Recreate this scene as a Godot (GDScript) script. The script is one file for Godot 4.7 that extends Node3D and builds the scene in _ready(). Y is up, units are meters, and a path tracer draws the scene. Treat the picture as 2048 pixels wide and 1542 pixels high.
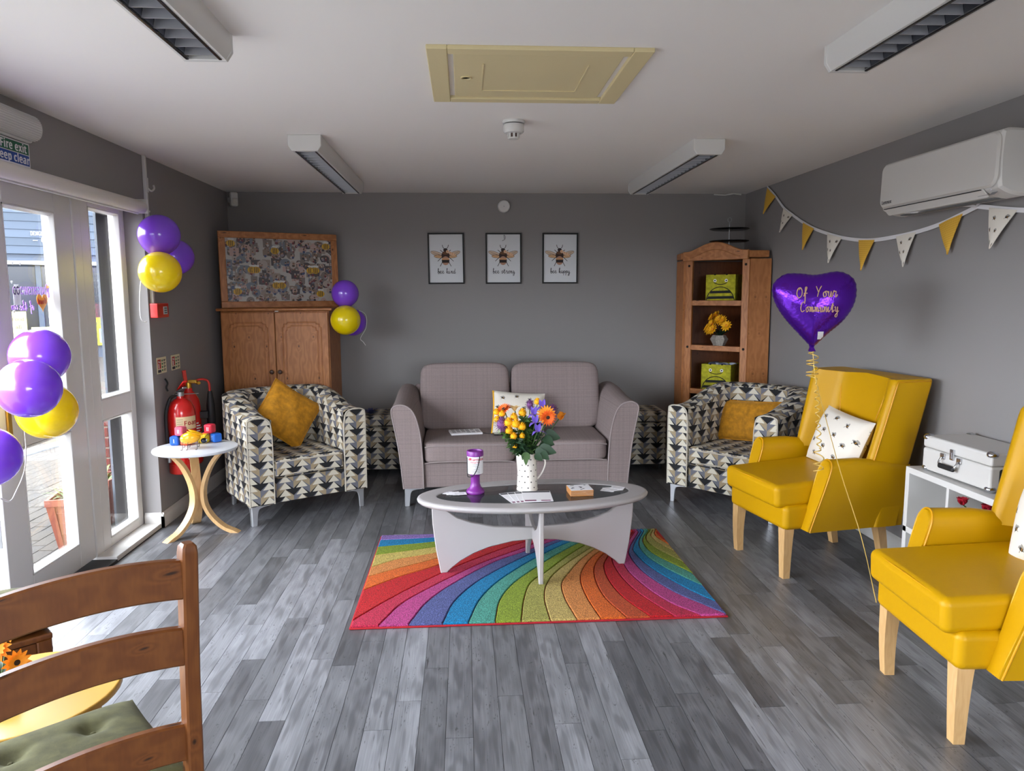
extends Node3D

# ---------------------------------------------------------------- geometry collector
class G:
	var v := PackedVector3Array()
	var n := PackedVector3Array()
	var t := PackedVector2Array()
	var ix := PackedInt32Array()

	func p(pos: Vector3, nor: Vector3, uv := Vector2.ZERO) -> int:
		v.append(pos)
		n.append(nor)
		t.append(uv)
		return v.size() - 1

	func tri(a: int, b: int, c: int) -> void:
		var f := (v[b] - v[a]).cross(v[c] - v[a])
		if f.length_squared() < 1e-20:
			return
		ix.append(a)
		if f.dot(n[a] + n[b] + n[c]) > 0.0:
			ix.append(c)
			ix.append(b)
		else:
			ix.append(b)
			ix.append(c)

	func quad(a: int, b: int, c: int, d: int) -> void:
		tri(a, b, c)
		tri(a, c, d)

	func mesh() -> ArrayMesh:
		var arr := []
		arr.resize(Mesh.ARRAY_MAX)
		arr[Mesh.ARRAY_VERTEX] = v
		arr[Mesh.ARRAY_NORMAL] = n
		arr[Mesh.ARRAY_TEX_UV] = t
		arr[Mesh.ARRAY_INDEX] = ix
		var m := ArrayMesh.new()
		m.add_surface_from_arrays(Mesh.PRIMITIVE_TRIANGLES, arr)
		return m

	# a parametric sheet; hint: a Vector3 its normals should lean to, or null for a closed shape (outwards)
	func grid(nu: int, nv: int, f: Callable, hint = null, uvs := Vector2.ONE) -> G:
		var pts := PackedVector3Array()
		for j in nv + 1:
			for i in nu + 1:
				pts.append(f.call(float(i) / nu, float(j) / nv))
		var closed := true
		for j in nv + 1:
			if pts[j * (nu + 1)].distance_squared_to(pts[j * (nu + 1) + nu]) > 1e-9:
				closed = false
		var ns := PackedVector3Array()
		var mid := Vector3.ZERO
		for q in pts:
			mid += q / pts.size()
		var s := 0.0
		for j in nv + 1:
			for i in nu + 1:
				var k := j * (nu + 1)
				var i0 := i - 1 if i > 0 else (nu - 1 if closed else 0)
				var i1 := i + 1 if i < nu else (1 if closed else nu)
				var du := pts[k + i1] - pts[k + i0]
				var dv := pts[mini(j + 1, nv) * (nu + 1) + i] - pts[maxi(j - 1, 0) * (nu + 1) + i]
				if du.length_squared() < 1e-14:
					du = pts[mini(j + 1, nv) * (nu + 1) + i1] - pts[mini(j + 1, nv) * (nu + 1) + i0] + pts[maxi(j - 1, 0) * (nu + 1) + i1] - pts[maxi(j - 1, 0) * (nu + 1) + i0]
				var c := du.cross(dv).normalized()
				ns.append(c)
				s += c.dot(pts[k + i] - mid) if hint == null else c.dot(hint)
		var sg := 1.0 if s >= 0.0 else -1.0
		var b := v.size()
		for k in pts.size():
			p(pts[k], ns[k] * sg, Vector2(float(k % (nu + 1)) / nu * uvs.x, float(k / (nu + 1)) / nv * uvs.y))
		for j in nv:
			for i in nu:
				var a := b + j * (nu + 1) + i
				quad(a, a + 1, a + nu + 2, a + nu + 1)
		return self

	# rounded box
	func rbox(size: Vector3, r: float, xf := Transform3D(), seg := 2) -> G:
		var h := size * 0.5
		r = minf(r, minf(h.x, minf(h.y, h.z)) * 0.999)
		var inn := h - Vector3(r, r, r)
		for ax in 3:
			var a1 := (ax + 1) % 3
			var a2 := (ax + 2) % 3
			var l1 := []
			var l2 := []
			for k in seg + 1:
				l1.append(-h[a1] + r * k / seg)
				l2.append(-h[a2] + r * k / seg)
			for k in seg + 1:
				l1.append(h[a1] - r + r * k / seg)
				l2.append(h[a2] - r + r * k / seg)
			for sg in [-1.0, 1.0]:
				var b := v.size()
				for y in l2:
					for x in l1:
						var q := Vector3.ZERO
						q[ax] = sg * h[ax]
						q[a1] = x
						q[a2] = y
						var c := q.clamp(-inn, inn)
						var d := q - c
						var nn := d.normalized() if d.length_squared() > 1e-14 else Vector3.ZERO
						if nn == Vector3.ZERO:
							nn[ax] = sg
						var pos := c + nn * r
						var uv := Vector2(pos.x, -pos.y)
						if ax == 0:
							uv = Vector2(-pos.z, -pos.y)
						elif ax == 1:
							uv = Vector2(pos.x, pos.z)
						p(xf * pos, (xf.basis * nn).normalized(), uv)
				var w := l1.size()
				for j in l2.size() - 1:
					for i in w - 1:
						var a := b + j * w + i
						quad(a, a + 1, a + w + 1, a + w)
		return self

	func box(size: Vector3, at: Vector3, r := 0.002, basis := Basis()) -> G:
		return rbox(size, r, Transform3D(basis, at), 1)

	# superellipsoid block, for upholstery
	func soft(size: Vector3, k: float, xf := Transform3D(), nn := 12) -> G:
		var h := size * 0.5
		for ax in 3:
			var a1 := (ax + 1) % 3
			var a2 := (ax + 2) % 3
			for sg in [-1.0, 1.0]:
				var b := v.size()
				for j in nn + 1:
					for i in nn + 1:
						var q := Vector3.ZERO
						q[ax] = sg
						q[a1] = sin((2.0 * i / nn - 1.0) * PI * 0.5)
						q[a2] = sin((2.0 * j / nn - 1.0) * PI * 0.5)
						var l := pow(pow(absf(q.x), k) + pow(absf(q.y), k) + pow(absf(q.z), k), 1.0 / k)
						q /= l
						var g := Vector3(signf(q.x) * pow(absf(q.x), k - 1) / h.x, signf(q.y) * pow(absf(q.y), k - 1) / h.y, signf(q.z) * pow(absf(q.z), k - 1) / h.z).normalized()
						var pos := q * h
						var uv := Vector2(pos.x, -pos.y)
						if ax == 0:
							uv = Vector2(-pos.z, -pos.y)
						elif ax == 1:
							uv = Vector2(pos.x, pos.z)
						p(xf * pos, (xf.basis * g).normalized(), uv)
				for j in nn:
					for i in nn:
						var a := b + j * (nn + 1) + i
						quad(a, a + 1, a + nn + 2, a + nn + 1)
		return self

	func ball(r: Vector3, at: Vector3, nn := 10, basis := Basis()) -> G:
		return soft(r * 2.0, 2.0, Transform3D(basis, at), nn)

	# profile: Vector2(radius, height) from one end to the other
	func lathe(pr: PackedVector2Array, segs := 24, xf := Transform3D()) -> G:
		var m := pr.size()
		var sn := []
		for k in m - 1:
			var d := (pr[k + 1] - pr[k]).normalized()
			sn.append(Vector2(d.y, -d.x))
		var area := 0.0
		for k in m - 1:
			area += (pr[k].x + pr[k + 1].x) * (pr[k + 1].y - pr[k].y)
		var o := 1.0 if area > 0 else -1.0
		var len := 0.0
		for k in m - 1:
			var na: Vector2 = sn[k]
			var nb: Vector2 = sn[k]
			if k > 0 and na.dot(sn[k - 1]) > 0.75:
				na = (na + sn[k - 1]).normalized()
			if k < m - 2 and nb.dot(sn[k + 1]) > 0.75:
				nb = (nb + sn[k + 1]).normalized()
			var dl := pr[k].distance_to(pr[k + 1])
			var b := v.size()
			for i in segs + 1:
				var a := TAU * i / segs
				var c := Vector3(sin(a), 0, cos(a))
				var u := float(i) / segs
				p(xf * (c * pr[k].x + Vector3(0, pr[k].y, 0)), (xf.basis * (c * na.x + Vector3(0, na.y, 0)) * o).normalized(), Vector2(u, len))
				p(xf * (c * pr[k + 1].x + Vector3(0, pr[k + 1].y, 0)), (xf.basis * (c * nb.x + Vector3(0, nb.y, 0)) * o).normalized(), Vector2(u, len + dl))
			for i in segs:
				quad(b + 2 * i, b + 2 * i + 1, b + 2 * i + 3, b + 2 * i + 2)
			len += dl
		return self

	func cyl(r: float, h: float, at: Vector3, segs := 20, ch := 0.0015, basis := Basis(), r2 := -1.0) -> G:
		if r2 < 0:
			r2 = r
		return lathe(PackedVector2Array([Vector2(0, 0), Vector2(r - ch, 0), Vector2(r, ch), Vector2(r2, h - ch), Vector2(r2 - ch, h), Vector2(0, h)]), segs, Transform3D(basis, at))

	func tube(path: PackedVector3Array, r, segs := 8, closed := false, flat := 1.0) -> G:
		var m := path.size()
		var up := Vector3.UP
		var b := v.size()
		var rows := m + 1 if closed else m
		var d0 := (path[1] - path[0]).normalized()
		if absf(d0.dot(up)) > 0.9:
			up = Vector3.RIGHT
		var len := 0.0
		for k in rows:
			var q := path[k % m]
			var d: Vector3
			if closed:
				d = path[(k + 1) % m] - path[(k - 1 + m) % m]
			else:
				d = path[mini(k + 1, m - 1)] - path[maxi(k - 1, 0)]
			d = d.normalized()
			up = (up - d * up.dot(d)).normalized()
			var s := d.cross(up)
			var rr: float = r if (r is float) else r[k % m]
			if k > 0:
				len += q.distance_to(path[(k - 1) % m])
			for i in segs + 1:
				var a := TAU * i / segs
				p(q + (up * cos(a) * flat + s * sin(a)) * rr, (up * cos(a) + s * sin(a) * flat).normalized(), Vector2(rr * a, len))
		for k in rows - 1:
			for i in segs:
				var a := b + k * (segs + 1) + i
				quad(a, a + 1, a + segs + 2, a + segs + 1)
		if not closed:
			for e in 2:
				var q := path[0] if e == 0 else path[m - 1]
				var d := (path[0] - path[1]).normalized() if e == 0 else (path[m - 1] - path[m - 2]).normalized()
				var c := p(q, d)
				var s0 := b if e == 0 else b + (m - 1) * (segs + 1)
				var f := v.size()
				for i in segs + 1:
					p(v[s0 + i], d)
				for i in segs:
					tri(c, f + i, f + i + 1)
		return self

	# outline in x, y pushed along z from 0 to depth, edges chamfered
	func prism(poly: PackedVector2Array, depth: float, bev := 0.0, xf := Transform3D(), crease := 0.8) -> G:
		if Geometry2D.is_polygon_clockwise(poly):
			poly.reverse()
		var m := poly.size()
		var en := []
		for k in m:
			var d := (poly[(k + 1) % m] - poly[k]).normalized()
			en.append(Vector2(d.y, -d.x))
		var ins := PackedVector2Array()
		for k in m:
			var a: Vector2 = en[(k - 1 + m) % m]
			var c: Vector2 = en[k]
			var h := a + c
			var q := h / maxf(0.35, h.dot(c))
			ins.append(poly[k] - q * bev)
		var z := [[0.0, ins], [bev, poly], [depth - bev, poly], [depth, ins]] if bev > 0.0 else [[0.0, poly], [depth, poly]]
		var len := 0.0
		for k in m:
			var k1 := (k + 1) % m
			var na: Vector2 = en[k]
			var nb: Vector2 = en[k]
			if na.dot(en[(k - 1 + m) % m]) > crease:
				na = (na + en[(k - 1 + m) % m]).normalized()
			if nb.dot(en[k1]) > crease:
				nb = (nb + en[k1]).normalized()
			var dl := poly[k].distance_to(poly[k1])
			for l in z.size() - 1:
				var nz := 0.0
				if bev > 0.0:
					nz = [-0.8, 0.0, 0.8][l]
				var pa: PackedVector2Array = z[l][1]
				var pb: PackedVector2Array = z[l + 1][1]
				var b := v.size()
				for e in [[pa[k], z[l][0], na, 0.0], [pa[k1], z[l][0], nb, dl], [pb[k1], z[l + 1][0], nb, dl], [pb[k], z[l + 1][0], na, 0.0]]:
					p(xf * Vector3(e[0].x, e[0].y, e[1]), (xf.basis * Vector3(e[2].x, e[2].y, nz)).normalized(), Vector2(len + e[3], e[1]))
				quad(b, b + 1, b + 2, b + 3)
			len += dl
		var idx := Geometry2D.triangulate_polygon(ins)
		if idx.is_empty():
			idx = Geometry2D.triangulate_polygon(poly)
		for e in [[0.0, -1.0], [depth, 1.0]]:
			var b := v.size()
			for q in ins:
				p(xf * Vector3(q.x, q.y, e[0]), (xf.basis * Vector3(0, 0, e[1])).normalized(), Vector2(q.x, -q.y))
			for k in range(0, idx.size(), 3):
				tri(b + idx[k], b + idx[k + 1], b + idx[k + 2])
		return self

	# rings of equal size joined into a closed skin, smoothed below the crease angle
	func loft(rings: Array, crease := 0.7, caps := true, xf := Transform3D()) -> G:
		var f := PackedVector3Array()
		var uvs := PackedVector2Array()
		var m: int = rings[0].size()
		var acc := []
		for k in m + 1:
			acc.append(0.0 if k == 0 else acc[k - 1] + rings[0][k % m].distance_to(rings[0][k - 1]))
		var hh := [0.0]
		for j in rings.size() - 1:
			hh.append(hh[j] + rings[j][0].distance_to(rings[j + 1][0]))
		for j in rings.size() - 1:
			for k in m:
				var a: Vector3 = rings[j][k]
				var b: Vector3 = rings[j][(k + 1) % m]
				var c: Vector3 = rings[j + 1][(k + 1) % m]
				var d: Vector3 = rings[j + 1][k]
				f.append_array(PackedVector3Array([a, b, c, a, c, d]))
				var ua := Vector2(acc[k], hh[j])
				var ub := Vector2(acc[k + 1], hh[j])
				var uc := Vector2(acc[k + 1], hh[j + 1])
				var ud := Vector2(acc[k], hh[j + 1])
				uvs.append_array(PackedVector2Array([ua, ub, uc, ua, uc, ud]))
		if caps:
			for e in 2:
				var r: PackedVector3Array = rings[0] if e == 0 else rings[rings.size() - 1]
				var mid := Vector3.ZERO
				for q in r:
					mid += q / m
				var nn := Vector3.ZERO
				for k in m:
					nn += (r[k] - mid).cross(r[(k + 1) % m] - mid)
				var bx := (r[1] - r[0]).normalized() if (r[1] - r[0]).length() > 1e-5 else (r[2] - r[0]).normalized()
				var by := nn.normalized().cross(bx)
				var fl := PackedVector2Array()
				for q in r:
					fl.append(Vector2((q - mid).dot(bx), (q - mid).dot(by)))
				var idx := Geometry2D.triangulate_polygon(fl)
				for k in range(0, idx.size(), 3):
					var o := [idx[k], idx[k + 1], idx[k + 2]]
					if (r[o[1]] - r[o[0]]).cross(r[o[2]] - r[o[0]]).dot(nn) * (1.0 if e == 1 else -1.0) < 0:
						o = [o[0], o[2], o[1]]
					for q in o:
						f.append(r[q])
						uvs.append(fl[q])
		return faces(f, uvs, crease, xf)

	func faces(f: PackedVector3Array, uvs: PackedVector2Array, crease := 0.7, xf := Transform3D()) -> G:
		var vol := 0.0
		for k in range(0, f.size(), 3):
			vol += f[k].dot(f[k + 1].cross(f[k + 2]))
		var sg := 1.0 if vol >= 0 else -1.0
		var at := {}
		var fn := PackedVector3Array()
		for k in range(0, f.size(), 3):
			var c := (f[k + 1] - f[k]).cross(f[k + 2] - f[k]) * sg
			fn.append(c)
			for e in 3:
				var key := Vector3i((f[k + e] * 20000.0).round())
				if not at.has(key):
					at[key] = []
				at[key].append(k / 3)
		for k in range(0, f.size(), 3):
			var c := fn[k / 3]
			if c.length_squared() < 1e-22:
				continue
			var cn := c.normalized()
			var b := v.size()
			for e in 3:
				var s := Vector3.ZERO
				for o in at[Vector3i((f[k + e] * 20000.0).round())]:
					if fn[o].normalized().dot(cn) > crease:
						s += fn[o]
				p(xf * f[k + e], (xf.basis * s).normalized(), uvs[k + e])
			tri(b, b + 1, b + 2)
		return self

	func pillow(w: float, h: float, th: float, xf := Transform3D(), nn := 16, pinch := 0.07) -> G:
		for sg in [-1.0, 1.0]:
			var f := func(a, b):
				var x: float = a * 2.0 - 1.0
				var y: float = b * 2.0 - 1.0
				var q := maxf(0.0, (1.0 - x * x) * (1.0 - y * y))
				var z := pow(q, 0.42) * th * 0.5 * (1.0 + 0.05 * sin(x * 7.0 + y * 4.0))
				return xf * Vector3(x * w * 0.5 * (1.0 - pinch * (1.0 - y * y)), y * h * 0.5 * (1.0 - pinch * (1.0 - x * x)), z * sg)
			var b0 := v.size()
			grid(nn, nn, f, xf.basis.z * sg)
			for k in range(b0, v.size()):
				t[k].y = 1.0 - t[k].y
				if sg < 0:
					t[k].x = 1.0 - t[k].x
		return self

# ---------------------------------------------------------------- scene helpers
var names := {}
var M := {}
var T := {}
var rng := RandomNumberGenerator.new()

func numbered(s: String) -> String:
	var k: int = names.get(s, 0)
	names[s] = k + 1
	return s if k == 0 else "%s_%03d" % [s, k]

func tag(o: Node, label: String, category: String, group := "") -> Node:
	o.set_meta("label", label)
	o.set_meta("category", category)
	if group:
		o.set_meta("group", group)
	return o

func thing(called: String, label: String, category: String, at := Vector3.ZERO, turn := 0.0, group := "") -> Node3D:
	var o := Node3D.new()
	o.name = numbered(called)
	add_child(o)
	o.position = at
	o.rotation.y = turn
	tag(o, label, category, group)
	return o

func obj(called: String, g: G, m: Material, parent: Node = null) -> MeshInstance3D:
	return put(called, g.mesh(), m, parent)

func put(called: String, mesh: Mesh, m: Material, parent: Node = null) -> MeshInstance3D:
	var o := MeshInstance3D.new()
	o.mesh = mesh
	o.material_override = m
	if parent == null:
		o.name = numbered(called)
		add_child(o)
	else:
		o.name = called
		parent.add_child(o, true)
	return o

func struct(called: String, g: G, m: Material, parent: Node = null) -> MeshInstance3D:
	var o := obj(called, g, m, parent)
	if parent == null:
		o.set_meta("kind", "structure")
	return o

func copy(o: Node3D, label: String, at: Vector3, turn: float) -> Node3D:
	var c: Node3D = o.duplicate()
	c.name = numbered(String(o.name).rstrip("_0123456789"))
	add_child(c)
	c.position = at
	c.rotation.y = turn
	c.set_meta("label", label)
	return c

func mat(key: String, col: Color, rough := 0.6, o := {}) -> StandardMaterial3D:
	if M.has(key):
		return M[key]
	var m := StandardMaterial3D.new()
	m.resource_name = key
	m.albedo_color = col
	m.roughness = rough
	m.metallic = o.get("metal", 0.0)
	m.metallic_specular = o.get("spec", 0.5)
	if o.has("tex"):
		m.albedo_texture = T[o.tex]
	if o.has("bump"):
		m.heightmap_enabled = true
		m.heightmap_texture = T[o.bump]
		m.heightmap_scale = o.get("bump_scale", 0.1)
	if o.has("tri"):
		m.uv1_triplanar = true
		m.uv1_triplanar_sharpness = 8.0
		m.uv1_scale = o.tri
	elif o.has("uv"):
		m.uv1_scale = o.uv
	if o.has("coat"):
		m.clearcoat_enabled = true
		m.clearcoat = o.coat
		m.clearcoat_roughness = 0.1
	if o.has("rim"):
		m.rim_enabled = true
		m.rim = o.rim
		m.rim_tint = 0.6
	if o.has("back"):
		m.backlight_enabled = true
		m.backlight = o.back
	if o.has("alpha"):
		m.transparency = BaseMaterial3D.TRANSPARENCY_ALPHA
		m.albedo_color.a = o.alpha
	if o.has("glow"):
		m.emission_enabled = true
		m.emission = col
		m.emission_energy_multiplier = o.glow
	M[key] = m
	return m

func c8(r: int, g: int, b: int) -> Color:
	return Color8(r, g, b)

func V(x: float, y: float, z: float) -> Vector3:
	return Vector3(x, y, z)

func ry(deg: float, at := Vector3.ZERO) -> Transform3D:
	return Transform3D(Basis(Vector3.UP, deg_to_rad(deg)), at)

func eul(x: float, y: float, z: float, at := Vector3.ZERO) -> Transform3D:
	return Transform3D(Basis.from_euler(Vector3(deg_to_rad(x), deg_to_rad(y), deg_to_rad(z))), at)

func poly(a: Array) -> PackedVector2Array:
	var r := PackedVector2Array()
	for k in range(0, a.size(), 2):
		r.append(Vector2(a[k], a[k + 1]))
	return r

func path3(a: Array) -> PackedVector3Array:
	var r := PackedVector3Array()
	for k in range(0, a.size(), 3):
		r.append(Vector3(a[k], a[k + 1], a[k + 2]))
	return r

# Catmull-Rom through 2-d points
func smooth2(pts: PackedVector2Array, per := 5, closed := false) -> PackedVector2Array:
	var m := pts.size()
	var r := PackedVector2Array()
	for k in (m if closed else m - 1):
		var a := pts[(k - 1 + m) % m] if closed or k > 0 else pts[0] * 2.0 - pts[1]
		var d := pts[(k + 2) % m] if closed or k + 2 < m else pts[m - 1] * 2.0 - pts[m - 2]
		for i in per:
			r.append(pts[k].cubic_interpolate(pts[(k + 1) % m], a, d, float(i) / per))
	if not closed:
		r.append(pts[m - 1])
	return r

func smooth3(pts: PackedVector3Array, per := 5) -> PackedVector3Array:
	var m := pts.size()
	var r := PackedVector3Array()
	for k in m - 1:
		var a := pts[k - 1] if k > 0 else pts[0] * 2.0 - pts[1]
		var d := pts[k + 2] if k + 2 < m else pts[m - 1] * 2.0 - pts[m - 2]
		for i in per:
			r.append(pts[k].cubic_interpolate(pts[k + 1], a, d, float(i) / per))
	r.append(pts[m - 1])
	return r

func text_mesh(s: String, font_name: String, height: float, depth := 0.0006, italic := false, weight := 400) -> TextMesh:
	var f := SystemFont.new()
	f.font_names = PackedStringArray([font_name])
	f.font_italic = italic
	f.font_weight = weight
	var t := TextMesh.new()
	t.text = s
	t.font = f
	t.font_size = 64
	t.pixel_size = height / 64.0
	t.depth = depth
	t.curve_step = 2.0
	return t

# strokes of a simple handwriting, on a 0..1 grid (x, y from the base line)
const SCRIPT := {
	"b": [[0.1, 0.3, 0.35, 1.3, 0.3, 1.6, 0.2, 1.3, 0.2, 0.1, 0.45, 0.0, 0.6, 0.35, 0.45, 0.7, 0.25, 0.5, 0.75, 0.45]],
	"e": [[0.0, 0.3, 0.45, 0.5, 0.4, 0.8, 0.15, 0.7, 0.15, 0.15, 0.4, 0.0, 0.7, 0.3]],
	"k": [[0.1, 0.3, 0.35, 1.4, 0.25, 1.6, 0.2, 1.2, 0.2, 0.0], [0.2, 0.3, 0.5, 0.75, 0.3, 0.4, 0.6, 0.0, 0.8, 0.2]],
	"i": [[0.0, 0.3, 0.2, 0.75, 0.2, 0.1, 0.35, 0.0, 0.55, 0.3], [0.25, 1.05, 0.29, 1.1]],
	"n": [[0.05, 0.6, 0.15, 0.75, 0.15, 0.0, 0.3, 0.65, 0.5, 0.7, 0.5, 0.1, 0.6, 0.0, 0.8, 0.3]],
	"d": [[0.55, 0.6, 0.3, 0.75, 0.1, 0.35, 0.3, 0.0, 0.55, 0.4, 0.65, 1.5, 0.55, 0.2, 0.65, 0.0, 0.85, 0.3]],
	"s": [[0.0, 0.3, 0.35, 0.85, 0.5, 0.3, 0.3, 0.0, 0.1, 0.1], [0.35, 0.02, 0.7, 0.3]],
	"t": [[0.0, 0.3, 0.3, 1.3, 0.25, 0.1, 0.4, 0.0, 0.6, 0.3], [0.05, 0.85, 0.5, 0.95]],
	"r": [[0.0, 0.3, 0.2, 0.85, 0.25, 0.7, 0.5, 0.7, 0.4, 0.1, 0.55, 0.0, 0.7, 0.3]],
	"o": [[0.4, 0.75, 0.1, 0.5, 0.2, 0.0, 0.5, 0.2, 0.4, 0.75, 0.8, 0.65]],
	"g": [[0.5, 0.65, 0.25, 0.75, 0.1, 0.3, 0.35, 0.05, 0.5, 0.6, 0.5, -0.5, 0.3, -0.7, 0.2, -0.4, 0.8, 0.2]],
	"h": [[0.05, 0.3, 0.35, 1.4, 0.25, 1.6, 0.15, 1.2, 0.15, 0.0, 0.35, 0.65, 0.5, 0.6, 0.5, 0.1, 0.6, 0.0, 0.8, 0.3]],
	"a": [[0.5, 0.65, 0.25, 0.75, 0.1, 0.3, 0.3, 0.0, 0.5, 0.5, 0.5, 0.1, 0.6, 0.0, 0.8, 0.3]],
	"p": [[0.0, 0.3, 0.2, 0.75, 0.1, -0.7, 0.25, 0.6, 0.5, 0.7, 0.55, 0.2, 0.25, 0.05, 0.75, 0.25]],
	"y": [[0.0, 0.6, 0.1, 0.75, 0.15, 0.15, 0.4, 0.1, 0.5, 0.75, 0.5, -0.5, 0.3, -0.75, 0.15, -0.5, 0.8, 0.2]],
	"m": [[0.0, 0.6, 0.1, 0.7, 0.1, 0.0, 0.2, 0.65, 0.35, 0.6, 0.35, 0.0, 0.45, 0.65, 0.62, 0.6, 0.62, 0.1, 0.7, 0.0, 0.85, 0.3]],
	"u": [[0.0, 0.5, 0.15, 0.75, 0.15, 0.1, 0.35, 0.0, 0.5, 0.75, 0.5, 0.1, 0.6, 0.0, 0.8, 0.3]],
	"f": [[0.0, 0.2, 0.4, 1.3, 0.3, 1.5, 0.2, 1.2, 0.2, -0.4, 0.1, -0.6], [0.0, 0.6, 0.5, 0.65]],
	"O": [[0.55, 1.4, 0.2, 1.3, 0.0, 0.6, 0.25, 0.0, 0.65, 0.3, 0.7, 1.0, 0.45, 1.4, 0.3, 1.1]],
	"Y": [[0.0, 1.45, 0.3, 0.7], [0.75, 1.5, 0.4, 0.8, 0.2, 0.0]],
	"C": [[0.75, 1.2, 0.6, 1.45, 0.2, 1.2, 0.05, 0.5, 0.3, 0.0, 0.75, 0.2]],
	"H": [[0.1, 1.3, 0.1, 0.0], [0.6, 1.4, 0.55, 0.0], [0.05, 0.7, 0.7, 0.7]],
	"l": [[0.0, 0.3, 0.35, 1.4, 0.2, 1.4, 0.2, 0.1, 0.35, 0.0, 0.5, 0.3]],
	"c": [[0.5, 0.6, 0.3, 0.75, 0.1, 0.4, 0.3, 0.0, 0.65, 0.3]],
}

# handwriting as thin strokes; place maps a flat point to space
func script_strokes(g: G, s: String, size: float, r: float, place: Callable) -> float:
	var x := 0.0
	for ch in s:
		if not SCRIPT.has(ch):
			x += 0.6
			continue
		for st in SCRIPT[ch]:
			var a := smooth2(poly(st), 4)
			var q := PackedVector3Array()
			for e in a:
				q.append(place.call((e.x + x) * size, e.y * size))
			g.tube(q, r, 4)
		x += 0.95 if ch in "OYCHm" else 0.7
	return x * size

# ---------------------------------------------------------------- computed pictures
func image(w: int, h: int, f: Callable) -> ImageTexture:
	var im := Image.create_empty(w, h, false, Image.FORMAT_RGB8)
	for y in h:
		for x in w:
			im.set_pixel(x, y, f.call(x, y))
	return ImageTexture.create_from_image(im)

# filled polygon on a picture
func fill(im: Image, pts: PackedVector2Array, col: Color) -> void:
	var y0 := 1e9
	var y1 := -1e9
	for q in pts:
		y0 = minf(y0, q.y)
		y1 = maxf(y1, q.y)
	for y in range(maxi(0, int(y0)), mini(im.get_height() - 1, int(y1)) + 1):
		var xs := []
		for k in pts.size():
			var a := pts[k]
			var b := pts[(k + 1) % pts.size()]
			if (a.y <= y + 0.5) != (b.y <= y + 0.5):
				xs.append(a.x + (y + 0.5 - a.y) / (b.y - a.y) * (b.x - a.x))
		xs.sort()
		for k in range(0, xs.size() - 1, 2):
			var xa := maxi(0, int(round(xs[k])))
			var xb := mini(im.get_width(), int(round(xs[k + 1])))
			if xb > xa:
				im.fill_rect(Rect2i(xa, y, xb - xa, 1), col)

func oval(im: Image, cx: float, cy: float, rx: float, ry_: float, col: Color, rot := 0.0, n := 20) -> void:
	var q := PackedVector2Array()
	for k in n:
		q.append(Vector2(cx, cy) + Vector2(cos(TAU * k / n) * rx, sin(TAU * k / n) * ry_).rotated(rot))
	fill(im, q, col)

func line(im: Image, a: Vector2, b: Vector2, w: float, col: Color) -> void:
	var d := (b - a).normalized().orthogonal() * w * 0.5
	fill(im, PackedVector2Array([a + d, b + d, b - d, a - d]), col)

func noise(seed_: int, freq: float, oct := 3, type := FastNoiseLite.TYPE_SIMPLEX_SMOOTH) -> FastNoiseLite:
	var n := FastNoiseLite.new()
	n.seed = seed_
	n.frequency = freq
	n.noise_type = type
	n.fractal_octaves = oct
	return n

# wood: x runs along the grain. knots: [x, y, size] in pixels
func wood_image(w: int, h: int, seed_: int, dark: Color, light: Color, rings: float, crack := 0.0, knots := [], soft := 0.5, grain := 0.55) -> ImageTexture:
	var n1 := noise(seed_, 1.0, 2)
	var n2 := noise(seed_ + 1, 1.0, 3)
	var n3 := noise(seed_ + 2, 1.0, 2)
	return image(w, h, func(x, y):
		var fx := float(x) / w
		var fy := float(y) / h
		# blend both ends so that the picture repeats
		var e := smoothstep(0.85, 1.0, fx)
		var warp: float = lerpf(n1.get_noise_2d(fx * 3.0, fy * 3.0), n1.get_noise_2d((fx - 1.0) * 3.0, fy * 3.0), e)
		var kn := 0.0
		for k in knots:
			var d: float = Vector2((x - k[0]) * 0.45, y - k[1]).length() / k[2]
			kn += exp(-d * d * 0.35) * 2.2 * signf(y - k[1] + 0.01)
		var ring: float = 0.5 + 0.5 * sin((fy * rings + warp * 0.9 + kn) * TAU)
		var fine: float = lerpf(n2.get_noise_2d(fx * 5.0, fy * 70.0), n2.get_noise_2d((fx - 1.0) * 5.0, fy * 70.0), e)
		var tv: float = clampf(0.5 + (ring - 0.5) * soft + fine * grain, 0.0, 1.0)
		var c := dark.lerp(light, tv)
		if crack > 0.0:
			var cr: float = absf(lerpf(n3.get_noise_2d(fx * 3.0, fy * 16.0), n3.get_noise_2d((fx - 1.0) * 3.0, fy * 16.0), e))
			var where: float = lerpf(n1.get_noise_2d(fx * 4.0 + 40.0, fy * 8.0), n1.get_noise_2d((fx - 1.0) * 4.0 + 40.0, fy * 8.0), e)
			c = c.lerp(dark * 0.5, (1.0 - smoothstep(0.0, 0.035, cr)) * smoothstep(0.05, 0.3, where) * crack)
			c = c.lerp(dark * 0.8, smoothstep(0.15, 0.5, -where) * 0.5)
		for k in knots:
			var d: float = Vector2((x - k[0]) * 0.75, y - k[1]).length() / k[2]
			c = c.lerp(dark * 0.35, clampf(1.3 - d * 1.6, 0.0, 0.85))
		return c)

const WL := -1.985
const WR := 2.493
const ZB := -6.53
const HC := 2.37
const ZF := 2.2

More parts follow.
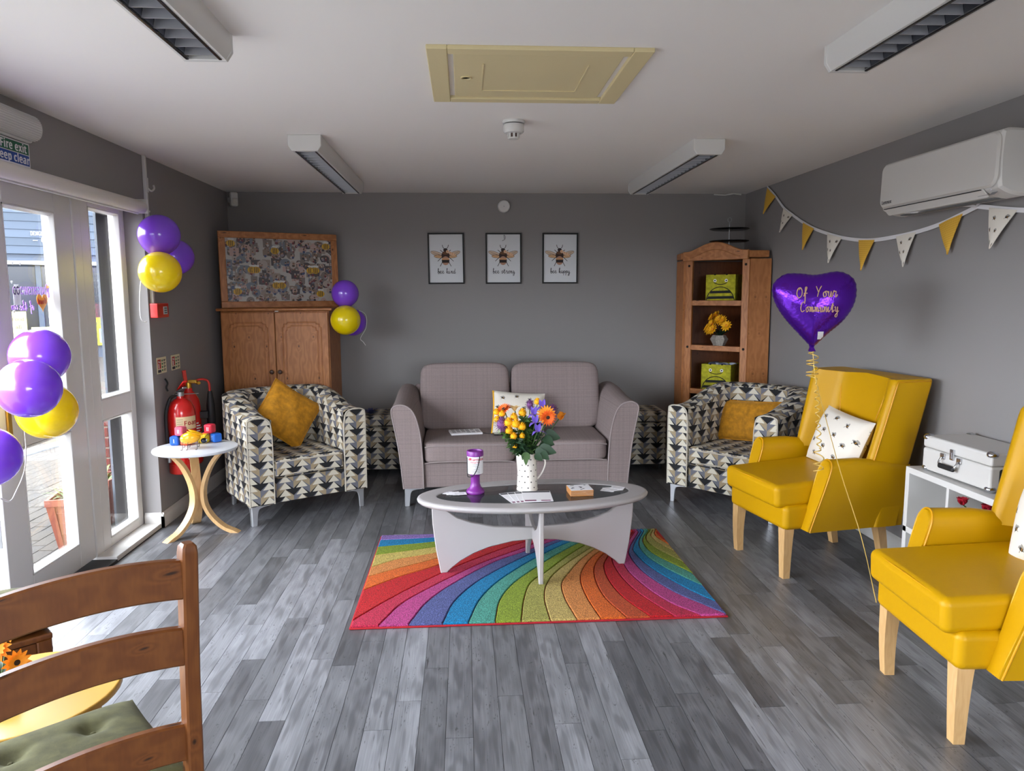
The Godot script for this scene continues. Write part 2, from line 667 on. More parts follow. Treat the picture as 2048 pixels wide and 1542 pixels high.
func _ready() -> void:
	rng.seed = 7
	# camera
	var cam := Camera3D.new()
	cam.name = "camera"
	cam.fov = 55.04
	cam.near = 0.05
	cam.far = 200.0
	cam.position = Vector3(0, 1.5, 0)
	cam.rotation = Vector3(deg_to_rad(-7.0), deg_to_rad(-3.67), deg_to_rad(-0.28))
	add_child(cam)
	cam.current = true
	# bright overcast sky
	var sky := ProceduralSkyMaterial.new()
	sky.sky_top_color = Color(0.93, 0.96, 1.0)
	sky.sky_horizon_color = Color(0.92, 0.95, 1.0)
	sky.ground_bottom_color = Color(0.3, 0.29, 0.28)
	sky.ground_horizon_color = Color(0.45, 0.44, 0.43)
	sky.sky_energy_multiplier = 1.0
	var env := Environment.new()
	env.background_mode = Environment.BG_SKY
	env.sky = Sky.new()
	env.sky.sky_material = sky
	env.background_energy_multiplier = 19.0
	env.tonemap_mode = Environment.TONE_MAPPER_LINEAR
	env.tonemap_exposure = 1.0
	env.sdfgi_enabled = true
	env.ssao_enabled = true
	env.ssil_enabled = true
	var we := WorldEnvironment.new()
	we.name = "daylight"
	we.environment = env
	add_child(we)
	# area lamp added to strengthen daylight at the open door, left out of view
	added_area_light("door_daylight_boost", Vector3(WL - 0.01, 1.02, -2.27), Vector2(1.55, 1.95), Vector3(0, -90, 0), 0.7)
	added_area_light("added_fill_left", Vector3(WL + 0.02, 1.45, 0.2), Vector2(1.9, 1.2), Vector3(0, -90, 0), 0.6)  # added lamp in the unseen left window, brightens the back wall
	added_area_light("added_fill_behind", Vector3(1.2, 1.5, ZF - 0.02), Vector2(1.9, 1.15), Vector3(0, 0, 0), 0.7)  # made-up source behind the camera, lifts the back and left walls

	make_textures()
	make_materials()
	room()
	windows()
	outside()
	ceiling_things()
	wall_things()
	cabinet()
	bookcase()
	sofa()
	tub_chairs()
	wing_chairs()
	rug()
	coffee_table()
	bouquet()
	side_table()
	extinguishers()
	air_conditioner()
	bunting()
	balloons()
	heart_balloon()
	cube_shelf()
	pine_set()

func added_area_light(called: String, at: Vector3, size: Vector2, turn: Vector3, energy: float) -> void:
	var l := AreaLight3D.new()
	l.name = called
	l.area_size = size
	l.area_normalize_energy = false
	l.light_color = Color(0.94, 0.97, 1.0)
	l.light_energy = energy
	l.shadow_enabled = true
	l.area_range = 14.0
	l.position = at
	l.rotation_degrees = turn
	add_child(l)

func make_textures() -> void:
	T.floor = wood_image(640, 192, 3, c8(106, 107, 110), c8(156, 157, 160), 1.5, 0.8, [], 0.4, 0.4)
	T.pine = wood_image(512, 224, 11, c8(154, 94, 50), c8(192, 130, 76), 6.0, 0.0, [[120, 60, 8], [330, 150, 9], [420, 40, 5], [60, 180, 6]], 0.5, 0.25)
	var im: Image = T.pine.get_image()
	im.rotate_90(CLOCKWISE)
	T.pine_v = ImageTexture.create_from_image(im)
	T.beech = wood_image(256, 128, 21, c8(196, 152, 98), c8(216, 178, 124), 5.0, 0.0, [], 0.35, 0.3)
	im = T.beech.get_image()
	im.rotate_90(CLOCKWISE)
	T.beech_v = ImageTexture.create_from_image(im)
	# linen weave
	var warp := PackedFloat32Array()
	var weft := PackedFloat32Array()
	for k in 256:
		warp.append(rng.randf())
		weft.append(rng.randf())
	var wn := noise(5, 0.06, 2)
	T.linen = image(256, 256, func(x, y):
		var a: float = warp[x] * (0.7 + 0.3 * wn.get_noise_2d(x * 9.0, y * 0.8))
		var b: float = weft[y] * (0.7 + 0.3 * wn.get_noise_2d(x * 0.8, y * 9.0))
		var s := 0.68 + 0.17 * a + 0.17 * b + rng.randf() * 0.14
		return Color(s, s * 0.985, s * 0.985))
	T.fuzz = image(256, 256, func(_x, _y):
		var s := clampf(0.62 + rng.randfn() * 0.17, 0.25, 1.0)
		return Color(s, s, s))
	var dn := noise(9, 0.03, 3)
	T.velvet = image(128, 128, func(x, y):
		var s := 0.82 + 0.16 * dn.get_noise_2d(x, y) + rng.randf() * 0.06
		return Color(s, s, s))
	# rows of triangles before chevrons, two columns by six rows
	var cream := c8(214, 207, 188)
	var hues := [c8(26, 26, 29), c8(112, 113, 122), c8(164, 146, 116)]
	T.arrows = image(192, 264, func(x, y):
		var col := int(x / 96)
		var u: float = (x % 96) / 96.0 - 0.5
		var row: float = y / 44.0
		var loc := fposmod(row, 1.0)
		if absf(u) < 0.36 * loc:
			var nn := 0.93 + 0.07 * rng.randf()
			return cream * nn
		# the chevrons hang between the columns; every third one is black
		var gap := (col if u < 0 else col + 1) % 2
		var chev := int(floor(row - absf(u) * 2.0 + 12.0)) + gap
		var c: Color = hues[0]
		if chev % 3 == 1:
			c = hues[1] if u < 0 else hues[2]
		elif chev % 3 == 2:
			c = hues[2] if u < 0 else hues[1]
		return c * (0.9 + 0.1 * rng.randf()))
	# small bees on off-white cotton
	im = Image.create_empty(256, 256, false, Image.FORMAT_RGB8)
	im.fill(c8(226, 219, 206))
	for b in [[50, 48, 0.3], [130, 36, -0.2], [206, 52, 0.8], [92, 106, 0.1], [172, 110, 0.5], [232, 140, 0.2], [50, 164, -0.4], [128, 176, 0.3], [206, 204, 0.0], [78, 222, 0.4], [20, 106, 0.6]]:
		var q := Vector2(b[0], b[1])
		var r: float = b[2]
		oval(im, q.x - 6 * cos(r) , q.y - 7, 9, 4, c8(150, 146, 140), r - 0.6)
		oval(im, q.x + 7 * cos(r), q.y - 7, 9, 4, c8(150, 146, 140), r + 0.6)
		oval(im, q.x, q.y, 9, 5.5, c8(46, 40, 38), r)
		oval(im, q.x + 2, q.y, 2.4, 5, c8(150, 110, 40), r)
		line(im, q + Vector2(-8, 3), q + Vector2(-12, 9), 1.5, c8(50, 46, 44))
		line(im, q + Vector2(6, 3), q + Vector2(11, 9), 1.5, c8(50, 46, 44))
	T.bees = ImageTexture.create_from_image(im)
	# honeycomb cloth of the yellow pennants
	T.comb = image(64, 64, func(x, y):
		var q := fposmod(y / 16.0, 1.0)
		var s := absf(fposmod(x / 16.0 + (0.5 if int(y / 16) % 2 else 0.0), 1.0) - 0.5)
		return c8(226, 178, 66) if s + q * 0.4 < 0.5 else c8(206, 156, 48))
	var sp := noise(31, 0.11, 4)
	T.speck = image(128, 128, func(x, y):
		var s := clampf(0.78 + 0.3 * sp.get_noise_2d(x, y) + rng.randfn() * 0.07, 0.3, 1.0)
		return Color(s, s * 0.98, s * 0.95))
	T.collage = collage_picture()
	T.bee = bee_picture()

func collage_picture() -> ImageTexture:
	var im := Image.create_empty(512, 300, false, Image.FORMAT_RGB8)
	im.fill(c8(196, 192, 186))
	var tones := [c8(132, 120, 114), c8(160, 146, 136), c8(84, 78, 80), c8(186, 172, 162), c8(124, 132, 142), c8(196, 166, 156), c8(146, 130, 116)]
	for k in 230:
		var x := rng.randf() * 512
		var y := rng.randf() * 300
		var rw := rng.randf_range(12, 25)
		var rh := rng.randf_range(11, 22)
		var c: Color = tones[rng.randi() % 7]
		if rng.randf() < 0.5:
			oval(im, x, y, rw, rh, c)
		else:
			fill(im, PackedVector2Array([Vector2(x - rw, y - rh), Vector2(x + rw, y - rh * 0.9), Vector2(x + rw * 0.9, y + rh), Vector2(x - rw, y + rh * 0.9)]), c)
		for j in 3:
			var px := x + rng.randf_range(-0.6, 0.6) * rw
			var py := y + rng.randf_range(-0.3, 0.5) * rh
			var cloth: Color = [c8(60, 58, 66), c8(196, 190, 186), c8(120, 60, 66), c8(70, 84, 120), c8(150, 140, 150), c8(96, 84, 70)][rng.randi() % 6]
			oval(im, px, py + 7, 6, 6, cloth)
			oval(im, px, py - 2, 3.6, 4.4, c8(186, 144, 124))
			oval(im, px, py - 5.5, 4, 2.4, [c8(190, 186, 180), c8(70, 56, 48), c8(110, 84, 60)][rng.randi() % 3])
	for b in [[30, 30], [232, 60], [482, 34], [120, 150], [140, 150], [400, 150], [425, 150], [232, 222], [258, 222], [50, 250], [445, 262]]:
		oval(im, b[0], b[1], 20, 15, c8(226, 176, 48))
		for k in 3:
			line(im, Vector2(b[0] - 8 + k * 8, b[1] - 12), Vector2(b[0] - 8 + k * 8, b[1] + 12), 3, c8(44, 38, 34))
		oval(im, b[0] - 4, b[1] - 20, 8, 5, c8(226, 226, 222))
		oval(im, b[0] + 8, b[1] - 19, 8, 5, c8(226, 226, 222))
	return ImageTexture.create_from_image(im)

func bee_picture() -> ImageTexture:
	var im := Image.create_empty(256, 360, false, Image.FORMAT_RGB8)
	im.fill(c8(214, 216, 218))
	var ink := c8(36, 26, 24)
	var cx := 124.0
	for s in [-1.0, 1.0]:
		# wings, swept up and out
		for w in [[62, 146, 52, 15, -0.34, c8(206, 182, 158)], [50, 164, 36, 11, -0.05, c8(214, 170, 126)]]:
			oval(im, cx + s * w[0], w[1], w[2] + 2, w[3] + 2, c8(84, 66, 58), s * w[4])
			oval(im, cx + s * w[0], w[1], w[2], w[3], w[5], s * w[4])
		for k in 5:
			line(im, Vector2(cx + s * 22, 158), Vector2(cx + s * (108 - k * 9), 126 + k * 11), 1.4, c8(120, 92, 76))
		# legs and feelers
		for l in [[16, 136, 40, 116], [22, 166, 50, 190], [18, 186, 30, 216], [30, 216, 42, 238], [50, 190, 60, 200], [6, 110, 20, 94], [20, 94, 23, 78]]:
			line(im, Vector2(cx + s * l[0], l[1]), Vector2(cx + s * l[2], l[3]), 3.8, ink)
	oval(im, cx, 116, 16, 13, ink)
	oval(im, cx, 156, 31, 33, c8(54, 34, 26))
	oval(im, cx, 139, 25, 12, c8(104, 66, 40))
	oval(im, cx, 196, 29, 33, c8(176, 132, 108))
	fill(im, PackedVector2Array([Vector2(cx - 29, 190), Vector2(cx + 29, 190), Vector2(cx + 27, 211), Vector2(cx - 27, 211)]), ink)
	fill(im, PackedVector2Array([Vector2(cx - 27, 178), Vector2(cx + 27, 178), Vector2(cx + 30, 188), Vector2(cx - 30, 188)]), c8(206, 152, 104))
	for f in [[140, 128, 10], [160, 138, 9], [176, 146, 10], [192, 152, 8]]:
		for k in 5:
			oval(im, f[0] + cos(TAU * k / 5) * f[2] * 0.7, f[1] + sin(TAU * k / 5) * f[2] * 0.7, f[2] * 0.55, f[2] * 0.55, c8(226, 186, 150))
		oval(im, f[0], f[1], f[2] * 0.35, f[2] * 0.35, c8(170, 96, 40))
	return ImageTexture.create_from_image(im)

func make_materials() -> void:
	var pn := noise(2, 0.06, 3)
	T.plaster = image(128, 128, func(x, y):
		# blended over the edges so that it repeats
		var e := smoothstep(96.0, 128.0, x)
		var f := smoothstep(96.0, 128.0, y)
		var v: float = 0.5 + 0.5 * lerpf(lerpf(pn.get_noise_2d(x, y), pn.get_noise_2d(x - 128, y), e), lerpf(pn.get_noise_2d(x, y - 128), pn.get_noise_2d(x - 128, y - 128), e), f)
		return Color(v, v, v))
	mat("wall_paint", c8(140, 136, 135), 0.8)
	mat("ceiling_paint", c8(243, 239, 234), 0.9)
	mat("white_gloss", c8(208, 205, 200), 0.35)
	mat("white_plastic", c8(214, 212, 208), 0.4)
	mat("upvc", c8(222, 220, 216), 0.32)
	mat("black_rubber", c8(22, 22, 24), 0.6)
	mat("black_gloss", c8(20, 20, 22), 0.25)
	mat("glass", c8(120, 130, 130), 0.02, {"alpha": 0.012})
	mat("smoked_glass", c8(38, 46, 48), 0.02, {"alpha": 0.5})
	mat("chrome", c8(206, 208, 212), 0.16, {"metal": 1.0})
	mat("leg_metal", c8(206, 208, 212), 0.3, {"metal": 0.75})
	mat("steel", c8(170, 172, 176), 0.32, {"metal": 1.0})
	mat("brass", c8(206, 164, 70), 0.3, {"metal": 1.0})
	for k in 6:
		var g: float = [0.74, 0.85, 0.93, 1.0, 1.07, 0.80][k]
		var c := Color(0.92 * g, 0.92 * g, 0.93 * g)
		mat("floor_plank_%d" % k, c, 0.38, {"tex": "floor", "spec": 0.75})
	mat("pine_h", Color.WHITE, 0.45, {"tex": "pine", "tri": Vector3(1.6, 4.0, 4.0)})
	mat("pine_v", Color.WHITE, 0.45, {"tex": "pine_v", "tri": Vector3(4.0, 1.6, 4.0)})
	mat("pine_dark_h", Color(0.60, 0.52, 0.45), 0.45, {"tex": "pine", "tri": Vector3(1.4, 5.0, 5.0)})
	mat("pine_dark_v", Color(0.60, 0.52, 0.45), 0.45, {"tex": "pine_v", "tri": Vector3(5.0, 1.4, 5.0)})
	mat("pine_brown_h", Color(0.64, 0.58, 0.46), 0.4, {"tex": "pine", "tri": Vector3(1.6, 4.0, 4.0)})
	mat("pine_brown_v", Color(0.64, 0.58, 0.46), 0.4, {"tex": "pine_v", "tri": Vector3(4.0, 1.6, 4.0)})
	mat("beech_v", Color.WHITE, 0.42, {"tex": "beech_v", "tri": Vector3(6, 2, 6)})
	mat("linen", c8(158, 144, 141), 0.95, {"tex": "linen", "tri": Vector3(4.2, 4.2, 4.2), "bump": "linen", "bump_scale": 0.05})
	mat("arrow_cloth", Color.WHITE, 0.9, {"tex": "arrows", "uv": Vector3(1.0 / 0.23, 1.0 / 0.285, 1)})
	mat("arrow_cloth_tri", Color.WHITE, 0.9, {"tex": "arrows", "tri": Vector3(1.0 / 0.23, 1.0 / 0.285, 1.0 / 0.23)})
	mat("pipe_cloth", c8(190, 182, 166), 0.9)
	mat("mustard_velvet", c8(214, 146, 16), 0.85, {"tex": "velvet", "tri": Vector3(5, 5, 5), "rim": 0.5})
	mat("bee_cotton", Color.WHITE, 0.92, {"tex": "bees", "uv": Vector3(1.15, 1.0, 1)})
	mat("bee_cotton_large", Color.WHITE, 0.92, {"tex": "bees", "uv": Vector3(0.36, 0.4, 1)})
	mat("yellow_vinyl", c8(192, 144, 0), 0.42, {"spec": 0.35, "bump": "plaster", "bump_scale": 0.02, "tri": Vector3(6, 6, 6)})
	mat("yellow_piping", c8(206, 146, 0), 0.4)
	mat("olive_cotton", c8(88, 86, 50), 0.95, {"tex": "velvet", "tri": Vector3(4, 4, 4)})
	mat("grey_paint", c8(166, 161, 160), 0.4)
	mat("red_gloss", c8(200, 22, 18), 0.22, {"coat": 0.6})
	mat("balloon_purple", c8(132, 70, 214), 0.22, {"coat": 0.7, "back": Color(0.30, 0.14, 0.55)})
	mat("balloon_yellow", c8(244, 218, 0), 0.22, {"coat": 0.7, "back": Color(0.6, 0.5, 0.0)})
	mat("foil_purple", c8(92, 30, 168), 0.22, {"metal": 0.75, "bump": "plaster", "bump_scale": 0.12, "tri": Vector3(5, 5, 5)})
	mat("gold_ribbon", c8(236, 200, 110), 0.3, {"metal": 0.5})
	mat("white_ribbon", c8(232, 230, 232), 0.35)
	mat("leaf_green", c8(62, 92, 40), 0.55, {"back": Color(0.08, 0.14, 0.02)})
	mat("leaf_dark", c8(32, 58, 34), 0.5, {"back": Color(0.03, 0.07, 0.02)})
	mat("leaf_bright", c8(120, 168, 50), 0.5, {"back": Color(0.2, 0.3, 0.05)})
	mat("flower_yellow", c8(240, 178, 10), 0.7, {"back": Color(0.3, 0.2, 0.0)})
	mat("flower_orange", c8(232, 96, 20), 0.7, {"back": Color(0.25, 0.08, 0.0)})
	mat("flower_amber", c8(240, 150, 30), 0.7, {"back": Color(0.25, 0.12, 0.0)})
	mat("flower_violet", c8(112, 86, 190), 0.7, {"back": Color(0.12, 0.08, 0.25)})
	mat("flower_plum", c8(126, 76, 132), 0.8)
	mat("flower_brown", c8(46, 30, 20), 0.9)
	mat("paper", c8(232, 230, 232), 0.7)
	mat("ink", c8(50, 48, 56), 0.7)
	mat("terracotta", c8(112, 54, 34), 0.6)
	mat("planter_leaf", c8(74, 102, 30), 0.5)
	mat("cork", c8(176, 120, 66), 0.9)

# ---------------------------------------------------------------- room shell
func room() -> void:
	var g := G.new()
	g.box(V(WR - WL + 0.5, 0.1, ZF - ZB + 0.5), V((WR + WL) / 2, -0.056, (ZF + ZB) / 2))
	var fl := struct("floor", g, mat("floor_bed", c8(44, 44, 46), 0.7))
	# laminate strips, random lengths, laid towards the back wall
	var w := 0.0952
	var x := WL
	var count := 0
	while x < WR - 0.002:
		var ww := minf(w, WR - x)
		var z := ZB - rng.randf() * 0.7
		while z < -1.95:
			var l := rng.randf_range(0.55, 1.25)
			var z0 := maxf(z, ZB)
			var z1 := z + l
			if z1 > -2.15:
				z1 = ZF
			if z1 - z0 > 0.05:
				var y := 0.0
				var p := G.new()
				var ox := rng.randf()
				var oy := rng.randf()
				var len := z1 - z0
				var e := 0.0008
				var a := V(x + e, y, z0 + e)
				var b := V(x + ww - e, y, z1 - e)
				var uv := func(q: Vector3): return Vector2(ox + (q.z - z0) / 1.35, oy + (q.x - x) / 0.42)
				var c := [V(a.x, y, a.z), V(b.x, y, a.z), V(b.x, y, b.z), V(a.x, y, b.z)]
				var k0 := p.v.size()
				for q in c:
					p.p(q, Vector3.UP, uv.call(q))
				p.quad(k0, k0 + 1, k0 + 2, k0 + 3)
				for k in 4:
					var q0: Vector3 = c[k]
					var q1: Vector3 = c[(k + 1) % 4]
					var nn := (q0 + q1) * 0.5 - (a + b) * 0.5
					nn = V(signf(nn.x), 0, 0) if k % 2 else V(0, 0, signf(nn.z))
					k0 = p.v.size()
					for q in [q0, q1, q1 - V(0, 0.005, 0), q0 - V(0, 0.005, 0)]:
						p.p(q, nn, uv.call(q))
					p.quad(k0, k0 + 1, k0 + 2, k0 + 3)
				obj("floor_plank", p, M["floor_plank_%d" % (rng.randi() % 6)], fl)
				count += 1
			z += l
		x += w
	var wp: Material = M.wall_paint
	g = G.new()
	g.box(V(WR - WL + 0.5, HC + 0.1, 0.2), V((WR + WL) / 2, HC / 2, ZB - 0.1))
	struct("wall_back", g, wp)
	g = G.new()
	g.box(V(0.2, HC + 0.1, ZF - ZB + 0.2), V(WR + 0.1, HC / 2, (ZF + ZB) / 2))
	struct("wall_right", g, wp)
	g = G.new()
	for s in [[ZB - 0.1, -4.83, -0.05, HC], [-4.83, -1.45, 2.045, HC], [-1.45, -0.85, -0.05, HC], [-0.85, 1.25, -0.05, 0.85], [-0.85, 1.25, 2.1, HC], [1.25, ZF + 0.1, -0.05, HC]]:
		g.box(V(0.285, s[3] - s[2], s[1] - s[0]), V(WL - 0.1425, (s[2] + s[3]) / 2, (s[0] + s[1]) / 2), 0.0005)
	struct("wall_left", g, wp)
	g = G.new()
	for q in [[WL - 0.25, 0.2, -0.05, HC], [0.2, 2.2, -0.05, 0.9], [0.2, 2.2, 2.1, HC], [2.2, WR + 0.2, -0.05, HC]]:  # opening on the right added to admit light from behind
		g.box(V(q[1] - q[0], q[3] - q[2], 0.2), V((q[0] + q[1]) / 2, (q[2] + q[3]) / 2, ZF + 0.1), 0.0005)
	struct("wall_behind", g, wp)
	g = G.new()
	g.box(V(WR - WL + 0.6, 0.15, ZF - ZB + 0.6), V((WR + WL) / 2, HC + 0.075, (ZF + ZB) / 2))
	struct("ceiling", g, M.ceiling_paint)
	# skirting with a rounded top
	var sk := poly([0, 0.002, 0.016, 0.002, 0.016, 0.078, 0.012, 0.088, 0.007, 0.094, 0.005, 0.1, 0, 0.1])
	g = G.new()
	g.prism(sk, 1.716, 0, Transform3D(Basis(Vector3.RIGHT, Vector3.UP, Vector3.BACK), V(WL, 0, ZB)))
	g.prism(sk, 0.12, 0, Transform3D(Basis(Vector3.BACK, Vector3.UP, Vector3.LEFT), V(WL + 0.016, 0, -4.83)))
	struct("baseboard_left", g, M.white_gloss)
	g = G.new()
	g.prism(sk, WR - WL, 0, Transform3D(Basis(Vector3.BACK, Vector3.UP, Vector3.LEFT), V(WR, 0, ZB)))
	struct("baseboard_back", g, M.white_gloss)
	g = G.new()
	g.prism(sk, 6.5, 0, Transform3D(Basis(Vector3.LEFT, Vector3.UP, Vector3.FORWARD), V(WR, 0, 0)))
	struct("baseboard_right", g, M.white_gloss)

# frame of bars in the y-z plane; bars [z0, z1, y0, y1], inner face at x, depth d outwards
func bars(a: Array, x: float, d: float, r := 0.006) -> G:
	var g := G.new()
	for b in a:
		g.box(V(d, b[3] - b[2], b[1] - b[0]), V(x - d / 2, (b[2] + b[3]) / 2, (b[0] + b[1]) / 2), r)
	return g

func bead(parent: Node, z0: float, z1: float, y0: float, y1: float, x: float) -> void:
	# moulded bead round a pane, sloping down to the glass
	var g := G.new()
	var s := poly([0.0, 0.0, 0.006, 0.0, 0.010, -0.004, 0.011, -0.010, 0.016, -0.016, 0.018, -0.03, 0.0, -0.03])
	var c := [V(x, y0, z0), V(x, y0, z1), V(x, y1, z1), V(x, y1, z0)]
	for k in 4:
		var a: Vector3 = c[k]
		var b: Vector3 = c[(k + 1) % 4]
		var d := (b - a).normalized()
		var inn := d.cross(Vector3.RIGHT)
		if inn.dot((c[0] + c[2]) * 0.5 - a) < 0:
			inn = -inn
		g.prism(s, a.distance_to(b), 0, Transform3D(Basis(inn, Vector3.RIGHT, d), a))
	obj("glazing_bead", g, M.upvc, parent)
	g = G.new()
	g.box(V(0.012, y1 - y0 - 0.01, z1 - z0 - 0.01), V(x - 0.034, (y0 + y1) / 2, (z0 + z1) / 2), 0.001)
	obj("pane", g, M.glass, parent)

func windows() -> void:
	var X := -2.10
	# fixed side light at the right of the door
	var o := Node3D.new()
	o.name = "window_1"
	add_child(o)
	o.set_meta("kind", "structure")
	obj("frame", bars([[-4.83, -4.765, 0.03, 2.06], [-4.385, -4.29, 0.03, 2.06], [-4.765, -4.385, 2.005, 2.06], [-4.765, -4.385, 0.785, 0.905], [-4.765, -4.385, 0.03, 0.085]], X, 0.07), M.upvc, o)
	obj("door_jamb", bars([[-4.287, -4.202, 0.0, 2.06]], X + 0.004, 0.075), M.upvc, o)
	bead(o, -4.765, -4.385, 0.085, 0.785, X)
	bead(o, -4.765, -4.385, 0.905, 2.005, X)
	# glazed door leaf, shut; its neighbour stands open out of the picture
	var d := Node3D.new()
	d.name = "door_1"
	add_child(d)
	d.set_meta("kind", "structure")
	obj("leaf_frame", bars([[-4.196, -4.035, 0.03, 2.03], [-3.595, -3.41, 0.03, 2.03], [-4.035, -3.595, 1.93, 2.03], [-4.035, -3.595, 0.79, 0.96], [-4.035, -3.595, 0.03, 0.16]], X, 0.07), M.upvc, d)
	bead(d, -4.035, -3.595, 0.16, 0.79, X)
	bead(d, -4.035, -3.595, 0.96, 1.93, X)
	var g := G.new()
	g.box(V(0.026, 1.0, 0.003), V(X - 0.03, 0.86, -3.4085), 0.001)
	for y in [0.58, 0.51, 0.41, 0.72, 1.2]:
		g.box(V(0.010, 0.035, 0.002), V(X - 0.03, y, -3.4064), 0.0005)
	var lk := obj("lock_plate", g, M.steel, d)
	g = G.new()
	for y in [0.59, 0.515]:
		g.box(V(0.013, 0.042, 0.002), V(X - 0.03, y, -3.4058), 0.0005)
	obj("bolt_slot", g, M.black_rubber, lk)
	g = G.new()
	g.rbox(V(0.012, 0.21, 0.032), 0.005, Transform3D(Basis(), V(X + 0.006, 0.95, -3.50)))
	g.tube(path3([X + 0.008, 0.985, -3.50, X + 0.05, 0.985, -3.50, X + 0.055, 0.98, -3.53, X + 0.052, 0.975, -3.61]), 0.009, 8)
	obj("door_handle", g, M.brass, d)
	# lettering and hearts stuck on the outside of the pane, so mirrored from here
	var gx := X - 0.046
	var lilac := mat("vinyl_lilac", c8(176, 128, 220), 0.5)
	var orange := mat("vinyl_orange", c8(250, 160, 20), 0.5)
	var tm := put("decal_lettering", text_mesh("KNIGHTSWOOD", "Droid Sans", 0.055, 0.001, false, 700), lilac, d)
	tm.position = V(gx, 1.53, -3.855)
	tm.rotation_degrees = V(0, -90, 0)
	tm.scale = V(0.75, 1, 1)
	g = G.new()
	var hp := heart_outline(0.1, 0.1)
	g.prism(hp, 0.001, 0, Transform3D(Basis(Vector3.FORWARD, Vector3.UP, Vector3.RIGHT), V(gx, 1.47, -3.945)))
	g.prism(heart_outline(0.028, 0.032), 0.001, 0, Transform3D(Basis(Vector3.FORWARD, Vector3.UP, Vector3.RIGHT), V(gx + 0.001, 1.545, -4.005)))
	obj("decal_heart", g, orange, d)
	g = G.new()
	g.prism(heart_outline(0.04, 0.05), 0.0008, 0, Transform3D(Basis(Vector3.FORWARD, Vector3.UP, Vector3.RIGHT), V(gx, 1.545, -4.005)))
	g.tube(path3([gx, 1.545, -4.005, gx, 1.495, -4.005]), 0.007, 6)
	script_strokes(g, "the", 0.034, 0.0024, func(x, y): return V(gx, 1.435 + y, -4.115 + x))
	script_strokes(g, "of the", 0.03, 0.0024, func(x, y): return V(gx, 1.435 + y, -3.87 + x))
	script_strokes(g, "community", 0.026, 0.0022, func(x, y): return V(gx, 1.44 + y, -3.735 + x))
	obj("decal_script", g, lilac, d)
	g = G.new()
	script_strokes(g, "Heart", 0.022, 0.002, func(x, y): return V(gx + 0.002, 1.465 + y, -3.98 + x))
	obj("decal_heart_word", g, mat("vinyl_red", c8(196, 60, 20), 0.5), d)
	g = G.new()
	g.box(V(0.001, 0.075, 0.06), V(gx, 1.5, -3.735))
	g.box(V(0.001, 0.02, 0.035), V(gx, 1.55, -3.735))
	for q in [[1.525, -3.79, 0.018], [1.43, -3.70, 0.02], [1.66, -3.72, 0.016], [1.66, -3.78, 0.018], [1.57, -3.70, 0.016]]:
		g.prism(heart_outline(q[2], q[2]), 0.001, 0, Transform3D(Basis(Vector3.FORWARD, Vector3.UP, Vector3.RIGHT), V(gx, q[0], q[1])))
	obj("decal_white", g, mat("vinyl_white", c8(232, 232, 236), 0.5), d)
	# sill strip and threshold
	g = G.new()
	g.box(V(0.115, 0.03, 0.63), V(-2.045, 0.016, -4.515), 0.004)
	struct("trim_1", g, M.white_gloss)
	g = G.new()
	g.box(V(0.19, 0.02, 2.2), V(-2.08, 0.006, -3.1), 0.003)
	struct("trim_2", g, M.black_rubber)
	# windows out of the picture that let the daylight in
	o = Node3D.new()
	o.name = "window_2"
	add_child(o)
	o.set_meta("kind", "structure")
	obj("frame", bars([[-0.85, -0.78, 0.85, 2.1], [1.18, 1.25, 0.85, 2.1], [-0.78, 1.18, 2.03, 2.1], [-0.78, 1.18, 0.85, 0.92], [0.16, 0.24, 0.92, 2.03]], X, 0.07), M.upvc, o)

func heart_outline(w: float, h: float, n := 28) -> PackedVector2Array:
	var r := PackedVector2Array()
	for k in n:
		var a := TAU * k / n
		r.append(Vector2(0.5 * pow(sin(a), 3) * w, (0.40625 * cos(a) - 0.15625 * cos(2 * a) - 0.0625 * cos(3 * a) - 0.03125 * cos(4 * a) + 0.07) * h))
	return r

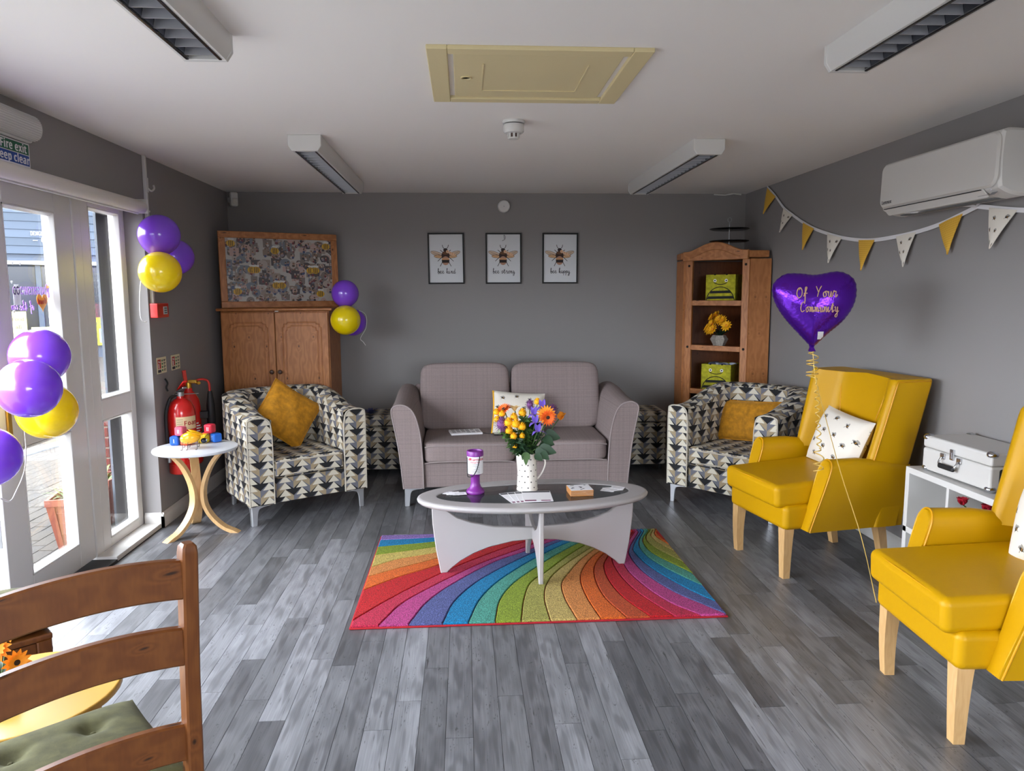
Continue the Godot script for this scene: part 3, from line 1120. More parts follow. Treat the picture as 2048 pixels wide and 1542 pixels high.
# ---------------------------------------------------------------- outside
func outside() -> void:
	var pv := G.new()
	pv.box(V(26, 0.1, 34), V(-15.2, -0.125, -11), 0.001)
	var ground := struct("paving_1", pv, mat("paving_joint", c8(42, 38, 34), 0.95))
	var m := []
	for k in 4:
		m.append(mat("paver_%d" % k, [c8(68, 62, 53), c8(64, 59, 52), c8(72, 64, 55), c8(62, 58, 52)][k], 0.9, {"tex": "speck", "tri": Vector3(4, 4, 4)}))
	# bricks of the paving in running bond along z; the far ones joined
	var far := G.new()
	var proto := G.new()
	proto.box(V(0.097, 0.05, 0.197), Vector3.ZERO, 0.004)
	var pm := proto.mesh()
	var row := 0
	var px := -2.3
	while px > -9.0:
		var pz := 1.0 + (0.1 if row % 2 else 0.0)
		while pz > -14.0:
			# one by one where the door and side light look out, joined elsewhere
			var lo := pz / px
			if lo > 1.45 and lo < 2.45 and px > -3.55 and pz > -7.0:
				var o := put("paver", pm, m[rng.randi() % 4], ground)
				o.position = V(px, -0.085 + rng.randf() * 0.003, pz)
			elif lo < 2.6 and (px > -6.0 or lo > 1.3):
				far.prism(PackedVector2Array([Vector2(px - 0.0485, -pz - 0.0985), Vector2(px + 0.0485, -pz - 0.0985), Vector2(px + 0.0485, -pz + 0.0985), Vector2(px - 0.0485, -pz + 0.0985)]), 0.05, 0.0, Transform3D(Basis(Vector3.RIGHT, Vector3.FORWARD, Vector3.UP), V(0, -0.11, 0)))
			pz -= 0.2
		px -= 0.1
		row += 1
	var fo := obj("distant_pavers", far, m[0], ground)
	fo.set_meta("kind", "stuff")
	# drainage channel
	var g := G.new()
	g.box(V(0.16, 0.03, 6.0), V(0, -0.06, 0), 0.004)
	var dr := obj("drain_channel", g, mat("drain_metal", c8(92, 96, 100), 0.5))
	dr.position = V(-4.35, 0.0, -7.9)
	dr.rotation_degrees.y = -8
	dr.set_meta("kind", "structure")
	# skin over the outer reveal beside the side light, its shade set as dark grey
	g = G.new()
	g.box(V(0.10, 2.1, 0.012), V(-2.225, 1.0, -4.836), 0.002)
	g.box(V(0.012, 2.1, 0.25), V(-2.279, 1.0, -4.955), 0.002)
	struct("shade_trim_3", g, mat("reveal_shade_grey", c8(70, 76, 84), 0.5))
	# brick pier with a stone-capped pointed top
	var pier := thing("brick_pier", "low red brick pier with pointed cap, outside the side window", "pier", V(-2.74, -0.06, -5.62))
	g = G.new()
	g.box(V(0.25, 0.62, 0.2), V(0, 0.31, 0), 0.001)
	obj("mortar_core", g, mat("mortar", c8(110, 102, 88), 0.95), pier)
	var bm := mat("red_brick", c8(96, 42, 28), 0.85, {"tex": "speck", "tri": Vector3(5, 5, 5)})
	for k in 8:
		for s in 2:
			g = G.new()
			var wd := 0.125 if k % 2 else (0.17 if s == 0 else 0.08)
			var cx := -0.066 if k % 2 and s == 0 else (0.066 if k % 2 else (-0.043 if s == 0 else 0.088))
			g.box(V(wd, 0.065, 0.215), V(cx, 0.035 + k * 0.077, 0), 0.004)
			obj("brick", g, bm, pier)
	g = G.new()
	g.prism(poly([-0.14, 0.62, 0.14, 0.62, 0.0, 0.74]), 0.22, 0.004, Transform3D(Basis(), V(0, 0, -0.11)))
	obj("cap", g, bm, pier)
	planter(V(-2.455, -0.06, -4.70), 12, "terracotta square planter with grassy plant, seen through the glass door")
	planter(V(-2.52, -0.06, -5.18), -6, "terracotta square planter by the brick pier, seen through the side window")
	facade()

func planter(at: Vector3, turn: float, label: String) -> void:
	var t := thing("planter", label, "planter", at, deg_to_rad(turn), "planters outside")
	var g := G.new()
	var r := []
	for e in [[0.075, 0.0], [0.115, 0.29], [0.132, 0.29], [0.132, 0.33], [0.112, 0.33], [0.105, 0.26]]:
		r.append(PackedVector3Array([V(-e[0], e[1], -e[0]), V(e[0], e[1], -e[0]), V(e[0], e[1], e[0]), V(-e[0], e[1], e[0])]))
	g.loft(r, 0.9)
	for s in [-1, 1]:
		for q in [-1, 1]:
			g.loft([sq(0.016, V(s * 0.07, -0.0, q * 0.07)), sq(0.022, V(s * 0.105, 0.29, q * 0.105))], 0.9)
	for y in [0.1, 0.17, 0.24]:
		var e: float = lerpf(0.075, 0.115, y / 0.29) + 0.003
		g.box(V(e * 2, 0.008, e * 2), V(0, y, 0), 0.003)
	obj("pot", g, M.terracotta, t)
	g = G.new()
	g.box(V(0.21, 0.01, 0.21), V(0, 0.29, 0))
	obj("soil", g, M.flower_brown, t)
	for k in 26:
		g = G.new()
		var a := rng.randf() * TAU
		var l := rng.randf_range(0.12, 0.24)
		blade(g, V(cos(a) * 0.05, 0.29, sin(a) * 0.05), V(cos(a), rng.randf_range(0.6, 2.0), sin(a)).normalized(), l, 0.008, 0.5)
		obj("leaf", g, M.planter_leaf, t)

func sq(h: float, at: Vector3) -> PackedVector3Array:
	return PackedVector3Array([at + V(-h, 0, -h), at + V(h, 0, -h), at + V(h, 0, h), at + V(-h, 0, h)])

# a leaf or petal: starts at a, leaves along d, droops
func blade(g: G, a: Vector3, d: Vector3, l: float, w: float, droop := 0.3, nu := 5, cup := 0.25, tip := 1.0, nrm := Vector3.UP) -> void:
	var side := d.cross(nrm)
	if side.length() < 0.05:
		side = Vector3.RIGHT
	side = side.normalized()
	var up := side.cross(d).normalized()
	g.grid(2, nu, func(u, v):
		var s: float = v
		var ww := w * pow(sin(PI * minf(0.98, 0.08 + 0.92 * pow(s, tip))), 0.8)
		var x := (u as float) * 2.0 - 1.0
		return a + d * l * s + up * (absf(x) * ww * cup) + side * x * ww - Vector3.UP * droop * l * s * s, up)

func facade() -> void:
	var t := thing("shop_building", "dark blue-grey weatherboarded shopfront across the paved yard", "building", V(-9.5, -0.08, -20), deg_to_rad(30))
	var navy := mat("navy_paint", c8(44, 54, 68), 0.6)
	var dark := mat("shop_dark", c8(22, 26, 34), 0.2)
	var g := G.new()
	g.box(V(19.0, 2.55, 0.2), V(0.5, 1.27, -0.2))
	g.box(V(19.0, 4.0, 0.2), V(0.5, 4.5, -0.3))
	obj("wall", g, navy, t)
	for k in 18:
		g = G.new()
		g.box(V(19.0, 0.21, 0.025), V(0.5, 2.75 + k * 0.2, -0.17), 0.004, Basis(Vector3.RIGHT, -0.08))
		obj("weatherboard", g, mat("board_%d" % (k % 3), [c8(50, 61, 75), c8(45, 56, 69), c8(55, 66, 80)][k % 3], 0.7), t)
	for x in [-8.4, -6.2, -4.6, -3.4, -2.15, -1.25, -0.35, 0.55, 1.7, 3.2, 4.7, 6.4, 8.4]:
		g = G.new()
		g.box(V(0.12, 2.45, 0.12), V(x, 1.25, -0.06), 0.01)
		obj("pilaster", g, navy, t)
	g = G.new()
	g.box(V(19.0, 0.09, 0.2), V(0.5, 2.42, -0.04), 0.01)
	obj("cornice", g, mat("cornice_white", c8(190, 192, 196), 0.5), t)
	for x in [-7.3, -5.4, -4.0, -2.75, -1.7, -0.8, 0.1, 1.1, 2.45, 3.95, 5.55, 7.4]:
		g = G.new()
		g.box(V(0.78, 1.95, 0.03), V(x, 1.35, -0.085), 0.004)
		obj("shop_window", g, dark, t)
	var tm := put("fascia_lettering", text_mesh("DENGIE COAST", "Droid Serif", 0.13, 0.01), mat("sign_white", c8(210, 214, 220), 0.6), t)
	tm.position = V(-1.06, 3.15, -0.14)
	tm.scale = V(0.6, 1, 1)
	g = G.new()
	script_strokes(g, "Country", 0.075, 0.011, func(x, y): return V(-1.12 + x, 2.95 + y, -0.14))
	g.box(V(0.1, 0.012, 0.01), V(-1.25, 2.98, -0.14))
	g.ball(V(0.06, 0.035, 0.01), V(-1.02, 3.36, -0.14), 6)
	blade(g, V(-1.0, 3.36, -0.14), V(0.8, 0.6, 0), 0.12, 0.02, 0.0)
	obj("fascia_script", g, M.sign_white, t)
	# notices in and before the shop windows
	poster(t, V(-1.75, 0.75, 0.02), 0.36, 0.95, c8(150, 146, 100), "pale yellow menu board standing before the dark shopfront", [["Food", 0.3], ["all", 0.1]])
	poster(t, V(0.05, 0.68, 0.02), 0.28, 0.72, c8(176, 170, 14), "bright yellow notice with a blue picture, seen through the side window", [["Top's", 0.28]])
	poster(t, V(-1.28, 0.62, 0.02), 0.42, 0.42, c8(150, 146, 100), "square cream notice low in the dark shop window", [])

func poster(t: Node3D, at: Vector3, w: float, h: float, col: Color, label: String, words: Array) -> void:
	var o := thing("notice_board", label, "sign", t.transform * at, t.rotation.y)
	var g := G.new()
	g.box(V(w, h, 0.02), Vector3.ZERO, 0.004)
	obj("board", g, mat("notice_%s" % col.to_html(), col, 0.6), o)
	for q in words:
		var tm := put("lettering", text_mesh(q[0], "Droid Serif", 0.11, 0.004, true), M.ink, o)
		tm.position = V(0, h * q[1], 0.012)
	if col.b < 0.2:
		g = G.new()
		g.box(V(w * 0.6, h * 0.5, 0.006), V(w * 0.1, -h * 0.15, 0.011), 0.002)
		obj("picture", g, mat("notice_blue", c8(96, 150, 176), 0.5), o)

# ---------------------------------------------------------------- ceiling
func strip_light(label: String, x: float, z0: float, z1: float) -> void:
	var l := z1 - z0
	var t := thing("ceiling_light", label, "light", V(x, HC, (z0 + z1) / 2), 0.0, "strip lights on the ceiling")
	var g := G.new()
	# body: long shell with chamfered lower edges, open underneath
	var o := poly([-0.088, 0, -0.088, -0.058, -0.070, -0.085, -0.058, -0.085, -0.058, -0.018, 0.058, -0.018, 0.058, -0.085, 0.070, -0.085, 0.088, -0.058, 0.088, 0])
	g.prism(o, l - 0.02, 0.0, Transform3D(Basis(), V(0, 0, -l / 2 + 0.01)))
	obj("housing", g, M.white_plastic, t)
	for s in [-1, 1]:
		g = G.new()
		g.prism(poly([-0.09, 0, -0.09, -0.059, -0.071, -0.087, 0.071, -0.087, 0.09, -0.059, 0.09, 0]), 0.022, 0.003, Transform3D(Basis(), V(0, 0, s * (l / 2 - 0.011) - 0.011)))
		obj("end_cap", g, M.white_plastic, t)
	g = G.new()
	for s in [-1, 1]:
		g.box(V(0.010, 0.006, l - 0.05), V(s * 0.054, -0.085, 0))
	obj("louvre_rim", g, M.black_gloss, t)
	# mirror trough in two curved halves, then the cross blades
	g = G.new()
	for s in [-1.0, 1.0]:
		g.grid(8, 1, func(u, v): return V(s * (0.004 + 0.046 * sin(u * PI / 2)), -0.022 - 0.058 * (1.0 - cos(u * PI / 2)), (v - 0.5) * (l - 0.05)), V(-s, -1, 0))
	obj("reflector", g, M.mirror_trough, t)
	var n := int(l / 0.082)
	for k in n:
		g = G.new()
		g.prism(poly([-0.051, -0.083, 0.051, -0.083, 0.044, -0.05, 0.0, -0.036, -0.044, -0.05]), 0.003, 0.0, Transform3D(Basis(), V(0, 0, -l / 2 + 0.06 + k * (l - 0.12) / (n - 1))))
		obj("louvre_blade", g, M.louvre_metal, t)
	g = G.new()
	g.tube(path3([0, -0.03, -l / 2 + 0.04, 0, -0.03, l / 2 - 0.04]), 0.008, 8)
	obj("tube_lamp", g, M.white_plastic, t)

func ceiling_things() -> void:
	mat("mirror_trough", c8(128, 130, 136), 0.16, {"metal": 1.0})
	mat("louvre_metal", c8(214, 215, 220), 0.35, {"metal": 0.6})
	strip_light("long white louvred strip light, far left of the ceiling hatch", -0.855, -5.96, -4.22)
	strip_light("long white louvred strip light cut by the top edge, left of the ceiling hatch", -0.855, -2.67, -0.92)
	strip_light("long white louvred strip light, far right of the ceiling hatch", 1.40, -5.94, -4.24)
	strip_light("long white louvred strip light cut by the top edge, above the air conditioner", 1.385, -2.69, -0.94)
	# loft hatch
	var t := thing("ceiling_hatch", "cream plastic loft hatch panel in the middle of the ceiling", "hatch", V(0.285, HC, -3.085))
	var cream := mat("cream_plastic", c8(224, 208, 160), 0.5)
	var g := G.new()
	for s in [-1, 1]:
		g.box(V(0.075, 0.016, 0.725), V(s * 0.37, -0.007, 0), 0.004)
		g.box(V(0.665, 0.016, 0.06), V(0, -0.007, s * 0.3325), 0.004)
	obj("frame", g, cream, t)
	g = G.new()
	g.box(V(0.625, 0.012, 0.575), V(0, -0.003, 0), 0.004)
	for s in [-1, 1]:
		g.box(V(0.006, 0.004, 0.36), V(s * 0.2, -0.0105, 0), 0.001)
	g.box(V(0.4, 0.004, 0.005), V(0, -0.0105, -0.18), 0.001)
	var dr := obj("hatch_door", g, cream, t)
	g = G.new()
	g.lathe(poly([0, -0.009, 0.018, -0.009, 0.019, -0.014, 0.022, -0.014, 0.022, -0.006]), 20, Transform3D(Basis(), V(-0.265, 0, 0.0)))
	obj("latch", g, cream, dr)
	# smoke detector
	t = thing("smoke_detector", "round white smoke detector hanging below the ceiling hatch", "detector", V(0.262, HC, -3.86))
	g = G.new()
	g.lathe(poly([0, 0.002, 0.056, 0.002, 0.058, -0.006, 0.054, -0.014, 0, -0.014]), 28)
	obj("base", g, M.white_plastic, t)
	g = G.new()
	g.lathe(poly([0.044, -0.012, 0.044, -0.02]), 28)
	obj("vent_gap", g, M.black_rubber, t)
	g = G.new()
	g.lathe(poly([0, -0.018, 0.05, -0.018, 0.053, -0.024, 0.053, -0.05, 0.047, -0.06, 0.036, -0.062, 0, -0.062]), 28)
	obj("body", g, M.white_plastic, t)
	g = G.new()
	for k in 8:
		var a := TAU * k / 8
		g.box(V(0.012, 0.024, 0.005), V(sin(a) * 0.028, -0.073, cos(a) * 0.028), 0.001, Basis(Vector3.UP, a))
	g.cyl(0.03, 0.008, V(0, -0.089, 0), 20, 0.003)
	obj("sensor_cage", g, M.white_plastic, t)
	g = G.new()
	g.cyl(0.021, 0.026, V(0, -0.084, 0), 16, 0.002)
	obj("sensor", g, mat("sensor_grey", c8(120, 90, 86), 0.6), t)
	g = G.new()
	g.tube(path3([2.2, HC - 0.008, -6.512, 2.3, HC - 0.012, -6.512, 2.36, HC - 0.006, -6.46, 2.43, HC - 0.012, -6.48]), 0.006, 6)
	tag(obj("cable", g, M.white_plastic), "short white cable along the ceiling above the corner bookcase", "cable")

# ---------------------------------------------------------------- things on the walls
func wall_things() -> void:
	var words := ["bee kind", "bee strong", "bee happy"]
	var cx := [-0.1485, 0.3505, 0.8455]
	for k in 3:
		var t := thing("bee_picture", "black framed bee print reading %s, %s on the back wall" % [words[k], ["leftmost of three", "in the middle of three", "rightmost of three"][k]], "picture", V(cx[k], 1.813, ZB + 0.001), 0, "framed bee prints")
		t.rotation.z = [0.006, 0.0, -0.004][k]
		var g := G.new()
		for s in [-1, 1]:
			g.box(V(0.312, 0.012, 0.022), V(0, s * 0.212, 0.012), 0.002)
			g.box(V(0.012, 0.412, 0.022), V(s * 0.15, 0, 0.012), 0.002)
		obj("frame", g, mat("frame_black", c8(12, 12, 13), 0.6), t)
		var q := QuadMesh.new()
		q.size = Vector2(0.29, 0.413)
		var g2 := G.new()
		g2.grid(1, 1, func(u, v): return V((u - 0.5) * 0.29, (0.5 - v) * 0.413, 0.008), Vector3.BACK)
		g2.box(V(0.29, 0.413, 0.004), V(0, 0, 0.004))
		obj("print", g2, mat("bee_print", Color.WHITE, 0.7, {"tex": "bee"}), t)
		g = G.new()
		var s: String = words[k]
		var wdt := script_strokes(G.new(), s, 0.028, 0.0012, func(x, y): return V(x, y, 0))
		script_strokes(g, s, 0.028, 0.0017, func(x, y): return V(x - wdt / 2, y - 0.128, 0.009))
		if k == 1:
			g.tube(smooth3(path3([-0.012, 0.15, 0.009, 0.012, 0.165, 0.009, 0.014, 0.19, 0.009, 0.004, 0.2, 0.009, 0.006, 0.165, 0.009])), 0.0018, 5)
		obj("lettering", g, M.ink, t)
	# round white fitting above the middle picture
	var t := thing("door_contact", "small round white wall fitting high above the middle bee print", "detector", V(0.355, 2.255, ZB))
	var g := G.new()
	g.lathe(poly([0, 0.035, 0.045, 0.035, 0.052, 0.028, 0.053, 0.0]), 32, Transform3D(Basis(Vector3.RIGHT, PI / 2), Vector3.ZERO))
	obj("body", g, M.white_plastic, t)
	g = G.new()
	g.cyl(0.005, 0.003, V(0, 0, 0.035), 12, 0.0005, Basis(Vector3.RIGHT, PI / 2))
	obj("indicator", g, M.steel, t)
	# corner movement sensor
	t = thing("motion_sensor", "white movement sensor high in the back left corner", "sensor", V(-1.915, 2.30, -6.46), deg_to_rad(40))
	g = G.new()
	g.rbox(V(0.062, 0.115, 0.045), 0.014, Transform3D(Basis(), V(0, 0, 0.02)), 3)
	obj("body", g, M.white_plastic, t)
	g = G.new()
	g.rbox(V(0.046, 0.055, 0.02), 0.008, eul(12, 0, 0, V(0, -0.018, 0.04)), 3)
	obj("lens", g, M.white_gloss, t)
	g = G.new()
	g.box(V(0.03, 0.04, 0.08), V(0, 0.0, -0.03))
	obj("bracket", g, M.white_plastic, t)
	# conduit down to the alarm call point
	t = thing("conduit", "thin white cable conduit running down the wall beside the door reveal", "conduit", V(WL, 0, -4.875))
	g = G.new()
	g.box(V(0.02, HC - 1.45, 0.026), V(0.01, (HC + 1.45) / 2, 0), 0.004)
	obj("trunking", g, M.white_plastic, t)
	for y in [2.03, 1.6]:
		g = G.new()
		g.box(V(0.024, 0.012, 0.05), V(0.012, y, 0.008), 0.003)
		obj("clip", g, M.white_plastic, t)
	t = thing("cup_hook", "white hook stuck on the conduit near the ceiling", "hook", V(WL + 0.02, 2.2, -4.875))
	g = G.new()
	g.rbox(V(0.006, 0.09, 0.022), 0.003, Transform3D(Basis(), V(0.003, -0.01, 0)))
	g.tube(smooth3(path3([0.004, -0.03, 0, 0.02, -0.045, -0.008, 0.034, -0.03, -0.02, 0.03, -0.008, -0.024])), 0.006, 8)
	obj("hook_body", g, M.white_gloss, t)
	t = thing("fire_alarm", "red fire alarm call point at the foot of the white conduit", "alarm", V(WL, 1.41, -4.93))
	g = G.new()
	g.rbox(V(0.05, 0.093, 0.18), 0.006, Transform3D(Basis(), V(0.026, 0, 0)))
	obj("housing", g, M.red_gloss, t)
	g = G.new()
	g.rbox(V(0.004, 0.05, 0.06), 0.002, Transform3D(Basis(), V(0.052, 0.0, -0.03)))
	obj("press_plate", g, mat("label_grey", c8(190, 190, 190), 0.5), t)
	g = G.new()
	for k in 3:
		g.box(V(0.002, 0.006, 0.04), V(0.0545, 0.014 - k * 0.014, -0.03), 0.0004)
	obj("print", g, M.ink, t)
	# extinguisher id signs
	for k in 2:
		t = thing("safety_sign", ["cream and red extinguisher instruction sign nearer the door", "cream and red extinguisher instruction sign nearer the wardrobe"][k], "sign", V(WL + 0.002, 1.052, [-4.968, -5.205][k]), PI / 2, "extinguisher instruction signs")
		g = G.new()
		g.box(V(0.15, 0.105 - k * 0.003, 0.003), V(0, 0, 0.001), 0.0005)
		obj("plate", g, mat("sign_cream", c8(222, 214, 180), 0.4), t)
		g = G.new()
		g.box(V(0.05, 0.06, 0.001), V(-0.04, 0.01, 0.003), 0.0003)
		obj("red_panel", g, mat("sign_red", c8(170, 40, 28), 0.4), t)
		g = G.new()
		g.cyl(0.006, 0.001, V(-0.05, 0.025, 0.0034), 10, 0.0002, Basis(Vector3.RIGHT, PI / 2))
		g.box(V(0.012, 0.03, 0.001), V(-0.05, -0.002, 0.0039), 0.0003)
		g.box(V(0.012, 0.008, 0.001), V(-0.032, 0.022, 0.0039), 0.0003)
		obj("pictogram", g, M.paper, t)
		g = G.new()
		for r in 4:
			g.box(V(0.02, 0.012, 0.001), V(0.008, 0.03 - r * 0.021, 0.003), 0.0003)
		obj("green_symbols", g, mat("sign_green", c8(36, 120, 70), 0.4), t)
		g = G.new()
		for r in 4:
			g.box(V(0.03, 0.005, 0.001), V(0.046, 0.034 - r * 0.021, 0.003), 0.0003)
			g.box(V(0.024, 0.004, 0.001), V(0.043, 0.026 - r * 0.021, 0.003), 0.0003)
		g.box(V(0.05, 0.018, 0.001), V(-0.04, -0.036, 0.003), 0.0003)
		obj("small_print", g, M.ink, t)
	# emergency light and fire exit sign over the door
	t = thing("emergency_light", "clear ribbed emergency light above the fire exit sign", "light", V(WL, 2.255, -3.44))
	g = G.new()
	g.rbox(V(0.03, 0.12, 0.38), 0.012, Transform3D(Basis(), V(0.015, 0, 0)))
	obj("back_tray", g, M.white_plastic, t)
	g = G.new()
	var pr := []
	for k in 17:
		var a := -PI / 2 + PI * k / 16
		pr.append(Vector2(0.028 + 0.056 * pow(maxf(0, cos(a)), 0.6), 0.055 * sin(a)))
	var rr := []
	for e in [[-0.185, 0.78], [-0.18, 0.92], [-0.165, 1.0], [0.165, 1.0], [0.18, 0.92], [0.185, 0.78]]:
		var ring := PackedVector3Array()
		for q in pr:
			ring.append(V(0.028 + (q.x - 0.028) * e[1], q.y * e[1], e[0]))
		rr.append(ring)
	g.loft(rr, 0.5)
	obj("diffuser", g, mat("ribbed_clear", c8(206, 206, 202), 0.25, {"back": Color(0.3, 0.3, 0.3)}), t)
	g = G.new()
	for k in range(1, 16):
		var q: Vector2 = pr[k]
		g.tube(path3([q.x + 0.0005, q.y, -0.165, q.x + 0.0005, q.y, 0.165]), 0.0022, 5)
	obj("ribs", g, M.ribbed_clear, t)
	t = thing("exit_sign", "green and blue sign reading Fire exit Keep clear, above the door", "sign", V(WL + 0.003, 2.14, -3.485), PI / 2)
	g = G.new()
	g.box(V(0.3, 0.108, 0.004), Vector3.ZERO, 0.0008)
	obj("plate", g, M.paper, t)
	g = G.new()
	g.box(V(0.286, 0.046, 0.001), V(0, 0.0245, 0.0022), 0.0003)
	obj("green_panel", g, mat("exit_green", c8(0, 92, 62), 0.4), t)
	g = G.new()
	g.box(V(0.286, 0.046, 0.001), V(0, -0.0245, 0.0022), 0.0003)
	obj("blue_panel", g, mat("exit_blue", c8(14, 66, 150), 0.4), t)
	for k in 2:
		var tm := put("lettering", text_mesh(["Fire exit", "Keep clear"][k], "Droid Sans", 0.05, 0.001, false, 600), M.paper, t)
		tm.position = V([0.028, 0.016][k], [0.025, -0.024][k], 0.0028)
	# roller blind over the door
	t = thing("roller_blind", "rolled up white roller blind above the glass doors", "blind", V(WL + 0.05, 2.035, 0))
	g = G.new()
	g.tube(path3([0, 0, -4.70, 0, 0, -2.05]), 0.036, 20)
	obj("roller", g, mat("blind_cloth", c8(214, 208, 200), 0.6), t)
	g = G.new()
	g.rbox(V(0.012, 0.016, 2.6), 0.005, Transform3D(Basis(), V(-0.01, -0.038, -3.37)))
	obj("bottom_rail", g, M.white_plastic, t)
	for z in [-4.71, -2.04]:
		g = G.new()
		g.rbox(V(0.085, 0.085, 0.012), 0.004, Transform3D(Basis(), V(-0.006, 0.006, z)))
		obj("bracket", g, M.white_plastic, t)

# ---------------------------------------------------------------- wardrobe and photo collage
func raised_panel(g: G, w: float, h: float, at: Vector3) -> void:
	# fielded panel with shouldered top corners and a moulding round it
	for e in [0.0, 0.026]:
		var a: float = w / 2 - e
		var b: float = h / 2 - e
		var k := 0.04
		var o := poly([-a, -b, a, -b, a, b - k, a - 0.010, b - k + 0.004, a - 0.014, b - 0.014, a - k + 0.004, b - 0.010, a - k, b, -a + k, b, -a + k - 0.004, b - 0.010, -a + 0.014, b - 0.014, -a + 0.010, b - k + 0.004, -a, b - k])
		var q := PackedVector3Array()
		for p in o:
			q.append(at + V(p.x, p.y, 0.005))
		g.tube(q, 0.006 if e == 0.0 else 0.004, 6, true)
		if e > 0.0:
			g.prism(o, 0.010, 0.004, Transform3D(Basis(), at))

func cabinet() -> void:
	var t := thing("wardrobe", "two door knotty pine wardrobe in the back left corner", "wardrobe", V(-1.492, 0, -6.235))
	var g := G.new()
	g.box(V(0.845, 1.36, 0.5), V(0, 0.7, 0), 0.006)
	obj("carcass", g, M.pine_v, t)
	g = G.new()
	g.box(V(0.9, 0.022, 0.555), V(0, 1.392, 0), 0.008)
	obj("top", g, M.pine_h, t)
	g = G.new()
	g.box(V(0.86, 0.08, 0.52), V(0, 0.04, 0), 0.006)
	obj("plinth", g, M.pine_h, t)
	for s in [-1, 1]:
		g = G.new()
		g.box(V(0.412, 1.28, 0.022), V(s * 0.2085, 0.73, 0.262), 0.005)
		raised_panel(g, 0.30, 1.06, V(s * 0.2085, 0.76, 0.268))
		var d := obj("door", g, M.pine_v, t)
		g = G.new()
		g.lathe(poly([0, 0.034, 0.012, 0.033, 0.018, 0.026, 0.016, 0.018, 0.009, 0.012, 0.008, 0.0]), 20, Transform3D(Basis(Vector3.RIGHT, PI / 2), V(s * 0.032, 0.9, 0.27)))
		obj("knob", g, mat("dark_knob", c8(72, 44, 26), 0.35), d)
	g = G.new()
	g.box(V(0.03, 0.008, 0.01), V(0.02, 1.379, 0.276))
	obj("catch", g, M.white_plastic, t)
	# collage of photographs, stood on the wardrobe across the corner
	var a := V(-1.905, 1.404, -5.995)
	var b := V(-1.055, 1.404, -6.40)
	var o := thing("photo_collage", "pine framed collage of people and cartoon bees leaning on the wardrobe", "picture", (a + b) * 0.5, atan2(-(b - a).z, (b - a).x))
	var lean := Node3D.new()
	var w := a.distance_to(b)
	var h := 0.605
	var bs := Basis(Vector3.RIGHT, -0.05)
	var wf := 0.052
	for e in [[w, wf, 0, h - wf / 2], [w, wf, 0, wf / 2]]:
		g = G.new()
		g.rbox(V(e[0], e[1], 0.026), 0.006, Transform3D(bs, bs * V(e[2], e[3], 0)))
		obj("frame_rail", g, M.pine_h, o)
	for s in [-1, 1]:
		g = G.new()
		g.rbox(V(wf, h - wf * 2, 0.026), 0.006, Transform3D(bs, bs * V(s * (w - wf) / 2, h / 2, 0)))
		obj("frame_stile", g, M.pine_v, o)
	lean.free()
	g = G.new()
	g.grid(1, 1, func(u, v): return bs * V((u - 0.5) * (w - wf * 1.7), h / 2 + (0.5 - v) * (h - wf * 1.7), 0.004), Vector3.BACK)
	g.rbox(V(w - wf, h - wf, 0.006), 0.001, Transform3D(bs, bs * V(0, h / 2, -0.002)))
	obj("print", g, mat("collage_print", Color(0.9, 0.9, 0.9), 0.35, {"tex": "collage"}), o)

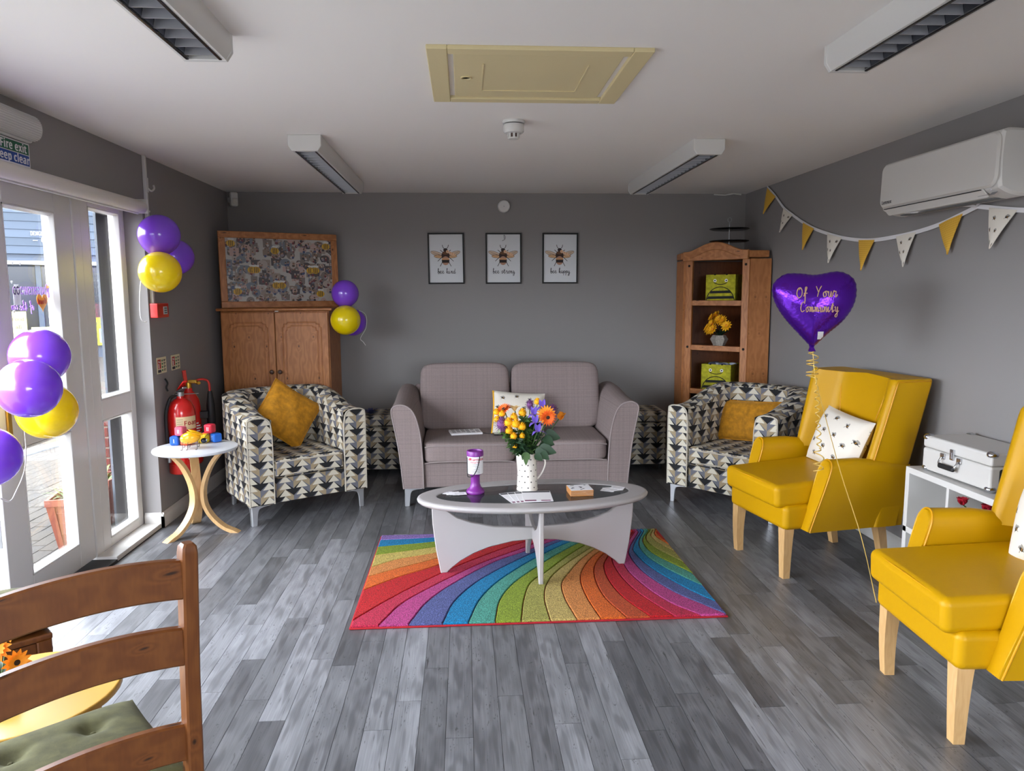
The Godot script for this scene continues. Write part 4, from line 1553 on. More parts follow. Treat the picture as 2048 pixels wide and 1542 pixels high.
# ---------------------------------------------------------------- corner bookcase
func bookcase() -> void:
	var L := V(1.905, 0, -6.31)
	var R := V(2.306, 0, -5.907)
	var f := R - L
	var w := f.length()
	var t := thing("corner_bookcase", "tall pine corner bookcase with arched top and open shelves", "bookcase", (L + R) * 0.5, atan2(-f.z, f.x))
	# local x along the front, z towards the room
	var inv := t.transform.affine_inverse()
	var loc := func(x, z): var q: Vector3 = inv * V(x, 0, z); return Vector2(q.x, q.z)
	var bl: Vector2 = loc.call(1.905, -6.515)
	var bc: Vector2 = loc.call(2.478, -6.515)
	var br: Vector2 = loc.call(2.478, -5.907)
	var fl := Vector2(-w / 2, 0)
	var fr := Vector2(w / 2, 0)
	var flat := Basis(Vector3.RIGHT, Vector3.FORWARD, Vector3.UP)  # outline x,y -> x,-z... depth up
	var plan := func(a: Array, y: float, h: float, g: G, bev := 0.004):
		var q := PackedVector2Array()
		for e in a:
			q.append(Vector2(e.x, -e.y))
		g.prism(q, h, bev, Transform3D(flat, V(0, y, 0)))
	var g := G.new()
	var wall := func(gg: G, a: Vector2, b: Vector2, th: float):
		var d := (b - a).normalized()
		var nn := Vector2(-d.y, d.x) * th
		plan.call([a, b, b + nn, a + nn], 0.0, 1.78, gg, 0.002)
	wall.call(g, bl, bc, 0.012)
	wall.call(g, bc, br, 0.012)
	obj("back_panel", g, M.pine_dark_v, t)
	g = G.new()
	wall.call(g, fl, bl, -0.02)
	obj("side_panel", g, M.pine_v, t)
	g = G.new()
	wall.call(g, br, fr, -0.02)
	obj("side_panel", g, M.pine_v, t)
	# front posts with studs
	var pw := 0.062
	for s in [-1, 1]:
		g = G.new()
		g.box(V(pw, 1.78, 0.03), V(s * (w / 2 - pw / 2), 0.89, -0.012), 0.005)
		var p := obj("front_post", g, M.pine_v, t)
		for y in [1.735, 1.045, 0.36]:
			g = G.new()
			g.lathe(poly([0, 0.008, 0.007, 0.006, 0.011, 0.0]), 14, Transform3D(Basis(Vector3.RIGHT, PI / 2), V(s * (w / 2 - pw / 2), y, 0.003)))
			obj("stud", g, mat("black_iron", c8(34, 30, 28), 0.45, {"metal": 0.6}), p)
	# shelves
	for y in [1.402, 1.022, 0.645, 0.27, 0.04]:
		g = G.new()
		plan.call([fl, fr, br, bc, bl], y + 0.006, 0.016, g, 0.002)
		g.box(V(w - pw * 2, 0.044, 0.026), V(0, y + 0.02, -0.014), 0.004)
		obj("shelf", g, M.pine_h, t)
	# top board and arched cornice
	g = G.new()
	var ov := 0.025
	plan.call([fl + Vector2(-ov * 1.4, ov), fr + Vector2(ov * 0.4, ov), br + Vector2(-0.0, ov * 1.3), bc, bl + Vector2(-ov, 0)], 1.79, 0.055, g, 0.006)
	obj("top_board", g, M.pine_h, t)
	g = G.new()
	var arch := PackedVector2Array([Vector2(-w / 2 - 0.005, 1.775), Vector2(w / 2 + 0.005, 1.775), Vector2(w / 2 + 0.005, 1.85)])
	for k in 21:
		var u := 1.0 - k / 20.0
		arch.append(Vector2((u - 0.5) * w * 0.86, 1.852 + 0.072 * pow(sin(PI * u), 1.5)))
	arch.append(Vector2(-w / 2 - 0.005, 1.85))
	g.prism(arch, 0.03, 0.004, Transform3D(Basis(), V(0, 0, ov - 0.005)))
	obj("arched_cornice", g, M.pine_h, t)
	g = G.new()
	var ap := PackedVector3Array()
	for k in 21:
		var u := k / 20.0
		ap.append(V((u - 0.5) * w * 0.78, 1.80 + 0.062 * pow(sin(PI * u), 1.5), ov + 0.024))
	g.tube(ap, 0.005, 6)
	obj("moulding", g, M.pine_h, t)
	# bee baskets
	basket(t.transform * V(-0.012, 1.424, -0.19), t.rotation.y + 0.14, "lime yellow fabric storage box with bee face, on the top bookcase shelf", false)
	basket(t.transform * V(-0.025, 0.667, -0.17), t.rotation.y + 0.17, "lime yellow fabric storage box with bee face, lower one just above the armchair", true)
	flower_pot(t.transform * V(-0.01, 1.044, -0.10), t.rotation.y - 0.6)
	# two-tier black cake stand on top
	var c := thing("cake_stand", "two tier black cake stand on top of the corner bookcase", "cake stand", V(2.235, 1.846, -6.2))
	for y in [0.085, 0.185]:
		g = G.new()
		g.lathe(poly([0, 0.004, 0.14, 0.004, 0.162, 0.010, 0.163, 0.006, 0.142, -0.001, 0, -0.001]), 36, Transform3D(Basis(), V(0, y, 0)))
		obj("plate", g, M.black_gloss, c)
	g = G.new()
	g.tube(path3([0, 0.0, 0, 0, 0.25, 0]), 0.004, 8)
	var ring := PackedVector3Array()
	for k in 12:
		ring.append(V(cos(TAU * k / 12) * 0.016, 0.268 + sin(TAU * k / 12) * 0.018, 0))
	g.tube(ring, 0.003, 6, true)
	g.ball(V(0.007, 0.01, 0.007), V(0, 0.235, 0), 6)
	g.cyl(0.05, 0.008, V(0, 0.0, 0), 20)
	obj("rod", g, M.steel, c)

func basket(at: Vector3, turn: float, label: String, full: bool) -> void:
	var t := thing("storage_box", label, "storage box", at, turn, "bee storage boxes")
	var lime := mat("lime_cloth", c8(206, 200, 40), 0.85, {"tex": "velvet", "tri": Vector3(5, 5, 5)})
	var g := G.new()
	var w := 0.255
	var h := 0.235
	var d := 0.255
	for s in [-1, 1]:
		g.rbox(V(0.008, h, d), 0.003, Transform3D(Basis(), V(s * (w / 2 - 0.004), h / 2, 0)))
		g.rbox(V(w, h, 0.008), 0.003, Transform3D(Basis(), V(0, h / 2, s * (d / 2 - 0.004))))
	g.box(V(w, 0.006, d), V(0, 0.004, 0))
	obj("box", g, lime, t)
	var z := d / 2 + 0.0012
	g = G.new()
	for s in [-1, 1]:
		g.cyl(0.0135, 0.0012, V(s * 0.048, h - 0.05, z - 0.001), 18, 0.0003, Basis(Vector3.RIGHT, PI / 2))
	obj("eye_white", g, M.paper, t)
	g = G.new()
	for s in [-1, 1]:
		g.cyl(0.006, 0.0012, V(s * 0.048, h - 0.05, z), 12, 0.0003, Basis(Vector3.RIGHT, PI / 2))
		g.rbox(V(0.016, 0.012, 0.012), 0.004, Transform3D(Basis(), V(s * 0.05, h, d / 2 - 0.004)))
	var sm := PackedVector3Array()
	for k in 13:
		var a := PI * (0.15 + 0.7 * k / 12.0)
		sm.append(V(-cos(a) * 0.062, h - 0.058 - sin(a) * 0.032 + 0.008, z))
	g.tube(sm, 0.0028, 6)
	var ar := PackedVector3Array()
	for k in 21:
		var a := PI * k / 20.0
		ar.append(V(-cos(a) * 0.12, 0.004 + sin(a) * 0.128, z))
	g.tube(ar, 0.0032, 6)
	for e in [[0.088, 0.022], [0.042, 0.022]]:
		var x0 := 0.12 * sqrt(maxf(0, 1.0 - pow((e[0] - 0.004) / 0.128, 2)))
		g.prism(poly([-x0, e[0] - e[1] / 2, x0, e[0] - e[1] / 2 + 0.004, x0 - 0.008, e[0] + e[1] / 2 + 0.004, -x0 + 0.010, e[0] + e[1] / 2]), 0.0014, 0, Transform3D(Basis(), V(0, 0, z - 0.0012)))
	obj("face_print", g, mat("print_black", c8(24, 24, 22), 0.8), t)
	if full:
		for k in 9:
			g = G.new()
			g.ball(V(0.035, 0.016, 0.03), V(rng.randf_range(-0.09, 0.1), h - 0.005, rng.randf_range(-0.08, 0.08)), 6)
			obj("contents", g, mat("content_%d" % (k % 3), [c8(190, 196, 210), c8(110, 116, 150), c8(70, 74, 90)][k % 3], 0.5), t)

func daisy(parent: Node, at: Vector3, face: Vector3, r: float, petals: int, m: Material, mid: Material, called := "flower_head", layers := 2) -> Node3D:
	var g := G.new()
	var f := face.normalized()
	var s := f.cross(Vector3.UP if absf(f.y) < 0.9 else Vector3.RIGHT).normalized()
	var u := s.cross(f)
	for l in layers:
		for k in petals:
			var a := TAU * (k + 0.5 * l) / petals
			var d := (s * cos(a) + u * sin(a)) * (1.0 - 0.18 * l) + f * (0.12 + 0.35 * l)
			blade(g, at + f * 0.002 * l, d.normalized(), r * (1.0 - 0.2 * l), r * 2.7 / petals, 0.06, 4, 0.2, 0.8, f)
	var o := obj(called, g, m, parent)
	g = G.new()
	g.ball(V(r * 0.26, r * 0.26, r * 0.14), at + f * r * 0.1, 6, Basis(s, u, f))
	obj("flower_centre", g, mid, o)
	return o

func flower_pot(at: Vector3, turn: float) -> void:
	var t := thing("potted_flowers", "artificial yellow flowers in a white faceted pot on the bookcase", "plant", at, turn)
	var g := G.new()
	var r := []
	for e in [[0.046, 0.0], [0.088, 0.072], [0.062, 0.105], [0.056, 0.105], [0.075, 0.072]]:
		var ring := PackedVector3Array()
		for k in 6:
			ring.append(V(cos(TAU * k / 6) * e[0], e[1], sin(TAU * k / 6) * e[0] * 0.8))
		r.append(ring)
	g.loft(r, 0.95)
	obj("pot", g, mat("stone_white", c8(206, 202, 194), 0.7, {"tex": "speck", "tri": Vector3(8, 8, 8)}), t)
	for e in [[-0.11, 0.16, 0.05], [-0.055, 0.27, 0.0], [-0.09, 0.25, 0.02], [0.0, 0.20, 0.07], [0.05, 0.24, 0.03], [0.035, 0.155, 0.08], [0.085, 0.23, 0.02], [0.15, 0.19, 0.02], [-0.02, 0.15, 0.08]]:
		g = G.new()
		g.tube(smooth3(path3([0, 0.09, 0, e[0] * 0.5, e[1] * 0.6 + 0.03, e[2] * 0.4, e[0], e[1], e[2]])), 0.0025, 5)
		var st := obj("stem", g, M.leaf_dark, t)
		daisy(st, V(e[0], e[1], e[2]), V(e[0] * 3, 0.5, 0.9), 0.052, 11, M.flower_yellow, M.flower_amber)
	g = G.new()
	for k in 14:
		var a := rng.randf() * TAU
		blade(g, V(cos(a) * 0.02, 0.1, sin(a) * 0.02), V(cos(a), 0.9, sin(a)).normalized(), 0.09, 0.018, 0.2)
	obj("foliage", g, M.leaf_dark, t)

# ---------------------------------------------------------------- sofa
func blade_leg(parent: Node, at: Vector3, sx: float, sz: float, h: float) -> void:
	# thin metal corner leg: two plates meeting at the corner
	var g := G.new()
	var o := smooth2(poly([0.125, h - 0.012, 0.075, h - 0.018, 0.045, h - 0.04, 0.034, 0.0]), 4)
	var pl := PackedVector2Array([Vector2(0.006, 0), Vector2(0, h), Vector2(0.13, h)])
	pl.append_array(o)
	g.prism(pl, 0.012, 0.002, Transform3D(Basis(V(sx, 0, 0), V(0, 1, 0), V(0, 0, -sz)), at))
	g.prism(pl, 0.012, 0.002, Transform3D(Basis(V(0, 0, -sz), V(0, 1, 0), V(sx, 0, 0)), at))
	obj("leg", g, M.leg_metal, parent)

func sofa() -> void:
	var t := thing("sofa", "two seat grey-brown linen sofa against the back wall", "sofa", V(0.362, 0, -5.175), 0.008)
	var m: Material = M.linen
	var g := G.new()
	g.rbox(V(1.36, 0.18, 0.8), 0.012, Transform3D(Basis(), V(0, 0.223, -0.415)), 2)
	obj("base", g, m, t)
	g = G.new()
	g.rbox(V(1.52, 0.65, 0.1), 0.03, eul(-6, 0, 0, V(0, 0.46, -0.83)), 3)
	obj("back_frame", g, m, t)
	for s in [-1.0, 1.0]:
		# arm: flared, rolled profile swept from front to back, rising a little
		var rings := []
		var prof := smooth2(poly([0.805, 0.135, 0.835, 0.42, 0.875, 0.64, 0.882, 0.695, 0.865, 0.725, 0.825, 0.738, 0.775, 0.728, 0.735, 0.695, 0.705, 0.63, 0.678, 0.5, 0.664, 0.3, 0.662, 0.135]), 4)
		for e in [[0.0, 0.0, 0.97], [0.0, 0.0, 1.0], [-0.3, 0.012, 0.995], [-0.6, 0.045, 0.98], [-0.82, 0.05, 0.96]]:
			var ring := PackedVector3Array()
			var zz: float = e[0]
			for q in prof:
				var x: float = 0.75 + (q.x - 0.75) * (e[2] if rings.size() else 0.97)
				var y: float = q.y + e[1] * smoothstep(0.3, 0.7, q.y)
				if rings.size() == 0:
					y -= 0.006 * smoothstep(0.3, 0.7, q.y)
				ring.append(V(s * x, y, zz + (0.005 if rings.size() == 0 else -0.004)))
			rings.append(ring)
		g = G.new()
		g.loft(rings, 0.6)
		var a := obj("arm", g, m, t)
		g = G.new()
		var pp := PackedVector3Array()
		for q in prof:
			pp.append(V(s * (0.75 + (q.x - 0.75) * 0.985), q.y - 0.002, 0.003))
		g.tube(pp, 0.0055, 6)
		obj("piping", g, mat("linen_piping", c8(150, 138, 136), 0.9), a)
		# seat cushion
		g = G.new()
		g.soft(V(0.664, 0.158, 0.66), 9.0, Transform3D(Basis(), V(s * 0.333, 0.388, -0.315)), 14)
		var c := obj("seat_cushion", g, m, t)
		g = G.new()
		for y in [0.442, 0.326]:
			var q := PackedVector3Array()
			for k in 13:
				var u := k / 12.0 * 2.0 - 1.0
				q.append(V(s * 0.333 + u * 0.318, y - 0.012 * pow(absf(u), 6.0), 0.013 - 0.012 * pow(absf(u), 8.0)))
			g.tube(q, 0.005, 6)
		obj("piping", g, M.linen_piping, c)
		# back cushion
		g = G.new()
		var tilt := eul(-11, 0, 0, V(s * 0.357, 0.70, -0.655))
		g.soft(V(0.70, 0.53, 0.20), 7.0, tilt, 16)
		c = obj("back_cushion", g, m, t)
		g = G.new()
		var lp := PackedVector3Array()
		for k in 40:
			var a2 := TAU * k / 40
			var cx := signf(cos(a2)) * pow(absf(cos(a2)), 2.0 / 7.0)
			var cy := signf(sin(a2)) * pow(absf(sin(a2)), 2.0 / 7.0)
			lp.append(tilt * V(cx * 0.34, cy * 0.256, 0.058))
		g.tube(lp, 0.0045, 6, true)
		obj("piping", g, M.linen_piping, c)
		blade_leg(t, V(s * 0.8, 0, -0.015), -s, 1.0, 0.137)
		blade_leg(t, V(s * 0.8, 0, -0.80), -s, -1.0, 0.137)
	# things lying on it
	g = G.new()
	g.pillow(0.40, 0.34, 0.13, Transform3D(), 18, 0.05)
	var p := obj("cushion", g, M.bee_cotton)
	tag(p, "cream bee cushion with yellow edge leaning on the sofa behind the flowers", "cushion", "cream bee cushions")
	p.transform = eul(-24, 4, -5, V(0.405, 0.605, -5.535))
	g = G.new()
	var e2 := PackedVector3Array()
	for k in 17:
		var y := k / 8.0 - 1.0
		e2.append(V(-0.2 * (1.0 - 0.05 * (1.0 - y * y)) - 0.001, y * 0.168, 0.0))
	g.tube(e2, 0.006, 6)
	obj("yellow_edge", g, M.flower_yellow, p)
	var n := thing("notepad", "white printed pad lying on the left sofa seat", "notepad", V(0.0, 0.467, -5.50), 0.15)
	g = G.new()
	g.rbox(V(0.235, 0.014, 0.165), 0.002, Transform3D(Basis(), V(0, 0.008, 0)))
	obj("pages", g, M.paper, n)
	g = G.new()
	for k in 5:
		for j in 6:
			if rng.randf() < 0.85:
				g.box(V(0.026, 0.0008, 0.014), V(-0.09 + j * 0.036, 0.0155, -0.06 + k * 0.028), 0.0002)
	obj("print", g, mat("print_grey", c8(140, 138, 140), 0.8), n)
	var tr := thing("phone", "black phone lying on the sofa below the bee cushion", "phone", V(0.285, 0.468, -5.42), 0.1)
	g = G.new()
	g.rbox(V(0.16, 0.009, 0.08), 0.004, Transform3D(Basis(), V(0, 0.005, 0)))
	obj("body", g, M.black_gloss, tr)
	g = G.new()
	g.rbox(V(0.145, 0.001, 0.068), 0.0004, Transform3D(Basis(), V(0.003, 0.0098, 0)))
	obj("screen", g, mat("screen_pale", c8(150, 150, 140), 0.1), tr)
	g = G.new()
	g.lathe(poly([0.012, 0, 0.026, 0, 0.027, 0.003, 0.027, 0.026, 0.026, 0.028, 0.012, 0.028, 0.012, 0]), 22)
	var tp := obj("tape_roll", g, mat("tape_green", c8(186, 200, 160), 0.4))
	tag(tp, "small pale green tape roll standing on the phone on the sofa", "tape")
	tp.position = V(0.268, 0.479, -5.43)
	g = G.new()
	g.tube(smooth3(path3([0.115, 0.475, -5.47, 0.15, 0.47, -5.46, 0.19, 0.471, -5.44, 0.21, 0.474, -5.43])), 0.002, 5)
	tag(obj("phone_cable", g, M.black_rubber), "thin dark cable lying on the sofa between pad and phone", "cable")
	# patterned footstools tucked in behind, one either side
	for k in 2:
		var s := thing("footstool", ["triangle patterned box stool left of the sofa, half hidden", "triangle patterned box stool right of the sofa, half hidden"][k], "stool", V([-0.56, 1.40][k], 0, -6.315), 0, "patterned stools beside the sofa")
		g = G.new()
		g.rbox(V(0.62, 0.36, 0.39), 0.02, Transform3D(Basis(), V(0, 0.23, 0)))
		obj("body", g, M.arrow_cloth_tri, s)
		g = G.new()
		g.rbox(V(0.63, 0.10, 0.40), 0.03, Transform3D(Basis(), V(0, 0.46, 0)), 3)
		obj("lid", g, M.arrow_cloth_tri, s)
		for x in [-0.27, 0.27]:
			for z in [-0.16, 0.16]:
				g = G.new()
				g.cyl(0.016, 0.05, V(x, 0.0, z), 10)
				obj("foot", g, M.black_rubber, s)
	g = G.new()
	for k in 26:
		var a := rng.randf() * TAU
		blade(g, V(-0.79, 0.515, -6.2) + V(cos(a), 0, sin(a)) * 0.01, V(cos(a), rng.randf_range(0.4, 1.6), sin(a)).normalized(), rng.randf_range(0.05, 0.1), 0.012, 0.3)
	tag(obj("ribbon_bow", g, mat("bow_blue", c8(72, 76, 120), 0.5)), "dark blue ribbon bow on the left patterned stool", "bow")

# ---------------------------------------------------------------- tub chairs
func tub_plan(k: float, hw: float, front: float, back: float) -> Vector2:
	# k from 0 (front left) round the back to 1 (front right)
	var s := 0.36
	if k < 0.26:
		return Vector2(-hw, lerpf(front, -0.02, k / 0.26))
	if k > 0.74:
		return Vector2(hw, lerpf(-0.02, front, (k - 0.74) / 0.26))
	var a := (k - 0.26) / 0.48 * PI
	return Vector2(-hw * signf(cos(a)) * pow(absf(cos(a)), 0.66), -0.02 - (back - 0.02) * pow(sin(a), 0.66))

func make_tub(label: String, at: Vector3, turn: float) -> Node3D:
	var t := thing("tub_chair", label, "armchair", at, turn, "patterned tub chairs")
	var m: Material = M.arrow_cloth
	var n := 56
	var po := []
	var pi := []
	var lo := [0.0]
	var li := [0.0]
	var h := []
	for k in n + 1:
		var a := tub_plan(float(k) / n, 0.412, 0.36, 0.40)
		var b := tub_plan(float(k) / n, 0.252, 0.36, 0.245)
		po.append(a)
		pi.append(b)
		h.append(0.712 + 0.118 * smoothstep(0.30, -0.30, a.y))
		if k:
			lo.append(lo[k - 1] + a.distance_to(po[k - 1]))
			li.append(li[k - 1] + b.distance_to(pi[k - 1]))
	var g := G.new()
	var s0 := 0
	# outside, rounded top and inside
	g.grid(n, 12, func(u, v):
		var k := int(round(u * n))
		var o: Vector2 = po[k]
		return V(o.x, 0.135 + (h[k] - 0.018 - 0.135) * v, o.y))
	for k in g.v.size():
		g.t[k] = Vector2(lo[k % (n + 1)], -g.v[k].y)
	s0 = g.v.size()
	g.grid(n, 6, func(u, v):
		var k := int(round(u * n))
		var o: Vector2 = po[k].lerp(pi[k], v)
		return V(o.x, h[k] - 0.018 + 0.022 * pow(sin(PI * v), 0.5), o.y), Vector3.UP)
	for k in range(s0, g.v.size()):
		var r := (k - s0) / (n + 1)
		g.t[k] = Vector2(lo[(k - s0) % (n + 1)], -h[(k - s0) % (n + 1)] - r / 6.0 * 0.16)
	s0 = g.v.size()
	g.grid(n, 6, func(u, v):
		var k := int(round(u * n))
		var o: Vector2 = pi[k]
		return V(o.x, 0.28 + (h[k] - 0.018 - 0.28) * v, o.y))
	for k in range(s0, g.v.size()):
		g.n[k] = -g.n[k]
		g.t[k] = Vector2(li[(k - s0) % (n + 1)] + 0.05, -g.v[k].y)
	# swap the winding of the inside to suit its turned normals
	var gi := G.new()
	for k in range(0, g.ix.size(), 3):
		gi.v = g.v
		gi.n = g.n
		break
	var fixed := PackedInt32Array()
	for k in range(0, g.ix.size(), 3):
		var a := g.ix[k]
		var b := g.ix[k + 1]
		var c := g.ix[k + 2]
		if (g.v[b] - g.v[a]).cross(g.v[c] - g.v[a]).dot(g.n[a]) > 0:
			fixed.append_array(PackedInt32Array([a, c, b]))
		else:
			fixed.append_array(PackedInt32Array([a, b, c]))
	g.ix = fixed
	obj("shell", g, m, t)
	for s in [-1.0, 1.0]:
		g = G.new()
		var o := smooth2(poly([0.252, 0.135, 0.252, 0.5, 0.256, 0.63, 0.272, 0.69, 0.31, 0.712, 0.36, 0.714, 0.398, 0.704, 0.412, 0.675, 0.414, 0.5, 0.412, 0.135]), 4)
		var q := PackedVector2Array()
		for e in o:
			q.append(Vector2(e.x * s, e.y))
		g.prism(q, 0.02, 0.005, Transform3D(Basis(), V(0, 0, 0.348)))
		var p := obj("arm_front", g, m, t)
		g = G.new()
		var pp := PackedVector3Array()
		for e in q:
			pp.append(V(e.x, e.y, 0.364))
		g.tube(pp, 0.0055, 6)
		obj("piping", g, M.pipe_cloth, p)
	g = G.new()
	g.rbox(V(0.51, 0.165, 0.60), 0.006, Transform3D(Basis(), V(0, 0.215, 0.045)))
	obj("seat_rail", g, m, t)
	g = G.new()
	g.rbox(V(0.496, 0.135, 0.62), 0.035, Transform3D(Basis(), V(0, 0.365, 0.062)), 4)
	var c := obj("seat_cushion", g, m, t)
	g = G.new()
	for y in [0.408, 0.322]:
		g.tube(path3([-0.235, y, 0.364, 0.0, y + 0.006, 0.374, 0.235, y, 0.364]), 0.005, 6)
	obj("piping", g, M.pipe_cloth, c)
	for e in [[-1, 1], [1, 1], [-1, -1], [1, -1]]:
		var z := 0.345 if e[1] > 0 else -0.30
		var x := 0.40 if e[1] > 0 else 0.34
		blade_leg(t, V(e[0] * x, 0, z), -e[0], e[1], 0.137)
	return t

func tub_chairs() -> void:
	var a := make_tub("triangle patterned tub chair in front of the wardrobe", V(-1.255, 0, -5.294), atan2(0.555, 0.832))
	var b := copy(a, "triangle patterned tub chair in front of the corner bookcase", V(2.003, 0, -5.09), atan2(-0.768, 0.64))
	velvet_cushion(a.transform * eul(-22, 0, -38, V(0.01, 0.655, -0.06)), 0.385, 0.385, "mustard velvet cushion stood on its corner in the left tub chair")
	velvet_cushion(b.transform * eul(-20, 0, 3, V(-0.05, 0.578, -0.115)), 0.47, 0.30, "mustard velvet cushion lying square in the right tub chair")

func velvet_cushion(xf: Transform3D, w: float, h: float, label: String) -> void:
	var g := G.new()
	g.pillow(w, h, 0.15, Transform3D(), 22, 0.05)
	for k in g.v.size():
		# gathered creases
		var q := g.v[k]
		g.v[k].z += 0.005 * sin(q.x * 42.0 + q.y * 13.0) * clampf(1.0 - q.length() / w * 1.6, 0, 1)
	var o := obj("cushion", g, M.mustard_velvet)
	tag(o, label, "cushion", "mustard velvet cushions")
	o.transform = xf
	var e := PackedVector3Array()
	g = G.new()
	for k in 48:
		var a := k / 12
		var u := (k % 12) / 6.0 - 1.0
		var c: Vector2 = [Vector2(u, -1), Vector2(1, u), Vector2(-u, 1), Vector2(-1, -u)][a]
		e.append(V(c.x * w * 0.5 * (1.0 - 0.05 * (1.0 - c.y * c.y)), c.y * h * 0.5 * (1.0 - 0.05 * (1.0 - c.x * c.x)), 0))
	g.tube(e, 0.006, 6, true)
	obj("seam", g, M.mustard_velvet, o)

# ---------------------------------------------------------------- yellow wing chairs
func make_wing_chair(label: String, at: Vector3, turn: float) -> Node3D:
	var t := thing("wing_chair", label, "armchair", at, turn, "yellow wing chairs")
	var m: Material = M.yellow_vinyl
	var g := G.new()
	g.rbox(V(0.545, 0.135, 0.66), 0.03, Transform3D(Basis(), V(0, 0.335, 0.03)), 4)
	obj("seat_rail", g, m, t)
	g = G.new()
	g.rbox(V(0.512, 0.125, 0.62), 0.03, eul(3, 0, 0, V(0, 0.462, 0.095)), 4)
	for k in g.v.size():
		if g.v[k].y > 0.45:
			g.v[k].y += 0.014 * (1.0 - pow(g.v[k].x / 0.256, 2)) * (1.0 - pow((g.v[k].z - 0.095) / 0.31, 2))
	var c := obj("seat_cushion", g, m, t)
	g = G.new()
	g.tube(path3([-0.225, 0.498, 0.395, 0.0, 0.502, 0.398, 0.225, 0.498, 0.395]), 0.003, 6)
	obj("seam", g, M.yellow_piping, c)
	for s in [-1.0, 1.0]:
		var o := smooth2(poly([0.262, 0.268, 0.264, 0.42, 0.262, 0.53, 0.264, 0.60, 0.282, 0.637, 0.312, 0.648, 0.342, 0.636, 0.356, 0.60, 0.350, 0.50, 0.336, 0.38, 0.325, 0.268]), 4)
		var rings := []
		for e in [[1.0, 0.9], [1.0, 0.97], [0.94, 1.0], [0.0, 1.0], [-0.7, 0.98], [-1.25, 0.96]]:
			var ring := PackedVector3Array()
			for q in o:
				var z: float = 0.255 - 0.10 * (q.y - 0.268) / 0.38
				z = z - 0.012 + 0.014 * (e[0] - 0.94) / 0.06 if e[0] > 0.9 else lerpf(-0.02, z - 0.012, e[0]) if e[0] >= 0.0 else e[0] * 0.25
				var x: float = 0.308 + (q.x - 0.308) * e[1]
				var y: float = 0.455 + (q.y - 0.455) * (e[1] if e[0] > 0.9 else 1.0)
				if e[0] < 0.0:
					y -= 0.03 * -e[0] * smoothstep(0.5, 0.64, q.y)
				ring.append(V(s * x, y, z))
			rings.append(ring)
		g = G.new()
		g.loft(rings, 0.6)
		var a := obj("arm", g, m, t)
		g = G.new()
		var pp := PackedVector3Array()
		for q in o:
			pp.append(V(s * (0.308 + (q.x - 0.308) * 1.0), 0.455 + (q.y - 0.455) * 0.995, 0.246 - 0.10 * (q.y - 0.268) / 0.38))
		g.tube(pp, 0.0042, 6)
		obj("piping", g, M.yellow_piping, a)
	# lower back block, then the winged back
	var ring_at := func(y: float, wings: float, sh: float) -> PackedVector3Array:
		var rec := 0.165 * (y - 0.27) / 0.77
		var zi := -0.165 - rec * 0.9
		var zo := -0.27 - rec
		var zw := lerpf(zi + 0.03, -0.095 - 0.11 * clampf((y - 0.6) / 0.44, 0, 1), wings)
		var hw := lerpf(0.335, 0.325 + 0.025 * clampf((y - 0.6) / 0.44, 0, 1), wings)
		var half := [[0.0, zi], [0.10, zi + 0.001], [0.175, zi + 0.006], [0.22, lerpf(zi, zw, 0.25)], [0.27, zw - 0.022], [hw - 0.045, zw - 0.004], [hw - 0.025, zw], [hw - 0.006, zw - 0.006], [hw, zw - 0.02], [hw + 0.012 * wings, (zw + zo) / 2], [hw + 0.02 * wings, zo + 0.03], [hw - 0.0, zo + 0.004], [hw - 0.08, zo - 0.008], [0.0, zo - 0.012]]
		var r := PackedVector3Array()
		var mz := (zi + zo) / 2
		for e in half:
			r.append(V(e[0] * sh, y, mz + (e[1] - mz) * sh))
		for k in range(half.size() - 2, 0, -1):
			r.append(V(-half[k][0] * sh, y, mz + (half[k][1] - mz) * sh))
		return r
	g = G.new()
	g.loft([ring_at.call(0.27, 0.0, 1.0), ring_at.call(0.45, 0.0, 1.0), ring_at.call(0.60, 0.0, 1.0)], 0.6)
	obj("lower_back", g, m, t)
	g = G.new()
	var rr := [ring_at.call(0.592, 1.0, 0.98), ring_at.call(0.60, 1.0, 1.0)]
	for k in 6:
		rr.append(ring_at.call(0.66 + 0.07 * k, 1.0, 1.0))
	rr.append(ring_at.call(1.035, 1.0, 0.995))
	rr.append(ring_at.call(1.047, 1.0, 0.97))
	for k in rr.size():
		# gentle dip of the top edge between the wings
		for j in rr[k].size():
			var q: Vector3 = rr[k][j]
			rr[k][j].y += smoothstep(0.85, 1.04, q.y) * (0.012 * pow(cos(q.x * 9.0), 2) - 0.006)
	g.loft(rr, 0.6)
	var b := obj("winged_back", g, m, t)
	for s in [-1.0, 1.0]:
		g = G.new()
		var e := []
		for k in 6:
			var y := 0.60 + k * 0.088
			var zi := -0.165 - 0.165 * (y - 0.27) / 0.77 * 0.9
			e.append_array([s * lerpf(0.10, 0.20, k / 5.0), y, zi + lerpf(0.001, 0.008, k / 5.0)])
		g.tube(path3(e), 0.0035, 6)
		obj("seam", g, M.yellow_piping, b)
		g = G.new()
		var pp := PackedVector3Array()
		for k in range(1, 9):
			pp.append(rr[k][8] * V(s, 1, 1) + V(0, 0, 0.004))
		pp.append(rr[8][10] * V(s, 1, 1) + V(0, 0.004, 0))
		pp.append(rr[8][12] * V(s, 1, 1) + V(0, 0.004, 0))
		g.tube(pp, 0.0042, 6)
		obj("piping", g, M.yellow_piping, b)
